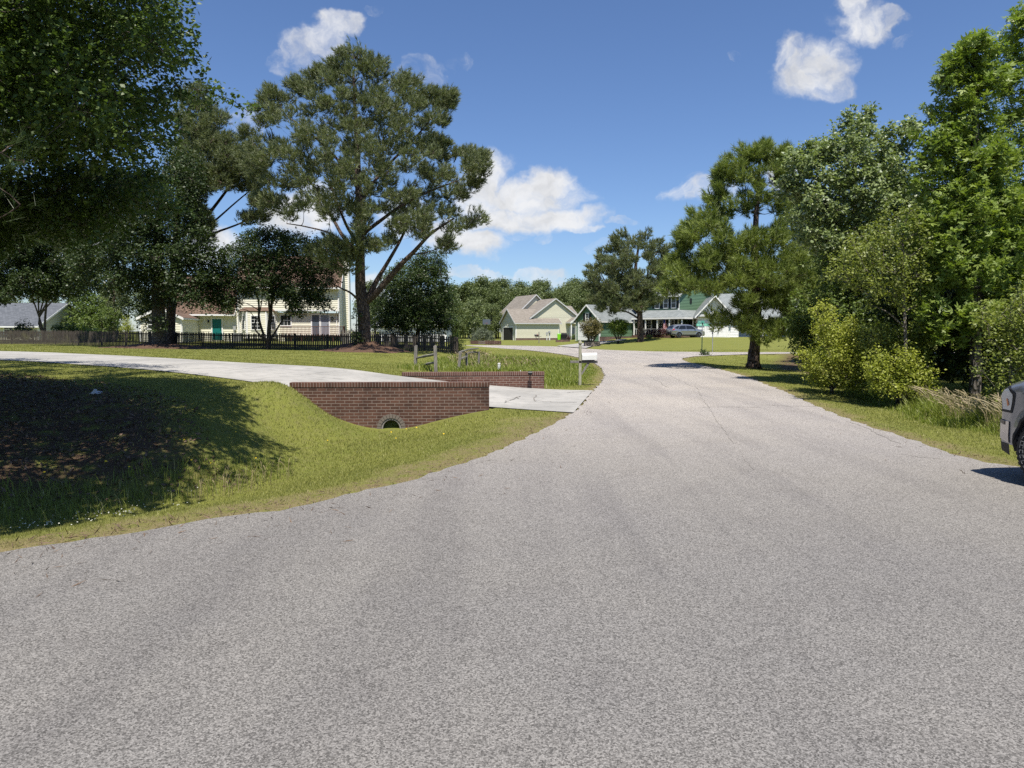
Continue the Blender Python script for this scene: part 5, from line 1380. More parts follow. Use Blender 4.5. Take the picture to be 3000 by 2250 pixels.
# ------------------------------------------------------------------ vegetation kit
def px_poly_pads(poly, Y, n, rmin, rmax, rng, holes=(), depth=1.0, shrink=.65, dmax=None, cy=0.0):
    """scatter clump centres inside an outline given at distance Y, rounded in depth"""
    poly = np.array(poly, float); x0, y0 = poly.min(0); x1, y1 = poly.max(0)
    # dense candidates
    c = rng.random((9000, 2)) * [x1 - x0, y1 - y0] + [x0, y0]
    ins = inside(poly, c[:, 0], c[:, 1]); c = c[ins]; d = pdist(poly, c[:, 0], c[:, 1])
    r = rng.uniform(rmin, rmax, len(c)); rp = r * F / Y
    ok = d > rp * shrink
    for (hx_, hy_, hr_) in holes: ok &= np.hypot(c[:, 0] - hx_, c[:, 1] - hy_) > hr_ + rp * .8
    c, r = c[ok], r[ok]
    if len(c) == 0: return []
    out = []; P3 = []
    # row extents for roundness
    for k in range(n):
        idx = rng.integers(0, len(c), 14)
        best = None
        for i in idx:
            row = poly_row(poly, c[i, 1]); mid, hw = (row[0] + row[1]) / 2, (row[1] - row[0]) / 2 + 1
            u = np.clip((c[i, 0] - mid) / hw, -1, 1); hwm = hw / F * Y
            if dmax: hwm = min(hwm, dmax)
            dy = rng.uniform(-1, 1) * math.sqrt(1 - u * u * .95) * max(hwm - r[i] * .5, .1) * depth
            q = P(c[i, 0], c[i, 1], Y + dy + cy)
            sc = (Y + dy) / Y
            dd = min([np.linalg.norm(q - o_) for o_ in P3], default=9) / r[i]
            if best is None or dd > best[0]: best = (dd, q, r[i])
        P3.append(best[1]); out.append((best[1], best[2]))
    return out
def poly_row(poly, y):
    xs = []; n = len(poly)
    for i in range(n):
        a_, b_ = poly[i], poly[(i + 1) % n]
        if (a_[1] > y) != (b_[1] > y): xs.append(a_[0] + (b_[0] - a_[0]) * (y - a_[1]) / (b_[1] - a_[1]))
    return (min(xs), max(xs)) if xs else (poly[:, 0].min(), poly[:, 0].max())

def sprout(poly, Y, n, r0_, r1_, rng, out=26):
    """small leafy tips standing proud of the upper outline"""
    poly = np.array(poly, float); c = poly.mean(0); res = []
    seg = [(poly[i], poly[(i + 1) % len(poly)]) for i in range(len(poly))]
    seg = [q for q in seg if (q[0][1] + q[1][1]) / 2 < c[1] + .35 * (poly[:, 1].max() - c[1])]
    for _ in range(n):
        a_, b_ = seg[rng.integers(0, len(seg))]; p = a_ + (b_ - a_) * rng.random(); v = (p - c) / np.linalg.norm(p - c); k = rng.uniform(-.5, 1) * out
        for j in range(2):
            q = p + v * (k - j * 10) + [0, -rng.random() * 6]; res.append((P(q[0], q[1], Y + rng.uniform(-.5, .5)), rng.uniform(r0_, r1_) * (1 + .3 * j)))
    return res
def grow(mb, trunk, rad, limbs, pads, rng, lo_frac=.15, pine=True, nseg=6, wob=.05, lift=.3, rk=.012, maxr=.45):
    """trunk: list of points; limbs: list of (points, r0, r1); pads get branches from the nearest suitable node"""
    nodes = []; nr = []
    def addpath(pts, r0, r1, sub=4, n=8):
        pts = np.array(pts, float); pp = resample(pts, sub) if len(pts) > 2 else np.array([pts[0] + (pts[1] - pts[0]) * t for t in np.linspace(0, 1, sub + 2)])
        rr = [r0 + (r1 - r0) * (i / (len(pp) - 1)) ** .85 for i in range(len(pp))]
        mb.tube(pp, rr, n)
        for p_, q_ in zip(pp, rr): nodes.append(p_); nr.append(q_)
    T = np.array(trunk, float)
    pp = resample(T, 5); rr = list(np.interp(np.linspace(0, 1, len(pp)), np.linspace(0, 1, len(rad)), rad))
    mb.tube(pp, rr, 12)
    i0 = int(len(pp) * lo_frac)
    for p_, q_ in zip(pp[i0:], rr[i0:]): nodes.append(p_); nr.append(q_)
    for (pts, r0, r1) in limbs: addpath(pts, r0, r1)
    ax = T[:, :2].mean(0)
    order = sorted(range(len(pads)), key=lambda i: np.hypot(*(pads[i][0][:2] - ax)) + .3 * abs(pads[i][0][2] - T[-1][2]) * 0)
    for i in order:
        c, r_ = pads[i]; N = np.array(nodes)
        hd = np.hypot(N[:, 0] - c[0], N[:, 1] - c[1]); dz = c[2] - N[:, 2]
        cost = np.sqrt(hd ** 2 + dz ** 2) + 1.6 * np.maximum(0, lift * hd - dz)
        j = int(np.argmin(cost)); a_ = N[j]; L = np.linalg.norm(c - a_)
        if L < .15: continue
        r0 = min(nr[j] * .7, rk * L ** 1.15 + .012, maxr); r1 = max(.006, r0 * .3)
        ts = np.linspace(0, 1, nseg + 1); pts = []
        side = rng.normal(size=3) * wob * L
        for t in ts:
            q = a_ + (c - a_) * t; q = q + side * math.sin(math.pi * t) + np.array([0, 0, (-.10 if pine else .06) * L * math.sin(math.pi * t)])
            pts.append(q)
        mb.tube(pts, [r0 + (r1 - r0) * t for t in ts], 5, caps=False)
        for p_, t in zip(pts[1:], ts[1:]): nodes.append(p_); nr.append(r0 + (r1 - r0) * t)

def shoots(pads, per, rng, flat=.75, upb=.5, inner=.30, axis_xy=None, grow_r=1.0):
    """returns positions, directions, pad index of shoots in each pad"""
    pos, dr, pi = [], [], []
    for k, (c, r_) in enumerate(pads):
        n = max(4, int(per * (r_ ** 2)))
        d = norm(rng.normal(size=(n, 3))); rad = r_ * (inner + (1 - inner) * rng.random(n) ** .45) * rng.uniform(.8, 1.12, n) * grow_r
        # lumpy clump outline
        ph = rng.uniform(0, 6, 3); lump = 1 + .22 * np.sin(3 * d[:, 0] + ph[0]) * np.sin(3.3 * d[:, 1] + ph[1]) + .15 * np.sin(5 * d[:, 2] + ph[2])
        p_ = c + d * (rad * lump)[:, None] * [1, 1, flat]
        o_ = norm(d + [0, 0, upb] + rng.normal(size=(n, 3)) * .3)
        if axis_xy is not None:
            v = np.append(c[:2] - axis_xy, 0); o_ = norm(o_ + v / (np.linalg.norm(v) + 1e-6) * .35)
        pos.append(p_); dr.append(o_); pi.append(np.full(n, k))
    return np.vstack(pos), np.vstack(dr), np.concatenate(pi)
def twigs(mb, pads, pos, pi, rng, every=9, r=.006):
    for k, (c, r_) in enumerate(pads):
        ids = np.where(pi == k)[0][::every]
        for i in ids:
            m_ = c + (pos[i] - c) * .5 + rng.normal(size=3) * .06 * r_
            mb.tube([c, m_, pos[i]], [r * 1.6, r, r * .5], 3, caps=False)
def needle_tris(pos, dr, pi, rng, m=16, L=.2, w=.02, spread=.75):
    n = len(pos)
    d = np.repeat(dr, m, 0); p = np.repeat(pos, m, 0)
    nd = norm(d + rng.normal(size=d.shape) * spread); base = p + d * (rng.random((n * m, 1)) * L * .9 - L * .5)
    ln = L * rng.uniform(.7, 1.1, (n * m, 1)); sd = norm(np.cross(nd, rng.normal(size=d.shape))) * (w / 2)
    V = np.stack([base - sd, base + sd, base + nd * ln], 1)
    rp = rng.random(pi.max() + 1)
    tint = np.clip(.55 * np.repeat(rng.random(n), m) + .25 * rng.random(n * m) + .2 * rp[np.repeat(pi, m)], 0, 1)
    return V, {'tint': tint, 'tint2': np.repeat(rng.random(n), m)}
def leaf_quads(pos, dr, pi, rng, m=7, L=.09, w=.6, len_=.22, droop=.25, jit=.05, lobes=1, flatn=.5):
    n = len(pos); N = n * m
    d = np.repeat(dr, m, 0); p = np.repeat(pos, m, 0)
    base = p + d * (rng.random((N, 1)) - .3) * len_ + rng.normal(size=(N, 3)) * jit
    nn = norm(rng.normal(size=(N, 3)) * flatn + [0, -.15, .75])
    ld = rng.normal(size=(N, 3)) + d * .8 + [0, 0, -droop]
    ld = norm(ld - nn * np.sum(ld * nn, 1, keepdims=True)); sd = np.cross(nn, ld)
    S = L * rng.uniform(.5, 1.3, (N, 1))
    Vs = []; 
    if lobes == 1:
        Vs.append(np.stack([base, base + ld * S * .45 + sd * S * w * .5 + nn * S * .08, base + ld * S - nn * S * .06, base + ld * S * .45 - sd * S * w * .5 + nn * S * .08], 1))
    else:
        for a_ in (-1.0, 0, 1.0):
            l2 = ld * math.cos(a_) + sd * math.sin(a_); s2 = np.cross(nn, l2); k = 1.0 if a_ == 0 else .82
            Vs.append(np.stack([base, base + l2 * S * .5 * k + s2 * S * .17, base + l2 * S * k, base + l2 * S * .5 * k - s2 * S * .17], 1))
    rp = rng.random(pi.max() + 1)
    t1 = np.clip(.35 * np.repeat(rng.random(n), m) + .4 * rng.random(N) + .25 * rp[np.repeat(pi, m)], 0, 1); t2 = rng.random(N)
    V = np.concatenate(Vs); t1 = np.tile(t1, len(Vs)); t2 = np.tile(t2, len(Vs))
    return V, {'tint': t1, 'tint2': t2}

NFACE = [0]
def tree(name, label, cat, base, trunk, rad, pads, foliage, seed, bark_='pine_bark', limbs=(), pine=True, per=60, group=None, flare=0.0, lo=.15, twig_every=9, twig_r=.006, lift=.3, wob=.05, rk=.012, part='crown', **lk):
    rng = np.random.default_rng(seed)
    z = hz(base[0], base[1]); root = empty(name, (base[0], base[1], z)); tag(root, label, cat, group)
    m = MB()
    if trunk:
        T = [np.array([base[0], base[1], z - .25])] + [np.array(q, float) for q in trunk]
        grow(m, T, rad, limbs, pads, rng, lo, pine, lift=lift, wob=wob, rk=rk)
        if flare:
            for k in range(7):
                t = 2 * math.pi * k / 7 + .3; r0 = rad[0]
                a_ = np.array([base[0] + math.cos(t) * r0 * (1 + flare), base[1] + math.sin(t) * r0 * (1 + flare), z - .15])
                b_ = np.array([base[0] + math.cos(t) * r0 * .55, base[1] + math.sin(t) * r0 * .55, z + 1.3 * flare + .5])
                m.tube([a_, a_ * .5 + b_ * .5 + [-math.cos(t) * r0 * .25, -math.sin(t) * r0 * .25, -.1], b_], [r0 * .30, r0 * .34, r0 * .30], 6)
    ax = np.array(base[:2], float)
    f = lk.pop('shoot', {})
    pos, dr, pi = shoots(pads, per, rng, axis_xy=ax, **f)
    if trunk:
        twigs(m, pads, pos, pi, rng, twig_every, twig_r)
        m.build('trunk', bark_, root, smooth=True)
    V, at = (needle_tris if pine else leaf_quads)(pos, dr, pi, rng, **lk)
    NFACE[0] += len(V)
    npmesh(part, V, 3 if pine else 4, foliage, root, attrs=at)
    return root
def copy_tree(root, loc, rz=0., sc=1., label=None):
    c = root.copy(); col.objects.link(c); c.location = loc; c.rotation_euler = (0, 0, rz); c.scale = (sc, sc, sc)
    if label: c['label'] = label
    for ch in list(root.children):
        d = ch.copy(); col.objects.link(d); d.parent = c
    return c

# ---- the large pine
def V3(px, py, Y): return P(px, py, Y)
r0 = np.random.default_rng(11)
mp = [(974,174),(1039,146),(1102,180),(1165,209),(1206,237),(1223,272),(1297,266),(1326,289),(1309,341),(1269,398),(1297,421),(1303,467),(1360,444),(1412,449),(1423,501),(1377,552),(1365,604),(1423,633),(1389,678),(1320,684),(1325,745),(1290,745),(1235,700),(1165,715),(1085,760),(1040,800),(985,790),(960,730),(870,700),(780,615),(765,558),(713,472),(730,386),(759,329),(776,278),(850,249),(936,215)]
my = MY
pads = px_poly_pads(mp, my, 280, .5, .95, r0, holes=[(905,665,42),(1000,665,26),(1115,650,18),(1180,530,10),(1210,760,40)], depth=.85, shrink=.75)
pads += [(P(*q), r_) for q, r_ in [((1040,170,my),1.2),((985,200,my),1.1),((1100,215,my),1.1),((1395,470,my-1),1.0),((1400,640,my-1),.8),((1310,720,my-1.5),.8),((740,480,my),1.0),((800,300,my),1.0),((1300,290,my),1.0),((790,590,my-1),.9),((1005,770,my-2),1.2),((960,740,my-2),1.1),((1030,720,my-2.5),1.0),((900,250,my),1.1),((1210,260,my),1.1),((905,735,my-1.5),.6)]]
fz = 873
pads += sprout(mp, my, 70, .22, .42, r0, out=20)
trunk = [V3(1067,960,my), V3(1064,900,my), V3(1056,840,my), V3(1055,740,my), V3(1052,640,my), V3(1050,540,my), V3(1046,430,my), V3(1040,320,my), V3(1036,210,my)]
limbs = [([V3(1072,885,my), V3(1110,850,my-.5), V3(1170,780,my-1), V3(1215,735,my-1.3), V3(1262,685,my-1.8), V3(1330,640,my-2)], .27, .06),
         ([V3(1075,880,my), V3(1105,820,my+.3), V3(1135,770,my+.5), V3(1175,700,my+.8), V3(1200,640,my+1)], .22, .06),
         ([V3(1055,740,my), V3(1010,700,my+.5), V3(975,640,my+1), V3(930,560,my+1.5), V3(880,500,my+2)], .17, .05),
         ([V3(1055,720,my), V3(1020,670,my-.5), V3(990,600,my-1), V3(960,520,my-1.2)], .15, .05),
         ([V3(1065,895,my), V3(1030,860,my-.8), V3(1000,845,my-1.4), V3(955,820,my-2)], .10, .03),
         ([V3(1057,690,my), V3(1110,650,my-.5), V3(1180,600,my-1), V3(1260,560,my-1.2), V3(1340,530,my-1.2)], .15, .04),
         ([V3(1053,600,my), V3(1090,540,my+.5), V3(1150,470,my+.8), V3(1220,400,my+.8), V3(1275,330,my+.6)], .14, .04),
         ([V3(1052,560,my), V3(1000,480,my-.5), V3(920,400,my-.8), V3(840,340,my-.8)], .13, .04),
         ([V3(1056,760,my), V3(980,690,my-1), V3(900,665,my-1.2), V3(840,655,my-1.4)], .08, .03)]
tree('pine_tree', 'tallest spreading pine, standing in a pine straw mound before the picket fence', 'pine', (MX, MY), trunk, [.47,.42,.42,.36,.30,.26,.22,.17,.12,.06], pads, 'pine_needles', 21, limbs=limbs, per=150, flare=.25, m=15, L=.30, w=.034, spread=.5, twig_every=9, twig_r=.012, shoot=dict(flat=.8, upb=1.1))

# ---- left pine, partly hidden by broadleaf trees
lp = [(530,260),(600,235),(660,330),(690,380),(720,400),(775,440),(780,520),(800,640),(740,680),(690,650),(620,720),(540,700),(500,500),(500,330)]
ly = 54.0; r1_ = np.random.default_rng(12)
pads = px_poly_pads(lp, ly, 150, .6, 1.0, r1_, holes=[(650,600,40),(700,600,25)], depth=.8, dmax=4)
pads += px_poly_pads([(0,560),(150,600),(380,680),(390,760),(250,770),(60,700),(-80,640)], ly - 2, 34, .6, 1.0, r1_, depth=.7, dmax=2)
trunk = [V3(500,940,ly), V3(505,860,ly), V3(512,760,ly), V3(520,640,ly), V3(530,520,ly), V3(545,400,ly), V3(560,290,ly)]
limbs = [([V3(508,790,ly), V3(580,670,ly), V3(640,590,ly), V3(700,510,ly), V3(740,460,ly)], .17, .05),
         ([V3(510,800,ly), V3(600,700,ly-.5), V3(690,660,ly-.7), V3(760,630,ly-.7)], .13, .04),
         ([V3(508,830,ly), V3(590,690,ly+.5), V3(660,620,ly+.7), V3(730,560,ly+.7)], .12, .04),
         ([V3(505,820,ly), V3(420,740,ly-1), V3(330,700,ly-1.5), V3(200,690,ly-2), V3(60,650,ly-2)], .16, .04)]
tree('pine_tree', 'tall pine half hidden behind the leafy trees on the left, long limbs reaching right', 'pine', (float(P(497,1000,ly)[0]), ly), trunk, [.36,.34,.32,.28,.24,.2,.14,.07], pads, 'pine_needles', 22, limbs=limbs, per=140, m=15, L=.30, w=.034, spread=.5, twig_r=.012, shoot=dict(flat=.8, upb=1.0))

# ---- large leafy tree with flared trunk
ty = 49.6; r2_ = np.random.default_rng(13)
op = [(330,560),(420,480),(520,440),(590,430),(600,560),(620,680),(650,760),(660,860),(600,905),(540,880),(470,940),(420,930),(390,860),(300,870),(210,830),(180,730),(260,640)]
pads = px_poly_pads(op, ty, 130, .7, 1.1, r2_, depth=.75, dmax=4.5, holes=[(280,690,14)])
pads += [(P(*q), r_) for q, r_ in [((560,890,ty-2.5),.6),((600,900,ty-2.5),.45),((470,955,ty-1.5),.55),((430,945,ty-1.2),.5),((560,870,ty-2),.7),((380,890,ty-2),.8)]]
tree('shade_tree', 'big leafy shade tree with a flared grey trunk in front of the picket fence', 'tree', (LX, LY), [V3(466,960,ty), V3(464,900,ty), V3(460,820,ty), V3(462,720,ty), V3(470,600,ty), V3(480,500,ty)], [.50,.45,.42,.36,.28,.2,.1], pads, 'leaf_shaded', 23, 'grey_bark', pine=False, per=110, flare=.28,
     m=7, L=.17, w=.7, len_=.4, jit=.12, twig_every=12, twig_r=.012, lo=.3, shoot=dict(flat=.85, upb=.2))
# ---- dark crape myrtle in front of the fence
cy_ = 49.9; r3_ = np.random.default_rng(14)
cp_ = [(640,720),(690,690),(760,660),(850,670),(920,690),(980,740),(1000,800),(990,860),(950,870),(990,905),(960,915),(900,905),(880,945),(850,935),(840,900),(780,880),(700,900),(690,930),(650,920),(600,880),(590,800)]
pads = px_poly_pads(cp_, cy_, 210, .42, .75, r3_, depth=.8, dmax=2.8, holes=[(730,890,10)])
bx_, by_ = float(P(785,1022,cy_)[0]), cy_
limbs = [([V3(783,1010,cy_), V3(760,940,cy_), V3(757,880,cy_), V3(735,820,cy_), V3(700,770,cy_)], .10, .04), ([V3(786,1010,cy_), V3(792,930,cy_), V3(788,880,cy_-.3), V3(800,800,cy_)], .12, .05),
         ([V3(790,1000,cy_), V3(820,950,cy_+.3), V3(850,900,cy_+.3), V3(900,830,cy_)], .08, .03), ([V3(780,1000,cy_), V3(745,960,cy_), V3(760,920,cy_), V3(770,860,cy_)], .07, .03)]
tree('crape_myrtle', 'dark multi-stemmed crape myrtle against the fence in front of the cream house', 'tree', (bx_, by_), [V3(788,960,cy_), V3(795,900,cy_), V3(800,820,cy_), V3(810,740,cy_)], [.15,.13,.10,.07,.03], pads, 'leaf_shaded', 24, 'dark_bark', limbs=limbs, pine=False, per=170, m=6, L=.14, w=.75, len_=.3, jit=.08, twig_every=10, twig_r=.010, lo=.4, shoot=dict(flat=.85, upb=.1))
# ---- pear tree
qy = 61.0; r4_ = np.random.default_rng(15)
pp_ = [(1095,960),(1085,880),(1120,810),(1190,750),(1250,718),(1290,735),(1320,780),(1340,840),(1338,905),(1345,950),(1320,975),(1200,975)]
pads = px_poly_pads(pp_, qy, 90, .6, 1.0, r4_, depth=.8, dmax=3.8)
tree('pear_tree', 'rounded dark green tree right of the large pine, behind the picket fence', 'tree', (float(P(1225,1000,qy)[0]), qy), [V3(1225,960,qy), V3(1228,880,qy), V3(1240,780,qy)], [.2,.17,.12,.05], pads, 'leaf_dark', 25, 'grey_bark', pine=False, per=220, m=6, L=.15, w=.7, len_=.3, jit=.09, lift=.8, twig_r=.010, shoot=dict(flat=1.0, upb=.6))
# ---- multi-stem tree far left behind the fence
xy_ = 66.0; r5_ = np.random.default_rng(16)
xp_ = [(-60,640),(60,620),(200,680),(290,730),(300,800),(270,860),(180,880),(60,870),(0,900),(-80,880)]
pads = px_poly_pads(xp_, xy_, 150, .8, 1.3, r5_, depth=.8, dmax=4)
b0 = P(130,1000,xy_)
limbs = [([V3(130,985,xy_), V3(115 + 12*k*0, 930, xy_), V3(130 + dxk, 850, xy_), V3(130 + dxk*2, 760, xy_)], .09, .04) for k, dxk in enumerate((-45,-20,5,28,50))]
tree('crape_myrtle', 'broad multi-stemmed tree behind the fence at the far left, in front of the grey roof', 'tree', (float(b0[0]), xy_), [V3(132,940,xy_), V3(138,860,xy_), V3(140,780,xy_)], [.12,.1,.08,.04], pads, 'leaf_shaded', 26, 'grey_bark', limbs=limbs, pine=False, per=95, m=6, L=.2, w=.7, len_=.4, jit=.12, twig_r=.012, shoot=dict(flat=.8, upb=.2))

# ---- near broadleaf tree overhead at the left
ny_ = 10.5; r6_ = np.random.default_rng(17)
np1 = [(-900,-500),(300,-500),(520,-150),(505,10),(545,60),(560,120),(540,200),(500,230),(560,270),(640,300),(600,330),(540,330),(520,420),(440,470),(300,520),(100,520),(-300,560),(-900,600)]
pads = px_poly_pads(np1, ny_, 270, .42, .75, r6_, depth=.9, dmax=3.0)
np2 = [(-300,430),(100,480),(420,420),(500,520),(540,620),(470,700),(380,640),(330,720),(120,740),(-300,800)]
pads2 = px_poly_pads(np2, 13.5, 80, .42, .75, r6_, depth=.8, dmax=2.5, cy=0)
sprigs = [(P(*q), r_) for q, r_ in [((560,150,9.5),.16),((575,185,9.5),.14),((530,20,9.3),.16),((655,285,10.2),.16),((690,300,10.2),.13),((725,325,10.2),.10),((610,270,10),.2),((545,95,9.6),.18),((460,10,9.6),.3),((520,250,9.8),.3),((450,330,9.8),.35)]]
tx, ty2 = -10.6, 11.5
trunk = [(tx, ty2, 2.0), (tx+.2, ty2, 4.0), (tx+.5, ty2-.2, 6.5), (tx+.8, ty2-.3, 9.5), (tx+1, ty2-.3, 12)]
tree('maple_tree', 'near leafy tree overhanging the bank at the left edge of the picture', 'tree', (tx, ty2), trunk, [.34,.3,.27,.22,.15,.07], pads + pads2 + sprigs, 'leaf_near', 27, 'grey_bark', pine=False, per=330, m=9, L=.068, w=.72, len_=.17, jit=.035, twig_every=14, twig_r=.004, lo=.25, lift=.25, rk=.010, shoot=dict(flat=.7, upb=.1, inner=.15))
# ---- near pine off the left edge with one branch in view
r7_ = np.random.default_rng(18)
bp = [(P(*q), r_) for q, r_ in [((25,430,6.2),.16),((70,470,6.2),.14),((-60,440,5.8),.3),((-150,500,5.6),.4),((60,600,6.2),.25),((-20,640,6.4),.35)]]
bp += [(np.array([x_, y_, z_]), .8) for x_, y_, z_ in zip(r7_.uniform(-11, -7, 26), r7_.uniform(2, 7.5, 26), r7_.uniform(4.5, 10, 26))]
tree('pine_tree', 'near pine beyond the left edge whose long needles reach into view', 'pine', (-8.6, 4.6), [(-8.6,4.6,2.5),(-8.5,4.6,5),(-8.4,4.6,8),(-8.4,4.6,10.5)], [.25,.23,.2,.14,.05], bp, 'leaf_dark', 28, per=70, m=20, L=.19, w=.003, spread=.5, twig_r=.005, twig_every=5, lo=.3, shoot=dict(flat=.9, upb=.3))
# ---- wood behind the bank at left whose crowns throw the shade
r8_ = np.random.default_rng(19)
for k, (x_, y_, h_, rr_) in enumerate([(-15.5, 13.5, 11, 3.6), (-13.5, 3.0, 12, 3.8), (-19, 8.5, 12, 4.0)]):
    pads = [(np.array([x_, y_, h_ * .62]) + norm(r8_.normal(size=3)) * rr_ * r8_.random() ** .4 * [1, 1, .9], r8_.uniform(.8, 1.2)) for _ in range(90)]
    tree('oak_tree', ['leafy tree outside the left edge shading the top of the bank', 'leafy tree outside the left edge nearest the road', 'leafy tree outside the left edge, deepest of the three'][k], 'tree', (x_, y_), [(x_, y_, 2), (x_, y_, 4.5), (x_, y_, h_ * .8)], [.26,.22,.18,.06], pads, 'leaf_shaded', 60 + k, 'grey_bark', pine=False, per=70, m=6, L=.18, w=.7, len_=.3, jit=.1, twig_r=.008, twig_every=20, shoot=dict(flat=.8))

# unseen tree added nearest the road, its crown shaped to shade the whole bank
SH = np.array([(-4.0, 11.0), (-4.2, 12.2), (-4.7, 14.2), (-6.8, 16.8), (-8.4, 19.4), (-10.5, 21.8), (-14, 24.6), (-19, 27.2), (-25, 28.5), (-24, 5), (-12, 3.6), (-8.5, 5.2), (-6.4, 7.2), (-5.2, 8.4), (-4.3, 9.6)])
kx, ky = math.sin(SUN_AZ) / math.tan(SUN_EL), math.cos(SUN_AZ) / math.tan(SUN_EL)
pads = []
LOW = np.array([(-8.5, 5.8), (-6.2, 7.4), (-4.2, 9.5), (-4.2, 11.2), (-5.6, 10.6), (-7.2, 9.6), (-9.5, 8.6)])
while len(pads) < 820:
    t_ = r8_.uniform((-25, 3.5), (-3.5, 28.5))
    z_ = r8_.uniform(3.6, 7.6) + max(0, t_[1] - 17) * .35
    if len(pads) > 690 and not inside(LOW, np.array([t_[0]]), np.array([t_[1]]))[0]: continue
    if not inside(SH, np.array([t_[0]]), np.array([t_[1]]))[0] or pdist(SH, np.array([t_[0]]), np.array([t_[1]]))[0] < .25: continue
    if ((t_[0] + 7.6) / 1.2) ** 2 + ((t_[1] - 9.2) / .5) ** 2 < 1 or ((t_[0] + 5.2) / .6) ** 2 + ((t_[1] - 12.2) / .5) ** 2 < 1: continue
    s_ = np.array([t_[0] - kx * z_, t_[1] - ky * z_, z_ + t_[1] * 0])
    if s_[1] > .5 and s_[0] > -.80 * s_[1] - .5 and z_ < 3.0 + .52 * s_[1]:
        pxx = CX + F * s_[0] / s_[1]; pyy = HZ - F * (s_[2] - EYE) / s_[1]          # only where the overhanging canopy already is
        if not (pxx < 430 and pyy < 430 and s_[1] > 9.5): continue
    if s_[1] > 23: continue
    pads.append((s_, r8_.uniform(.5, .8)))
tree('oak_tree', 'unseen leafy tree added outside the left edge, its crown shaped to darken the bank', 'tree', (-10.4, 5.6), [(-10.4, 5.6, 2), (-10.3, 5.5, 4), (-10, 5.2, 6), (-9.8, 5, 8.5)], [.3,.26,.22,.15,.07], pads, 'leaf_shaded', 66, 'grey_bark', pine=False, per=95, m=6, L=.12, w=.7, len_=.25, jit=.08, twig_r=.006, twig_every=25, shoot=dict(flat=.8))

# ---- middle pine in front of the green house
iy = 85.0; r9_ = np.random.default_rng(31)
ip = [(1725,900),(1720,840),(1728,799),(1745,766),(1754,742),(1788,737),(1793,717),(1805,698),(1829,684),(1851,686),(1896,688),(1900,713),(1918,705),(1957,725),(1954,746),(1940,770),(1945,800),(1960,850),(1950,890),(1900,915),(1850,905),(1800,925),(1760,920)]
pads = px_poly_pads(ip, iy, 130, .6, 1.0, r9_, holes=[(1882,775,13),(1772,812,7),(1868,740,6)], depth=.8, dmax=4.5)
pads += sprout(ip, iy, 30, .3, .5, r9_, out=12)
trunk = [V3(1876,960,iy), V3(1873,900,iy), V3(1868,840,iy), V3(1862,790,iy), V3(1868,740,iy), V3(1875,700,iy)]
limbs = [([V3(1873,935,iy), V3(1840,915,iy), V3(1800,905,iy)], .14, .05), ([V3(1873,920,iy), V3(1830,880,iy), V3(1790,850,iy), V3(1760,800,iy)], .16, .05), ([V3(1872,880,iy), V3(1895,830,iy), V3(1900,780,iy), V3(1925,740,iy)], .16, .05)]
tree('pine_tree', 'dark pine with a forked airy top in front of the green house', 'pine', (float(P(1877,992,iy)[0]), iy), trunk, [.42,.36,.32,.26,.2,.14,.06], pads, 'pine_needles', 32, limbs=limbs, per=95, m=14, L=.38, w=.052, spread=.5, twig_r=.02, flare=.15, shoot=dict(flat=.8, upb=1.1))
# ---- right pine near the junction
ry = 33.3; ra_ = np.random.default_rng(33)
rp_ = [(2177,451),(2228,438),(2274,454),(2308,455),(2312,490),(2289,515),(2295,587),(2300,659),(2340,760),(2412,812),(2402,889),(2390,960),(2340,985),(2259,995),(2170,990),(2151,956),(2105,961),(2090,915),(2120,885),(2028,868),(1977,882),(1936,843),(1961,771),(2002,741),(1987,689),(2013,643),(2069,592),(2115,577),(2100,531),(2125,484)]
pads = px_poly_pads(rp_, ry, 230, .30, .58, ra_, holes=[(2170,655,22),(2240,640,18),(2140,560,12),(2260,920,14),(2080,700,8),(2130,870,20)], depth=.85, dmax=3.6)
pads += [(P(*q), r_) for q, r_ in [((2000,690,ry-.5),.4),((2130,500,ry),.45),((2175,465,ry),.45),((2230,455,ry),.5),((2300,470,ry),.35),((1960,850,ry-1),.5),((1985,800,ry-1),.55),((2100,950,ry-1.5),.35),((2080,920,ry-1.5),.3),((2240,985,ry-1.6),.55),((2300,960,ry-1.6),.6),((2190,960,ry-1.8),.45)]]
pads += sprout(rp_, ry, 60, .14, .28, ra_, out=22)
trunk = [V3(2212,1000,ry), V3(2218,940,ry), V3(2215,860,ry), V3(2212,760,ry), V3(2214,660,ry), V3(2220,560,ry), V3(2228,460,ry)]
bx2 = float(P(2207,1078,ry)[0])
tree('pine_tree', 'yellow-green pine standing on the grass beside the ditch at the right of the road', 'pine', (bx2, ry), trunk, [.29,.23,.20,.19,.16,.13,.09,.04], pads, 'pine_needles_yellow', 34, per=300, m=15, L=.27, w=.024, spread=.48, twig_r=.008, twig_every=9, flare=.3, lo=.12, lift=.05, shoot=dict(flat=.85, upb=1.2))
# ---- second right pine, behind
r10 = np.random.default_rng(35)
pads = px_poly_pads([(2290,560),(2340,520),(2420,560),(2470,650),(2480,800),(2470,900),(2400,960),(2330,940),(2290,820),(2270,700)], 38, 60, .6, 1.0, r10, depth=.8, dmax=3)
tree('pine_tree', 'second pine standing between the yellow-green pine and the wood', 'pine', (float(P(2385,1060,38)[0]), 38), [V3(2385,980,38), V3(2385,850,38), V3(2380,700,38), V3(2375,560,38)], [.22,.2,.17,.12,.05], pads, 'pine_needles_yellow', 36, per=170, m=14, L=.26, w=.024, twig_r=.010, shoot=dict(flat=.8, upb=.6))

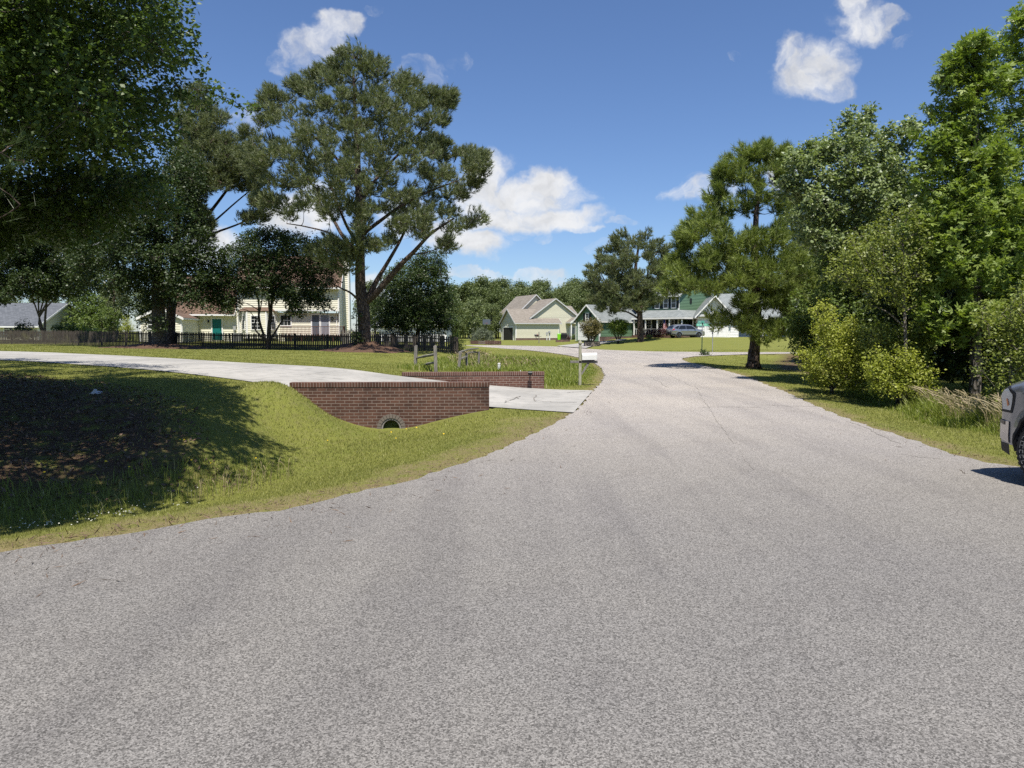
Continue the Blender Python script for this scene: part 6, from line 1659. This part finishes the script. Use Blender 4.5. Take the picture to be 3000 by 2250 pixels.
# ---- wood on the right
def bl(name, label, poly, Y, n, r0_, r1_2, fol, seed, base_px, tr_top, mm, L, bark_='grey_bark', per=90, depth=.8, dmax=3.0, rad=(.14,.12,.09,.05), holes=(), lobes=1, w=.7, up=.4, extra=(), cat='tree', group=None, name2='crown', len_=.2, jit=.05, flat=.85, every=12, inner=.2):
    rg = np.random.default_rng(seed); pads = px_poly_pads(poly, Y, n, r0_, r1_2, rg, depth=depth, dmax=dmax, holes=holes) + [(P(*q), rr_) for q, rr_ in extra]
    pads += sprout(poly, Y - .2, int(n * .22), r0_ * .42, r0_ * .75, rg, out=9 * r1_2 * F / Y / 20)
    b_ = P(base_px[0], base_px[1], Y); t0 = [V3(base_px[0] + (tr_top[0] - base_px[0]) * t, base_px[1] + (tr_top[1] - base_px[1]) * t, Y) for t in (.2, .5, .8, 1.0)]
    rr = list(np.interp(np.linspace(0, 1, 5), np.linspace(0, 1, len(rad)), rad))
    return tree(name, label, cat, (float(b_[0]), Y), t0, rr, pads, fol, seed + 1, bark_, pine=False, per=per, m=mm, L=L, w=w, len_=len_, jit=jit, twig_every=every, twig_r=.005, lift=.6, lobes=lobes, group=group, part=name2, shoot=dict(flat=flat, upb=up, inner=inner))
bl('sweetgum_tree', 'tall bright green sweetgum with pointed top at the right edge of the wood', [(2660,980),(2690,860),(2680,700),(2700,560),(2700,440),(2730,340),(2770,240),(2810,160),(2855,112),(2900,150),(2920,250),(2900,400),(2960,520),(3040,620),(3060,900),(2960,1000),(2800,1010)], 17.5, 135, .26, .48, 'leaf_bright', 41, (2860,1150), (2855,140), 6, .145, per=230, lobes=3, dmax=2.3, up=.5, inner=.1,
   extra=[((2855,125,17.5),.25),((2820,170,17.5),.25),((2790,235,17.5),.28),((2740,310,17.4),.25),((2700,400,17.3),.22),((2710,470,17.3),.3),((2890,170,17.5),.25)] + [((q[0], q[1], 17.3 + .4 * (i % 3)), .36) for i, q in enumerate([(2850,240),(2880,290),(2830,310),(2790,330),(2900,370),(2850,390),(2780,400),(2940,470),(2930,560),(2890,460),(2870,200),(2740,450),(2800,470),(2950,640)])])
bl('sweetgum_tree', 'tallest sweetgum, cut by the right edge of the picture', [(2935,420),(2950,300),(2950,180),(2965,100),(3000,30),(3080,20),(3200,150),(3300,400),(3300,900),(3100,1000),(2980,800)], 19.0, 110, .30, .52, 'leaf_bright', 43, (3090,1150), (3040,60), 6, .15, per=150, lobes=3, dmax=2.5, up=.5, inner=.1, extra=[((2985,50,19),.3),((2960,110,19),.28),((3010,45,19),.3)])
bl('silver_maple', 'silvery-leaved maple with loose upright tops left of the sweetgums', [(2310,600),(2307,463),(2350,470),(2405,415),(2440,470),(2437,369),(2495,322),(2550,345),(2560,440),(2611,372),(2640,430),(2655,366),(2675,390),(2660,492),(2683,535),(2720,640),(2720,800),(2640,850),(2450,860),(2380,760),(2330,700)], 23.0, 150, .28, .48, 'leaf_silver', 45, (2520,1090), (2500,380), 7, .12, per=330, dmax=2.8, bark_='pale_bark', holes=[(2690,470,20),(2590,400,10)],
   extra=[((2495,345,23),.3),((2470,400,23),.3),((2540,370,23),.28),((2410,430,23),.25),((2325,480,23),.25),((2360,500,23),.3),((2612,390,23),.24),((2658,385,23),.22),((2648,440,23),.3),((2310,560,23),.4)], up=.6, inner=.1)
bl('small_tree', 'small yellow-green tree with a pale crooked stem in front of the dark wood', [(2440,800),(2470,720),(2530,670),(2600,630),(2690,640),(2740,740),(2710,820),(2740,930),(2690,900),(2640,930),(2600,870),(2530,930),(2500,840)], 17.0, 66, .18, .34, 'leaf_olive', 47, (2655,1130), (2645,700), 7, .07, per=330, dmax=1.6, bark_='pale_bark', rad=(.045,.04,.03,.02))
# undergrowth
UG = 'trees crowding the edge of the wood on the right'
und = [('understory_tree','dark leafy tree low in the wood, below the silvery maple', [(2380,1060),(2370,930),(2400,800),(2500,760),(2600,800),(2640,930),(2640,1080),(2500,1100)], 22.5, 80, .4,.65,'leaf_mid', 51, (2480,1120), .10, 110),
       ('understory_tree','dark leafy tree in the middle of the wood, behind the small yellow-green tree', [(2560,1100),(2560,850),(2640,760),(2760,760),(2840,880),(2840,1100),(2700,1130)], 19.5, 90, .36,.6,'leaf_shaded', 53, (2700,1150), .10, 130),  # shaded hollow of the wood put into the leaf colour
       ('understory_tree','leafy tree under the sweetgums near the truck', [(2800,1120),(2790,950),(2840,860),(2950,850),(3120,900),(3150,1150),(2950,1170)], 18.4, 100, .34,.55,'leaf_shaded', 55, (2960,1180), .10, 130),
       ('understory_tree','leafy young tree hanging over the ditch beside the second pine', [(2320,1050),(2300,960),(2330,900),(2400,870),(2440,930),(2450,1040),(2380,1090)], 27.0, 50, .4,.65,'leaf_mid', 57, (2380,1100), .11, 100),
       ('understory_tree','dark tree filling the gap at the back of the wood behind the maple', [(2400,1080),(2400,600),(2560,520),(2760,560),(2800,900),(2760,1080)], 27.0, 110, .6,.95,'leaf_mid', 59, (2590,1100), .13, 60)]
for (nm, lb, pl, Y_, n_, a_, b_, fo, sd_, bp_, LL, pr) in und:
    bl(nm, lb, pl, Y_, n_, a_, b_, fo, sd_, bp_, (bp_[0] + 10, min(q[1] for q in pl) + 60), 6, LL, per=pr, dmax=2.2, bark_='dark_bark', group=UG, rad=(.09,.08,.06,.03))
tree5 = None
bl('sapling', 'light green sapling and vines beside the truck', [(2900,1190),(2880,1100),(2905,1000),(2880,930),(2940,870),(3010,850),(3120,900),(3120,1150),(3010,1200)], 13.2, 60, .2,.34,'leaf_olive', 65, (2960,1215), (2960,900), 7, .06, per=330, dmax=1.3, bark_='pale_bark', rad=(.03,.028,.02,.012))
# bushes
bl('wax_myrtle', 'tall light yellow-green wax myrtle at the front of the wood', [(2345,1118),(2352,1042),(2400,1000),(2396,915),(2425,905),(2450,950),(2480,960),(2525,945),(2580,1005),(2595,1060),(2560,1130),(2490,1148),(2400,1140)], 20.0, 100, .18,.34,'leaf_yellow', 67, (2440,1145), (2420,990), 8, .062, per=460, dmax=1.3, cat='bush', rad=(.05,.04,.03,.02), up=.7, name2='foliage')
bl('wax_myrtle', 'lower wax myrtle spreading right of the tall one, above the long grass', [(2540,1150),(2550,1070),(2580,1035),(2640,1030),(2690,1055),(2745,1120),(2730,1165),(2600,1165)], 17.0, 65, .16,.30,'leaf_yellow', 69, (2640,1180), (2630,1080), 8, .060, per=400, dmax=1.2, cat='bush', rad=(.04,.035,.025,.015), up=.6, name2='foliage')
bl('holly_shrub', 'olive shrub between the two wax myrtles, against the dark wood', [(2530,1080),(2535,1000),(2560,945),(2620,950),(2650,990),(2700,950),(2735,1030),(2715,1090),(2620,1075)], 17.6, 62, .16,.28,'leaf_olive', 163, (2630,1150), (2630,990), 7, .075, per=330, dmax=1.2, cat='bush', rad=(.04,.035,.025,.015), up=.5, name2='foliage')
# ---- back of the wood: copies of three plain trees
r11 = np.random.default_rng(71)
protos = []
for k in range(3):
    h_ = (7.4, 8.2, 9)[k]; x_, y_ = 19 + 3 * k, 30 + k * 4
    pads = [(np.array([x_, y_, h_ * .6]) + norm(r11.normal(size=3)) * r11.random() ** .4 * np.array([2.9, 2.9, h_ * .38]), r11.uniform(.7, 1.05)) for _ in range(70)]
    protos.append(tree('woodland_tree', 'x', 'tree', (x_, y_), [(x_, y_, 3), (x_, y_, 6), (x_, y_, h_ * .85)], [.2,.18,.14,.05], pads, 'leaf_mid', 72 + k, 'grey_bark', pine=False, per=40, m=6, L=.22, w=.7, len_=.4, jit=.14, twig_r=.012, twig_every=25, shoot=dict(flat=.9)))
WG = 'trees filling the depth of the wood on the right'
spots = [(24,22),(20,16.5),(28,28),(23,38),(30,44),(16.5,27),(27,17),(34,35),(22,46),(33,52),(15.5,21.5),(18.5,12.5),(24,12)]
def wood_label(x_, y_):
    q = CX + F * x_ / y_
    for lim, wh in ((2420, 'behind the second pine'), (2560, 'behind the silvery maple'), (2720, 'behind the small yellow-green tree'), (2880, 'behind the first sweetgum'), (3100, 'behind the tallest sweetgum'), (1e9, 'beyond the right edge, past the pickup truck')):
        if q < lim: break
    return 'leafy woodland tree %s, %s part of the wood' % (wh, 'front' if y_ < 20 else 'middle' if y_ < 31 else 'deeper' if y_ < 42 else 'deepest')
for k, pr in enumerate(protos): pr['label'] = wood_label(19 + 3 * k, 30 + 4 * k); pr['group'] = WG
for k, (x_, y_) in enumerate(spots):
    copy_tree(protos[k % 3], (x_, y_, hz(x_, y_) - .1), k * 1.3, min(.95 + .07 * (k % 4), (2.2 + .19 * y_) / (7.4, 8.2, 9)[k % 3]), wood_label(x_, y_))

# ---- shrubs round the far houses
def bush(name, label, px, py, Y, w_, h_, fol, seed, L=.09, per=140, group=None, stems=False, cat='shrub', n=16, pr=.33, flat=.9, lean=0, mm=6):
    rg = np.random.default_rng(seed); p = P(px, py, Y); x_ = float(p[0]); z = hz(x_, Y)
    pads = []
    for i in range(n):
        d = norm(rg.normal(size=3)); d[2] = abs(d[2]); rr_ = rg.random() ** .35
        if stems: c = np.array([x_, Y, z + h_ * .66]) + d * rr_ * np.array([w_ / 2 - pr * .6, w_ / 2 - pr * .6, h_ * .30]) * [1, 1, rg.choice([-1, 1])]
        else: c = np.array([x_, Y, z + pr * .4]) + d * rr_ * np.array([w_ / 2 - pr * .6, w_ / 2 - pr * .6, h_ - pr * 1.1])
        pads.append((c, pr * rg.uniform(.8, 1.15)))
    limbs = []
    if stems:
        for i in range(8):
            t = 6.28 * i / 8; limbs.append(([np.array([x_, Y, z]), np.array([x_ + .3 * w_ * .4 * math.cos(t), Y + .12 * w_ * math.sin(t), z + h_ * .28]), np.array([x_ + w_ * .33 * math.cos(t), Y + w_ * .3 * math.sin(t), z + h_ * .6])], .05, .02))
    return tree(name, label, cat, (x_, Y), [(x_, Y, z + h_ * .2), (x_, Y, z + h_ * .4), (x_, Y, z + h_ * .6)], [.06,.05,.035,.02], pads, fol, seed, 'grey_bark', limbs=limbs, pine=False, per=per, m=mm, L=L, w=.7, len_=.15, jit=.05, twig_every=15, twig_r=.008, group=group, part='foliage', shoot=dict(flat=flat, upb=.4))
bush('crape_myrtle', 'round rust-tinged crape myrtle growing in the grey block planter', 1733, 999, 76, 2.75, 3.0, 'leaf_rust', 81, .12, 160, stems=True, cat='tree', n=55, pr=.42)
bush('crape_myrtle', 'bright green vase-shaped crape myrtle in front of the green wall', 1811, 994, 85, 2.8, 3.1, 'leaf_bright', 82, .13, 160, stems=True, cat='tree', n=55, pr=.42)
bush('boxwood_shrub', 'round green clipped shrub at the right corner of the far cream house', 1681, 996, 118, 1.2, 1.25, 'leaf_mid', 83, .1, 120)
bush('dark_shrub', 'small dark red shrub beside the round green shrub by the far house', 1667, 996, 118.5, .8, .9, 'leaf_red', 84, .1, 120, n=8, pr=.25)
bush('azalea_shrub', 'large grey-green azalea above the low brick garden wall', 1412, 1003, 95, 4.0, 2.3, 'leaf_grey', 85, .11, 90, n=60, pr=.5)
bush('golden_shrub', 'bright yellow-green shrub rising behind the end of the picket fence', 1338, 1003, 55, 1.6, 1.75, 'leaf_bright', 86, .08, 160, n=26, pr=.32)
bush('cypress_shrub', 'golden conifer shrub at the left side of the small cream gable', 375, 1000, 66, 1.5, 2.6, 'leaf_yellow', 87, .08, 140, n=40, pr=.35)
bush('clipped_shrub', 'light green shrub rising over the fence below the multi-stemmed tree', 195, 990, 70, 3.2, 2.2, 'leaf_mid', 88, .14, 70, n=30, pr=.5)
bush('clipped_shrub', 'green shrub over the fence, right of the low grey roof', 262, 990, 71, 3.0, 2.1, 'leaf_bright', 89, .14, 70, n=26, pr=.5)
bush('dark_shrub', 'dark rounded shrub over the fence in front of the broad grey roof', 68, 990, 68, 2.8, 2.3, 'leaf_dark', 90, .14, 80, n=26, pr=.5)
bush('garden_shrub', 'leafy green garden shrub behind the fence, left of the golden conifer', 300, 985, 76, 5.0, 4.2, 'leaf_mid', 91, .18, 45, n=40, pr=.75)
bush('rose_shrub', 'brownish flowering shrub behind the fence between the two green shrubs', 320, 990, 68, 2.0, 1.7, 'leaf_rust', 92, .1, 90, n=16, pr=.4)
bush('young_tree', 'green tree behind the shrubs beyond the left fence', 255, 980, 90, 6, 7.5, 'leaf_mid', 93, .25, 25, n=60, pr=1.1, cat='tree')
bush('boxwood_shrub', 'small yellow-green shrub in front of the dark red hedge', 1903, 991, 88, .85, 1.0, 'leaf_bright', 94, .1, 140, n=8, pr=.27)
bush('sign_grass_tuft', 'dark tuft of weeds at the foot of the street sign post', 2063, 1041, 50.3, .7, .55, 'leaf_dark', 95, .1, 200, n=8, pr=.2, cat='weeds')
bush('mound_sapling', 'ivy leaves growing up the side of the large pine trunk', 1045, 985, 48.0, .8, 4.2, 'leaf_dark', 96, .14, 70, n=16, pr=.32, cat='ivy')
# red hedge
hp = []
rgh = np.random.default_rng(97)
xh0, xh1 = float(P(1886,990,89)[0]), float(P(1957,990,89)[0])
for i in range(70): x_ = rgh.uniform(xh0 + .25, xh1 - .2); hp.append((np.array([x_, 89.3 + rgh.uniform(-.35, .35), hz(x_, 89.3) + rgh.uniform(.2, 1.12)]), .33))
tree('hedge', 'dark red clipped hedge along the porch, left of the silver car', 'hedge', ((xh0 + xh1) / 2, 89.3), [((xh0 + xh1) / 2, 89.3, hz(xh0, 89.3) + .3), ((xh0 + xh1) / 2, 89.3, hz(xh0, 89.3) + .7)], [.04,.03,.02], hp, 'leaf_red', 98, 'dark_bark', pine=False, per=150, m=6, L=.10, len_=.15, jit=.05, part='foliage', twig_every=40)
# red flower in low planter
bush('flowering_plant', 'red flowering plant in the low brick planter', 1645, 1001, 100, .5, .5, 'leaf_red', 99, .08, 200, n=4, pr=.18, cat='plant')

# ---- far trees: pines and broadleaf on the skyline
r12 = np.random.default_rng(101)
fp = []
for k in range(4):
    h_ = (14, 12.5, 13.5, 10)[k]; pads = []
    isp = k < 3
    for _ in range(52):
        zz = r12.uniform(.30 if isp else .2, .97); rr_ = (1 - abs(zz - .62) * 1.7) * (2.6 if isp else 3.6)
        t = r12.uniform(0, 6.28); pads.append((np.array([rr_ * math.cos(t) * r12.random() ** .5, 160 + k * 9 + rr_ * math.sin(t), zz * h_]), r12.uniform(.9, 1.5)))
    fp.append(tree('distant_pine' if isp else 'distant_tree', 'x', 'tree', (0, 160 + k * 9), [(0, 160 + k * 9, h_ * .3), (0, 160 + k * 9, h_ * .6), (0, 160 + k * 9, h_ * .92)], [.22,.2,.16,.06], pads, 'far_leaf', 102 + k, 'grey_bark', pine=False, per=13, m=6, L=.42, w=.6, len_=.5, jit=.25, twig_every=99, shoot=dict(flat=.75, upb=.4)))
FG = 'far trees on the skyline behind the houses'
cnt = 0
for k, pr in enumerate(fp):
    pr['label'] = ('tall distant pine left of the far house roof ridge', 'distant pine above the main roof of the far cream house', 'distant pine over the gap between the far houses', 'rounded distant tree behind the forked pine')[k]; pr['group'] = FG
    pr.location = ((-7, 7, 14, 22)[k], 166 + 3 * k, .1)
def far_label(px_, row, k):
    kind = 'rounded tree' if k == 3 else 'pine'
    for lim, where in ((120, 'above the grey roofs at the far left'), (460, 'beside the leafy shade tree'), (1100, 'behind the cream house'), (1345, 'behind the pear tree'), (1465, 'left of the far cream house'), (1600, 'above the far cream house'), (1700, 'between the two far houses'), (1960, 'behind the dark forked pine'), (9999, 'behind the white garage')):
        if px_ < lim: break
    return 'distant %s on the skyline %s, %s row' % (kind, where, ('front', 'second', 'third', 'rear')[row])
for row, (yy_, n_, pa_, pb_, hs) in enumerate(((150, 26, 1290, 1790, .70), (158, 26, 1290, 1790, .80), (168, 28, 1280, 1800, .86), (182, 30, 1270, 1810, .96), (165, 11, -150, 1250, .9), (185, 11, -150, 1260, 1.0), (160, 8, 1820, 2400, .8))):
    for i in range(n_):
        px_ = pa_ + (pb_ - pa_) * (i + .5 + r12.uniform(-.45, .45)) / n_
        y_ = yy_ + r12.uniform(-4, 4); x_ = (px_ - CX) / F * y_; k = int(r12.choice([0, 0, 1, 1, 2, 2, 3]))
        copy_tree(fp[k], (x_, y_, 0), r12.uniform(0, 6.2), hs * r12.uniform(.86, 1.10), far_label(px_, min(row, 3) if row < 4 else row - 3, k)); cnt += 1
# mid-distance trees behind the bend
for k, (px_, Y_, s_, lb) in enumerate([(1385,128,.70,'rounded light green tree behind the grey-green shrub, left of the far cream house'), (1440,136,.66,'green tree directly behind the basketball hoop'), (1335,118,.62,'green tree right of the pear tree, behind the golden shrub'), (1500,150,.80,'bright green tree peeping over the low garage roof of the far cream house'),
                                   (1260,120,.6,'green tree glimpsed behind the pear tree'), (1175,125,.66,'green tree showing low behind the large pine')]):
    c = copy_tree(fp[3], (float(P(px_, 980, Y_)[0]), Y_, 0), k * 1.1, s_, lb); c['group'] = 'middle-distance trees behind the bend'; c.name = 'garden_tree'
# tall thin pine left of the small cream gable
r13 = np.random.default_rng(120)
pads = px_poly_pads([(305,760),(350,735),(380,790),(385,880),(350,915),(305,900),(300,820)], 95, 22, .7, 1.1, r13, depth=.8)
tree('pine_tree', 'small distant pine seen in the gap between the left trees and the cream gable', 'pine', (float(P(335,1000,95)[0]), 95), [V3(335,950,95), V3(334,880,95), V3(336,780,95)], [.2,.18,.15,.06], pads, 'pine_needles', 121, per=50, m=12, L=.32, w=.05, twig_r=.02)

# ------------------------------------------------------------------ grass
def scatter(n, seed, ymin=3.6, ymax=62, umax=.80, pw=0.0):
    rg = np.random.default_rng(seed)
    Y_ = np.exp(rg.uniform(math.log(ymin), math.log(ymax), n)); X_ = rg.uniform(-umax, umax, n) * Y_
    return X_, Y_, rg
def grass_ok(x, y):
    ok = ~inside(ROAD, x, y); ok &= ~inside(DRIVE, x, y)
    poly = np.vstack([FD[:, :2], FD[::-1, 3:5]]); ok &= ~inside(poly, x, y)
    ok &= ~((y > 15.2) & (y < 16.0) & (x > -4.9) & (x < -.4)); ok &= ~((y > 20.0) & (y < 20.75) & (x > -3.2) & (x < 1.0))
    ok &= np.hypot((x - MX) / 3.0, (y - MY) / 2.3) > 1; ok &= np.hypot((x - LX) / 4.3, (y - LY) / 2.2) > 1
    return ok
def blades(x, y, z, rg, h, wd, lean=.45, bend=.25):
    n = len(x); h = np.asarray(h); t = rg.uniform(0, 2 * math.pi, n); s = np.stack([np.cos(t), np.sin(t), np.zeros(n)], 1) * (wd / 2)[:, None]
    l = rg.normal(size=(n, 2)) * lean * .6; b = np.stack([x, y, z - .01], 1)
    tip = b + np.stack([l[:, 0] * h, l[:, 1] * h, h * rg.uniform(.75, 1.0, n)], 1); 
    return np.stack([b - s, b + s, tip], 1)
x, y, rg = scatter(760000, 301)
ok = grass_ok(x, y); x, y = x[ok], y[ok]
lit_ = litter_f(x, y); dry_ = dry_f(x, y)
keep = rg.random(len(x)) > np.maximum(lit_ * .86, dry_ * .62); x, y, lit_, dry_ = x[keep], y[keep], lit_[keep], dry_[keep]
z = height(x, y)
patch = .5 + .25 * np.sin(x * .9 + 1.3 * np.sin(y * .5)) + .25 * np.sin(y * 1.1 + x * .4) ; 
hh = (.022 + .026 * rg.random(len(x)) ** 1.5 + .012 * patch) * (1 - .4 * dry_)
swale = np.exp(-(((x + 3.4) / 2.2) ** 2 + ((y - 13.2) / 2.2) ** 2)); hh *= 1 + .5 * swale
wd = np.maximum(.0045, .00125 * y)
Vg = blades(x, y, z, rg, hh, wd)
tint = np.clip(.30 * rg.random(len(x)) + .45 * rg.random(len(x)) ** 2 + .15 * patch + .25 * dry_, 0, 1)
t2 = np.clip(rg.random(len(x)) * .93 + .35 * dry_ * rg.random(len(x)), 0, 1)
o = npmesh('grass', Vg, 3, 'grass_blade', attrs={'tint': tint, 'tint2': t2}); tag(o, kind='stuff'); NFACE[0] += len(Vg)
# long lush grass: swale beyond the brick walls, ditch edge, strip in front of the wood
def region_pts(poly, n, rg):
    poly = np.array(poly); x0, y0 = poly.min(0); x1, y1 = poly.max(0); p = rg.random((n, 2)) * [x1 - x0, y1 - y0] + [x0, y0]
    p = p[inside(poly, p[:, 0], p[:, 1])]; return p[:, 0], p[:, 1]
def curved(x, y, z, rg, h, w0, lean=.5, wind=(0.0, 0.0)):
    """two-segment bending blades as quads + tip triangles packed as quads"""
    n = len(x); t = rg.uniform(0, 2 * math.pi, n); s = np.stack([np.cos(t), np.sin(t), np.zeros(n)], 1) * (w0 / 2)[:, None]
    l = rg.normal(size=(n, 2)) * lean * .5 + np.array(wind); b = np.stack([x, y, z - .02], 1)
    m_ = b + np.stack([l[:, 0] * h * .35, l[:, 1] * h * .35, h * .6], 1); tip = b + np.stack([l[:, 0] * h * 1.0, l[:, 1] * h * 1.0, h * .92], 1)
    q1 = np.stack([b - s, b + s, m_ + s * .7, m_ - s * .7], 1); q2 = np.stack([m_ - s * .7, m_ + s * .7, tip + s * .12, tip - s * .12], 1)
    return np.concatenate([q1, q2])
rg = np.random.default_rng(310)
SW = [g2(1185,1092,.2), g2(1300,1088,0), g2(1440,1086,0), g2(1590,1090,0), (1.2,21), g2(1700,1128), g2(1745,1080), g2(1690,1058), g2(1560,1048), g2(1450,1043), g2(1330,1042,.2), g2(1270,1060,.2), g2(1215,1075,.2)]
xs_, ys_ = [], []
a1, b1 = region_pts(SW, 75000, rg); a1 = a1 + rg.normal(size=len(a1)) * .25; b1 = b1 + rg.normal(size=len(b1)) * .25; ok = grass_ok(a1, b1); a1, b1 = a1[ok], b1[ok]
hA_ = rg.uniform(.10, .30, len(a1)) * (1 + .5 * (rg.random(len(a1)) > .93)) * np.clip(pdist(ROAD, a1, b1) / 1.2, .25, 1)
RS = [g2(2470,1136,-.1), g2(2535,1156,-.1), g2(2692,1222,-.1), g2(2809,1252,-.1), g2(2934,1284,-.1), (8.1,10.4), (11.5,10.5), (11.2,15), (10.3,19.5), (10.0,21)]
a2, b2 = region_pts(RS, 60000, rg); eR = pdist(np.array(RS), a2, b2); a2 = a2 + rg.normal(size=len(a2)) * .22; b2 = b2 + rg.normal(size=len(b2)) * .22; ok = grass_ok(a2, b2); a2, b2, eR = a2[ok], b2[ok], eR[ok]; hB_ = rg.uniform(.25, .68, len(a2)); dR = pdist(ROAD, a2, b2); hB_ *= np.clip((dR - .9) / 1.6, .2, 1.0) * np.clip(.3 + eR / .9, .3, 1.0) * (.75 + .35 * np.sin(a2 * 3.1 + 2 * np.sin(b2 * 2.3)))
a3, b3 = region_pts([g2(-40,1535,-.5), g2(300,1488,-.5), g2(650,1425,-.5), g2(860,1375,-.45), g2(860,1345,-.45), g2(600,1400,-.55), g2(300,1455,-.55), (-8,8.8)], 5200, rg); hC_ = rg.uniform(.08, .26, len(a3))
x = np.concatenate([a1, a2, a3]); y = np.concatenate([b1, b2, b3]); h = np.concatenate([hA_, hB_, hC_]); z = height(x, y)
wd = np.maximum(.006, .0011 * y)
Vq = curved(x, y, z, rg, h, wd, .55, (-.12, 0)); tt = np.clip(.3 * rg.random(len(x)) + .6 * rg.random(len(x)), 0, 1); t2 = rg.random(len(x)) * .97
o = npmesh('tall_grass', Vq, 4, 'lush_blade', attrs={'tint': np.tile(tt, 2), 'tint2': np.tile(t2, 2)}); tag(o, kind='stuff'); NFACE[0] += len(Vq)
# seed heads bending over the ditch at the right, and weeds round the fallen rails
a2, b2 = region_pts([g2(2560,1150,-.1), g2(2700,1200,-.1), g2(2850,1235,-.1), (7.9,11.2), (11.5,11), (11,14.5), (9.8,17.5)], 3600, rg)
a1, b1 = region_pts([g2(1320,1075,.0), g2(1400,1070,0), g2(1460,1055,0), g2(1400,1035,.1), g2(1330,1042,.2)], 320, rg)
a4, b4 = region_pts([g2(1330,1078,.0), g2(1420,1085,0), g2(1500,1080,0), g2(1600,1070,0), g2(1560,1055,0), g2(1440,1050,.1)], 420, rg)
a3, b3 = region_pts([g2(550,1452,-.5), g2(820,1395,-.45), g2(870,1370,-.45), g2(600,1425,-.55)], 240, rg)
x = np.concatenate([a2, a1, a4, a3]); y = np.concatenate([b2, b1, b4, b3]); z = height(x, y); n = len(x)
h = np.concatenate([rg.uniform(.55, .98, len(a2)), rg.uniform(.3, .8, len(a1)), rg.uniform(.3, .5, len(a4)), rg.uniform(.25, .5, len(a3))])
lv = np.stack([rg.normal(size=n) * .22 + np.where(np.arange(n) < len(a2), -.18, .1), rg.normal(size=n) * .25], 1)
Vs_ = []; wd = np.maximum(.004, .0005 * y)
prev = np.stack([x, y, z], 1); ps = None
for k in range(1, 6):
    t = k / 5; cur = np.stack([x + lv[:, 0] * h * t ** 2.1, y + lv[:, 1] * h * t ** 2.1, z + h * (t - .28 * t ** 3)], 1)
    wv = wd * (1.0 if k < 4 else 2.1); sd_ = np.stack([wv / 2, np.zeros(n), wv / 3], 1); pv = sd_ if ps is None else ps
    Vs_.append(np.stack([prev - pv, prev + pv, cur + sd_, cur - sd_], 1)); prev = cur; ps = sd_
o = npmesh('seed_grass', np.concatenate(Vs_), 4, 'seed_blade', attrs={'tint': np.tile(rg.random(n), 5), 'tint2': np.zeros(n * 5)}); tag(o, kind='stuff'); NFACE[0] += n * 5
# dead leaves and straw on the shaded bank and along the road edge
a1, b1 = region_pts(LIT_POLY, 26000, rg)
xx, yy2, _ = scatter(24000, 320, 3.8, 16, .8); okk = grass_ok(xx, yy2) & (pdist(ROAD, xx, yy2) < .35); xx, yy2 = xx[okk], yy2[okk]
ax_, ay_, _ = scatter(5200, 321, 3.2, 22, .8); q_ = inside(ROAD, ax_, ay_) & (pdist(ROAD, ax_, ay_) < .15 + 1.6 * rg.random(len(ax_)) ** 3); ax_, ay_ = ax_[q_], ay_[q_]
x = np.concatenate([a1, xx, ax_]); y = np.concatenate([b1, yy2, ay_]); z = height(x, y) + rg.uniform(.005, .03, len(x)); z = np.where(np.arange(len(x)) >= len(a1) + len(xx), .007, z); n = len(x)
nn = norm(rg.normal(size=(n, 3)) * .45 + [0, 0, 1]); ld = norm(np.cross(nn, rg.normal(size=(n, 3)))); sd_ = np.cross(nn, ld); S = np.where(np.arange(n) < len(a1), rg.uniform(.025, .06, n), rg.uniform(.02, .07, n))[:, None]; ar = np.where(np.arange(n) < len(a1), .35, .08)[:, None]
b_ = np.stack([x, y, z], 1); Vd = np.stack([b_ - ld * S, b_ + sd_ * S * ar, b_ + ld * S, b_ - sd_ * S * ar], 1)
o = npmesh('leaf_litter', Vd, 4, 'dead_leaf', attrs={'tint': rg.random(n), 'tint2': rg.random(n)}); tag(o, kind='stuff'); NFACE[0] += n
# clover heads along the ditch and a few dandelions
def flowers(name, pts, r_, mat, hgt):
    Vv = []
    for (fx, fy) in pts:
        z_ = hz(fx, fy) + hgt * rg.uniform(.8, 1.2); s_ = r_ * rg.uniform(.7, 1.2)
        for k in range(6):
            t0, t1 = 6.283 * k / 6, 6.283 * (k + 1) / 6
            Vv.append([(fx, fy, z_ + s_ * .8), (fx + s_ * math.cos(t0), fy + s_ * math.sin(t0), z_ + s_ * .2), (fx + s_ * .5 * math.cos((t0 + t1) / 2), fy + s_ * .5 * math.sin((t0 + t1) / 2), z_ - s_ * .5), (fx + s_ * math.cos(t1), fy + s_ * math.sin(t1), z_ + s_ * .2)])
    o = npmesh(name, np.array(Vv), 4, mat); tag(o, kind='stuff')
cl = []
for _ in range(90):
    t = rg.random(); px_ = 60 + 520 * t + rg.normal() * 22; py_ = 1512 - 88 * t + rg.normal() * 9; q = G(px_, py_, -.42); cl.append((q[0], q[1]))
flowers('clover_flowers', cl, .0085, 'petal_white', .05)
dl = [g2(*q) for q in [(130,1384,-.2),(312,1390,-.3),(380,1390,-.3),(530,1361,-.35),(543,1361,-.35),(562,1385,-.4),(617,1360,-.3),(692,1321,-.3),(750,1357,-.4),(1190,1240,-.2),(1394,1196,0),(1146,1258,-.3),(1300,1285,-.2),(1160,1286,-.25),(960,1299,-.4),(1220,1240,-.2)]]
flowers('dandelion_flowers', dl, .018, 'petal_yellow', .13)
print('FACES', NFACE[0])
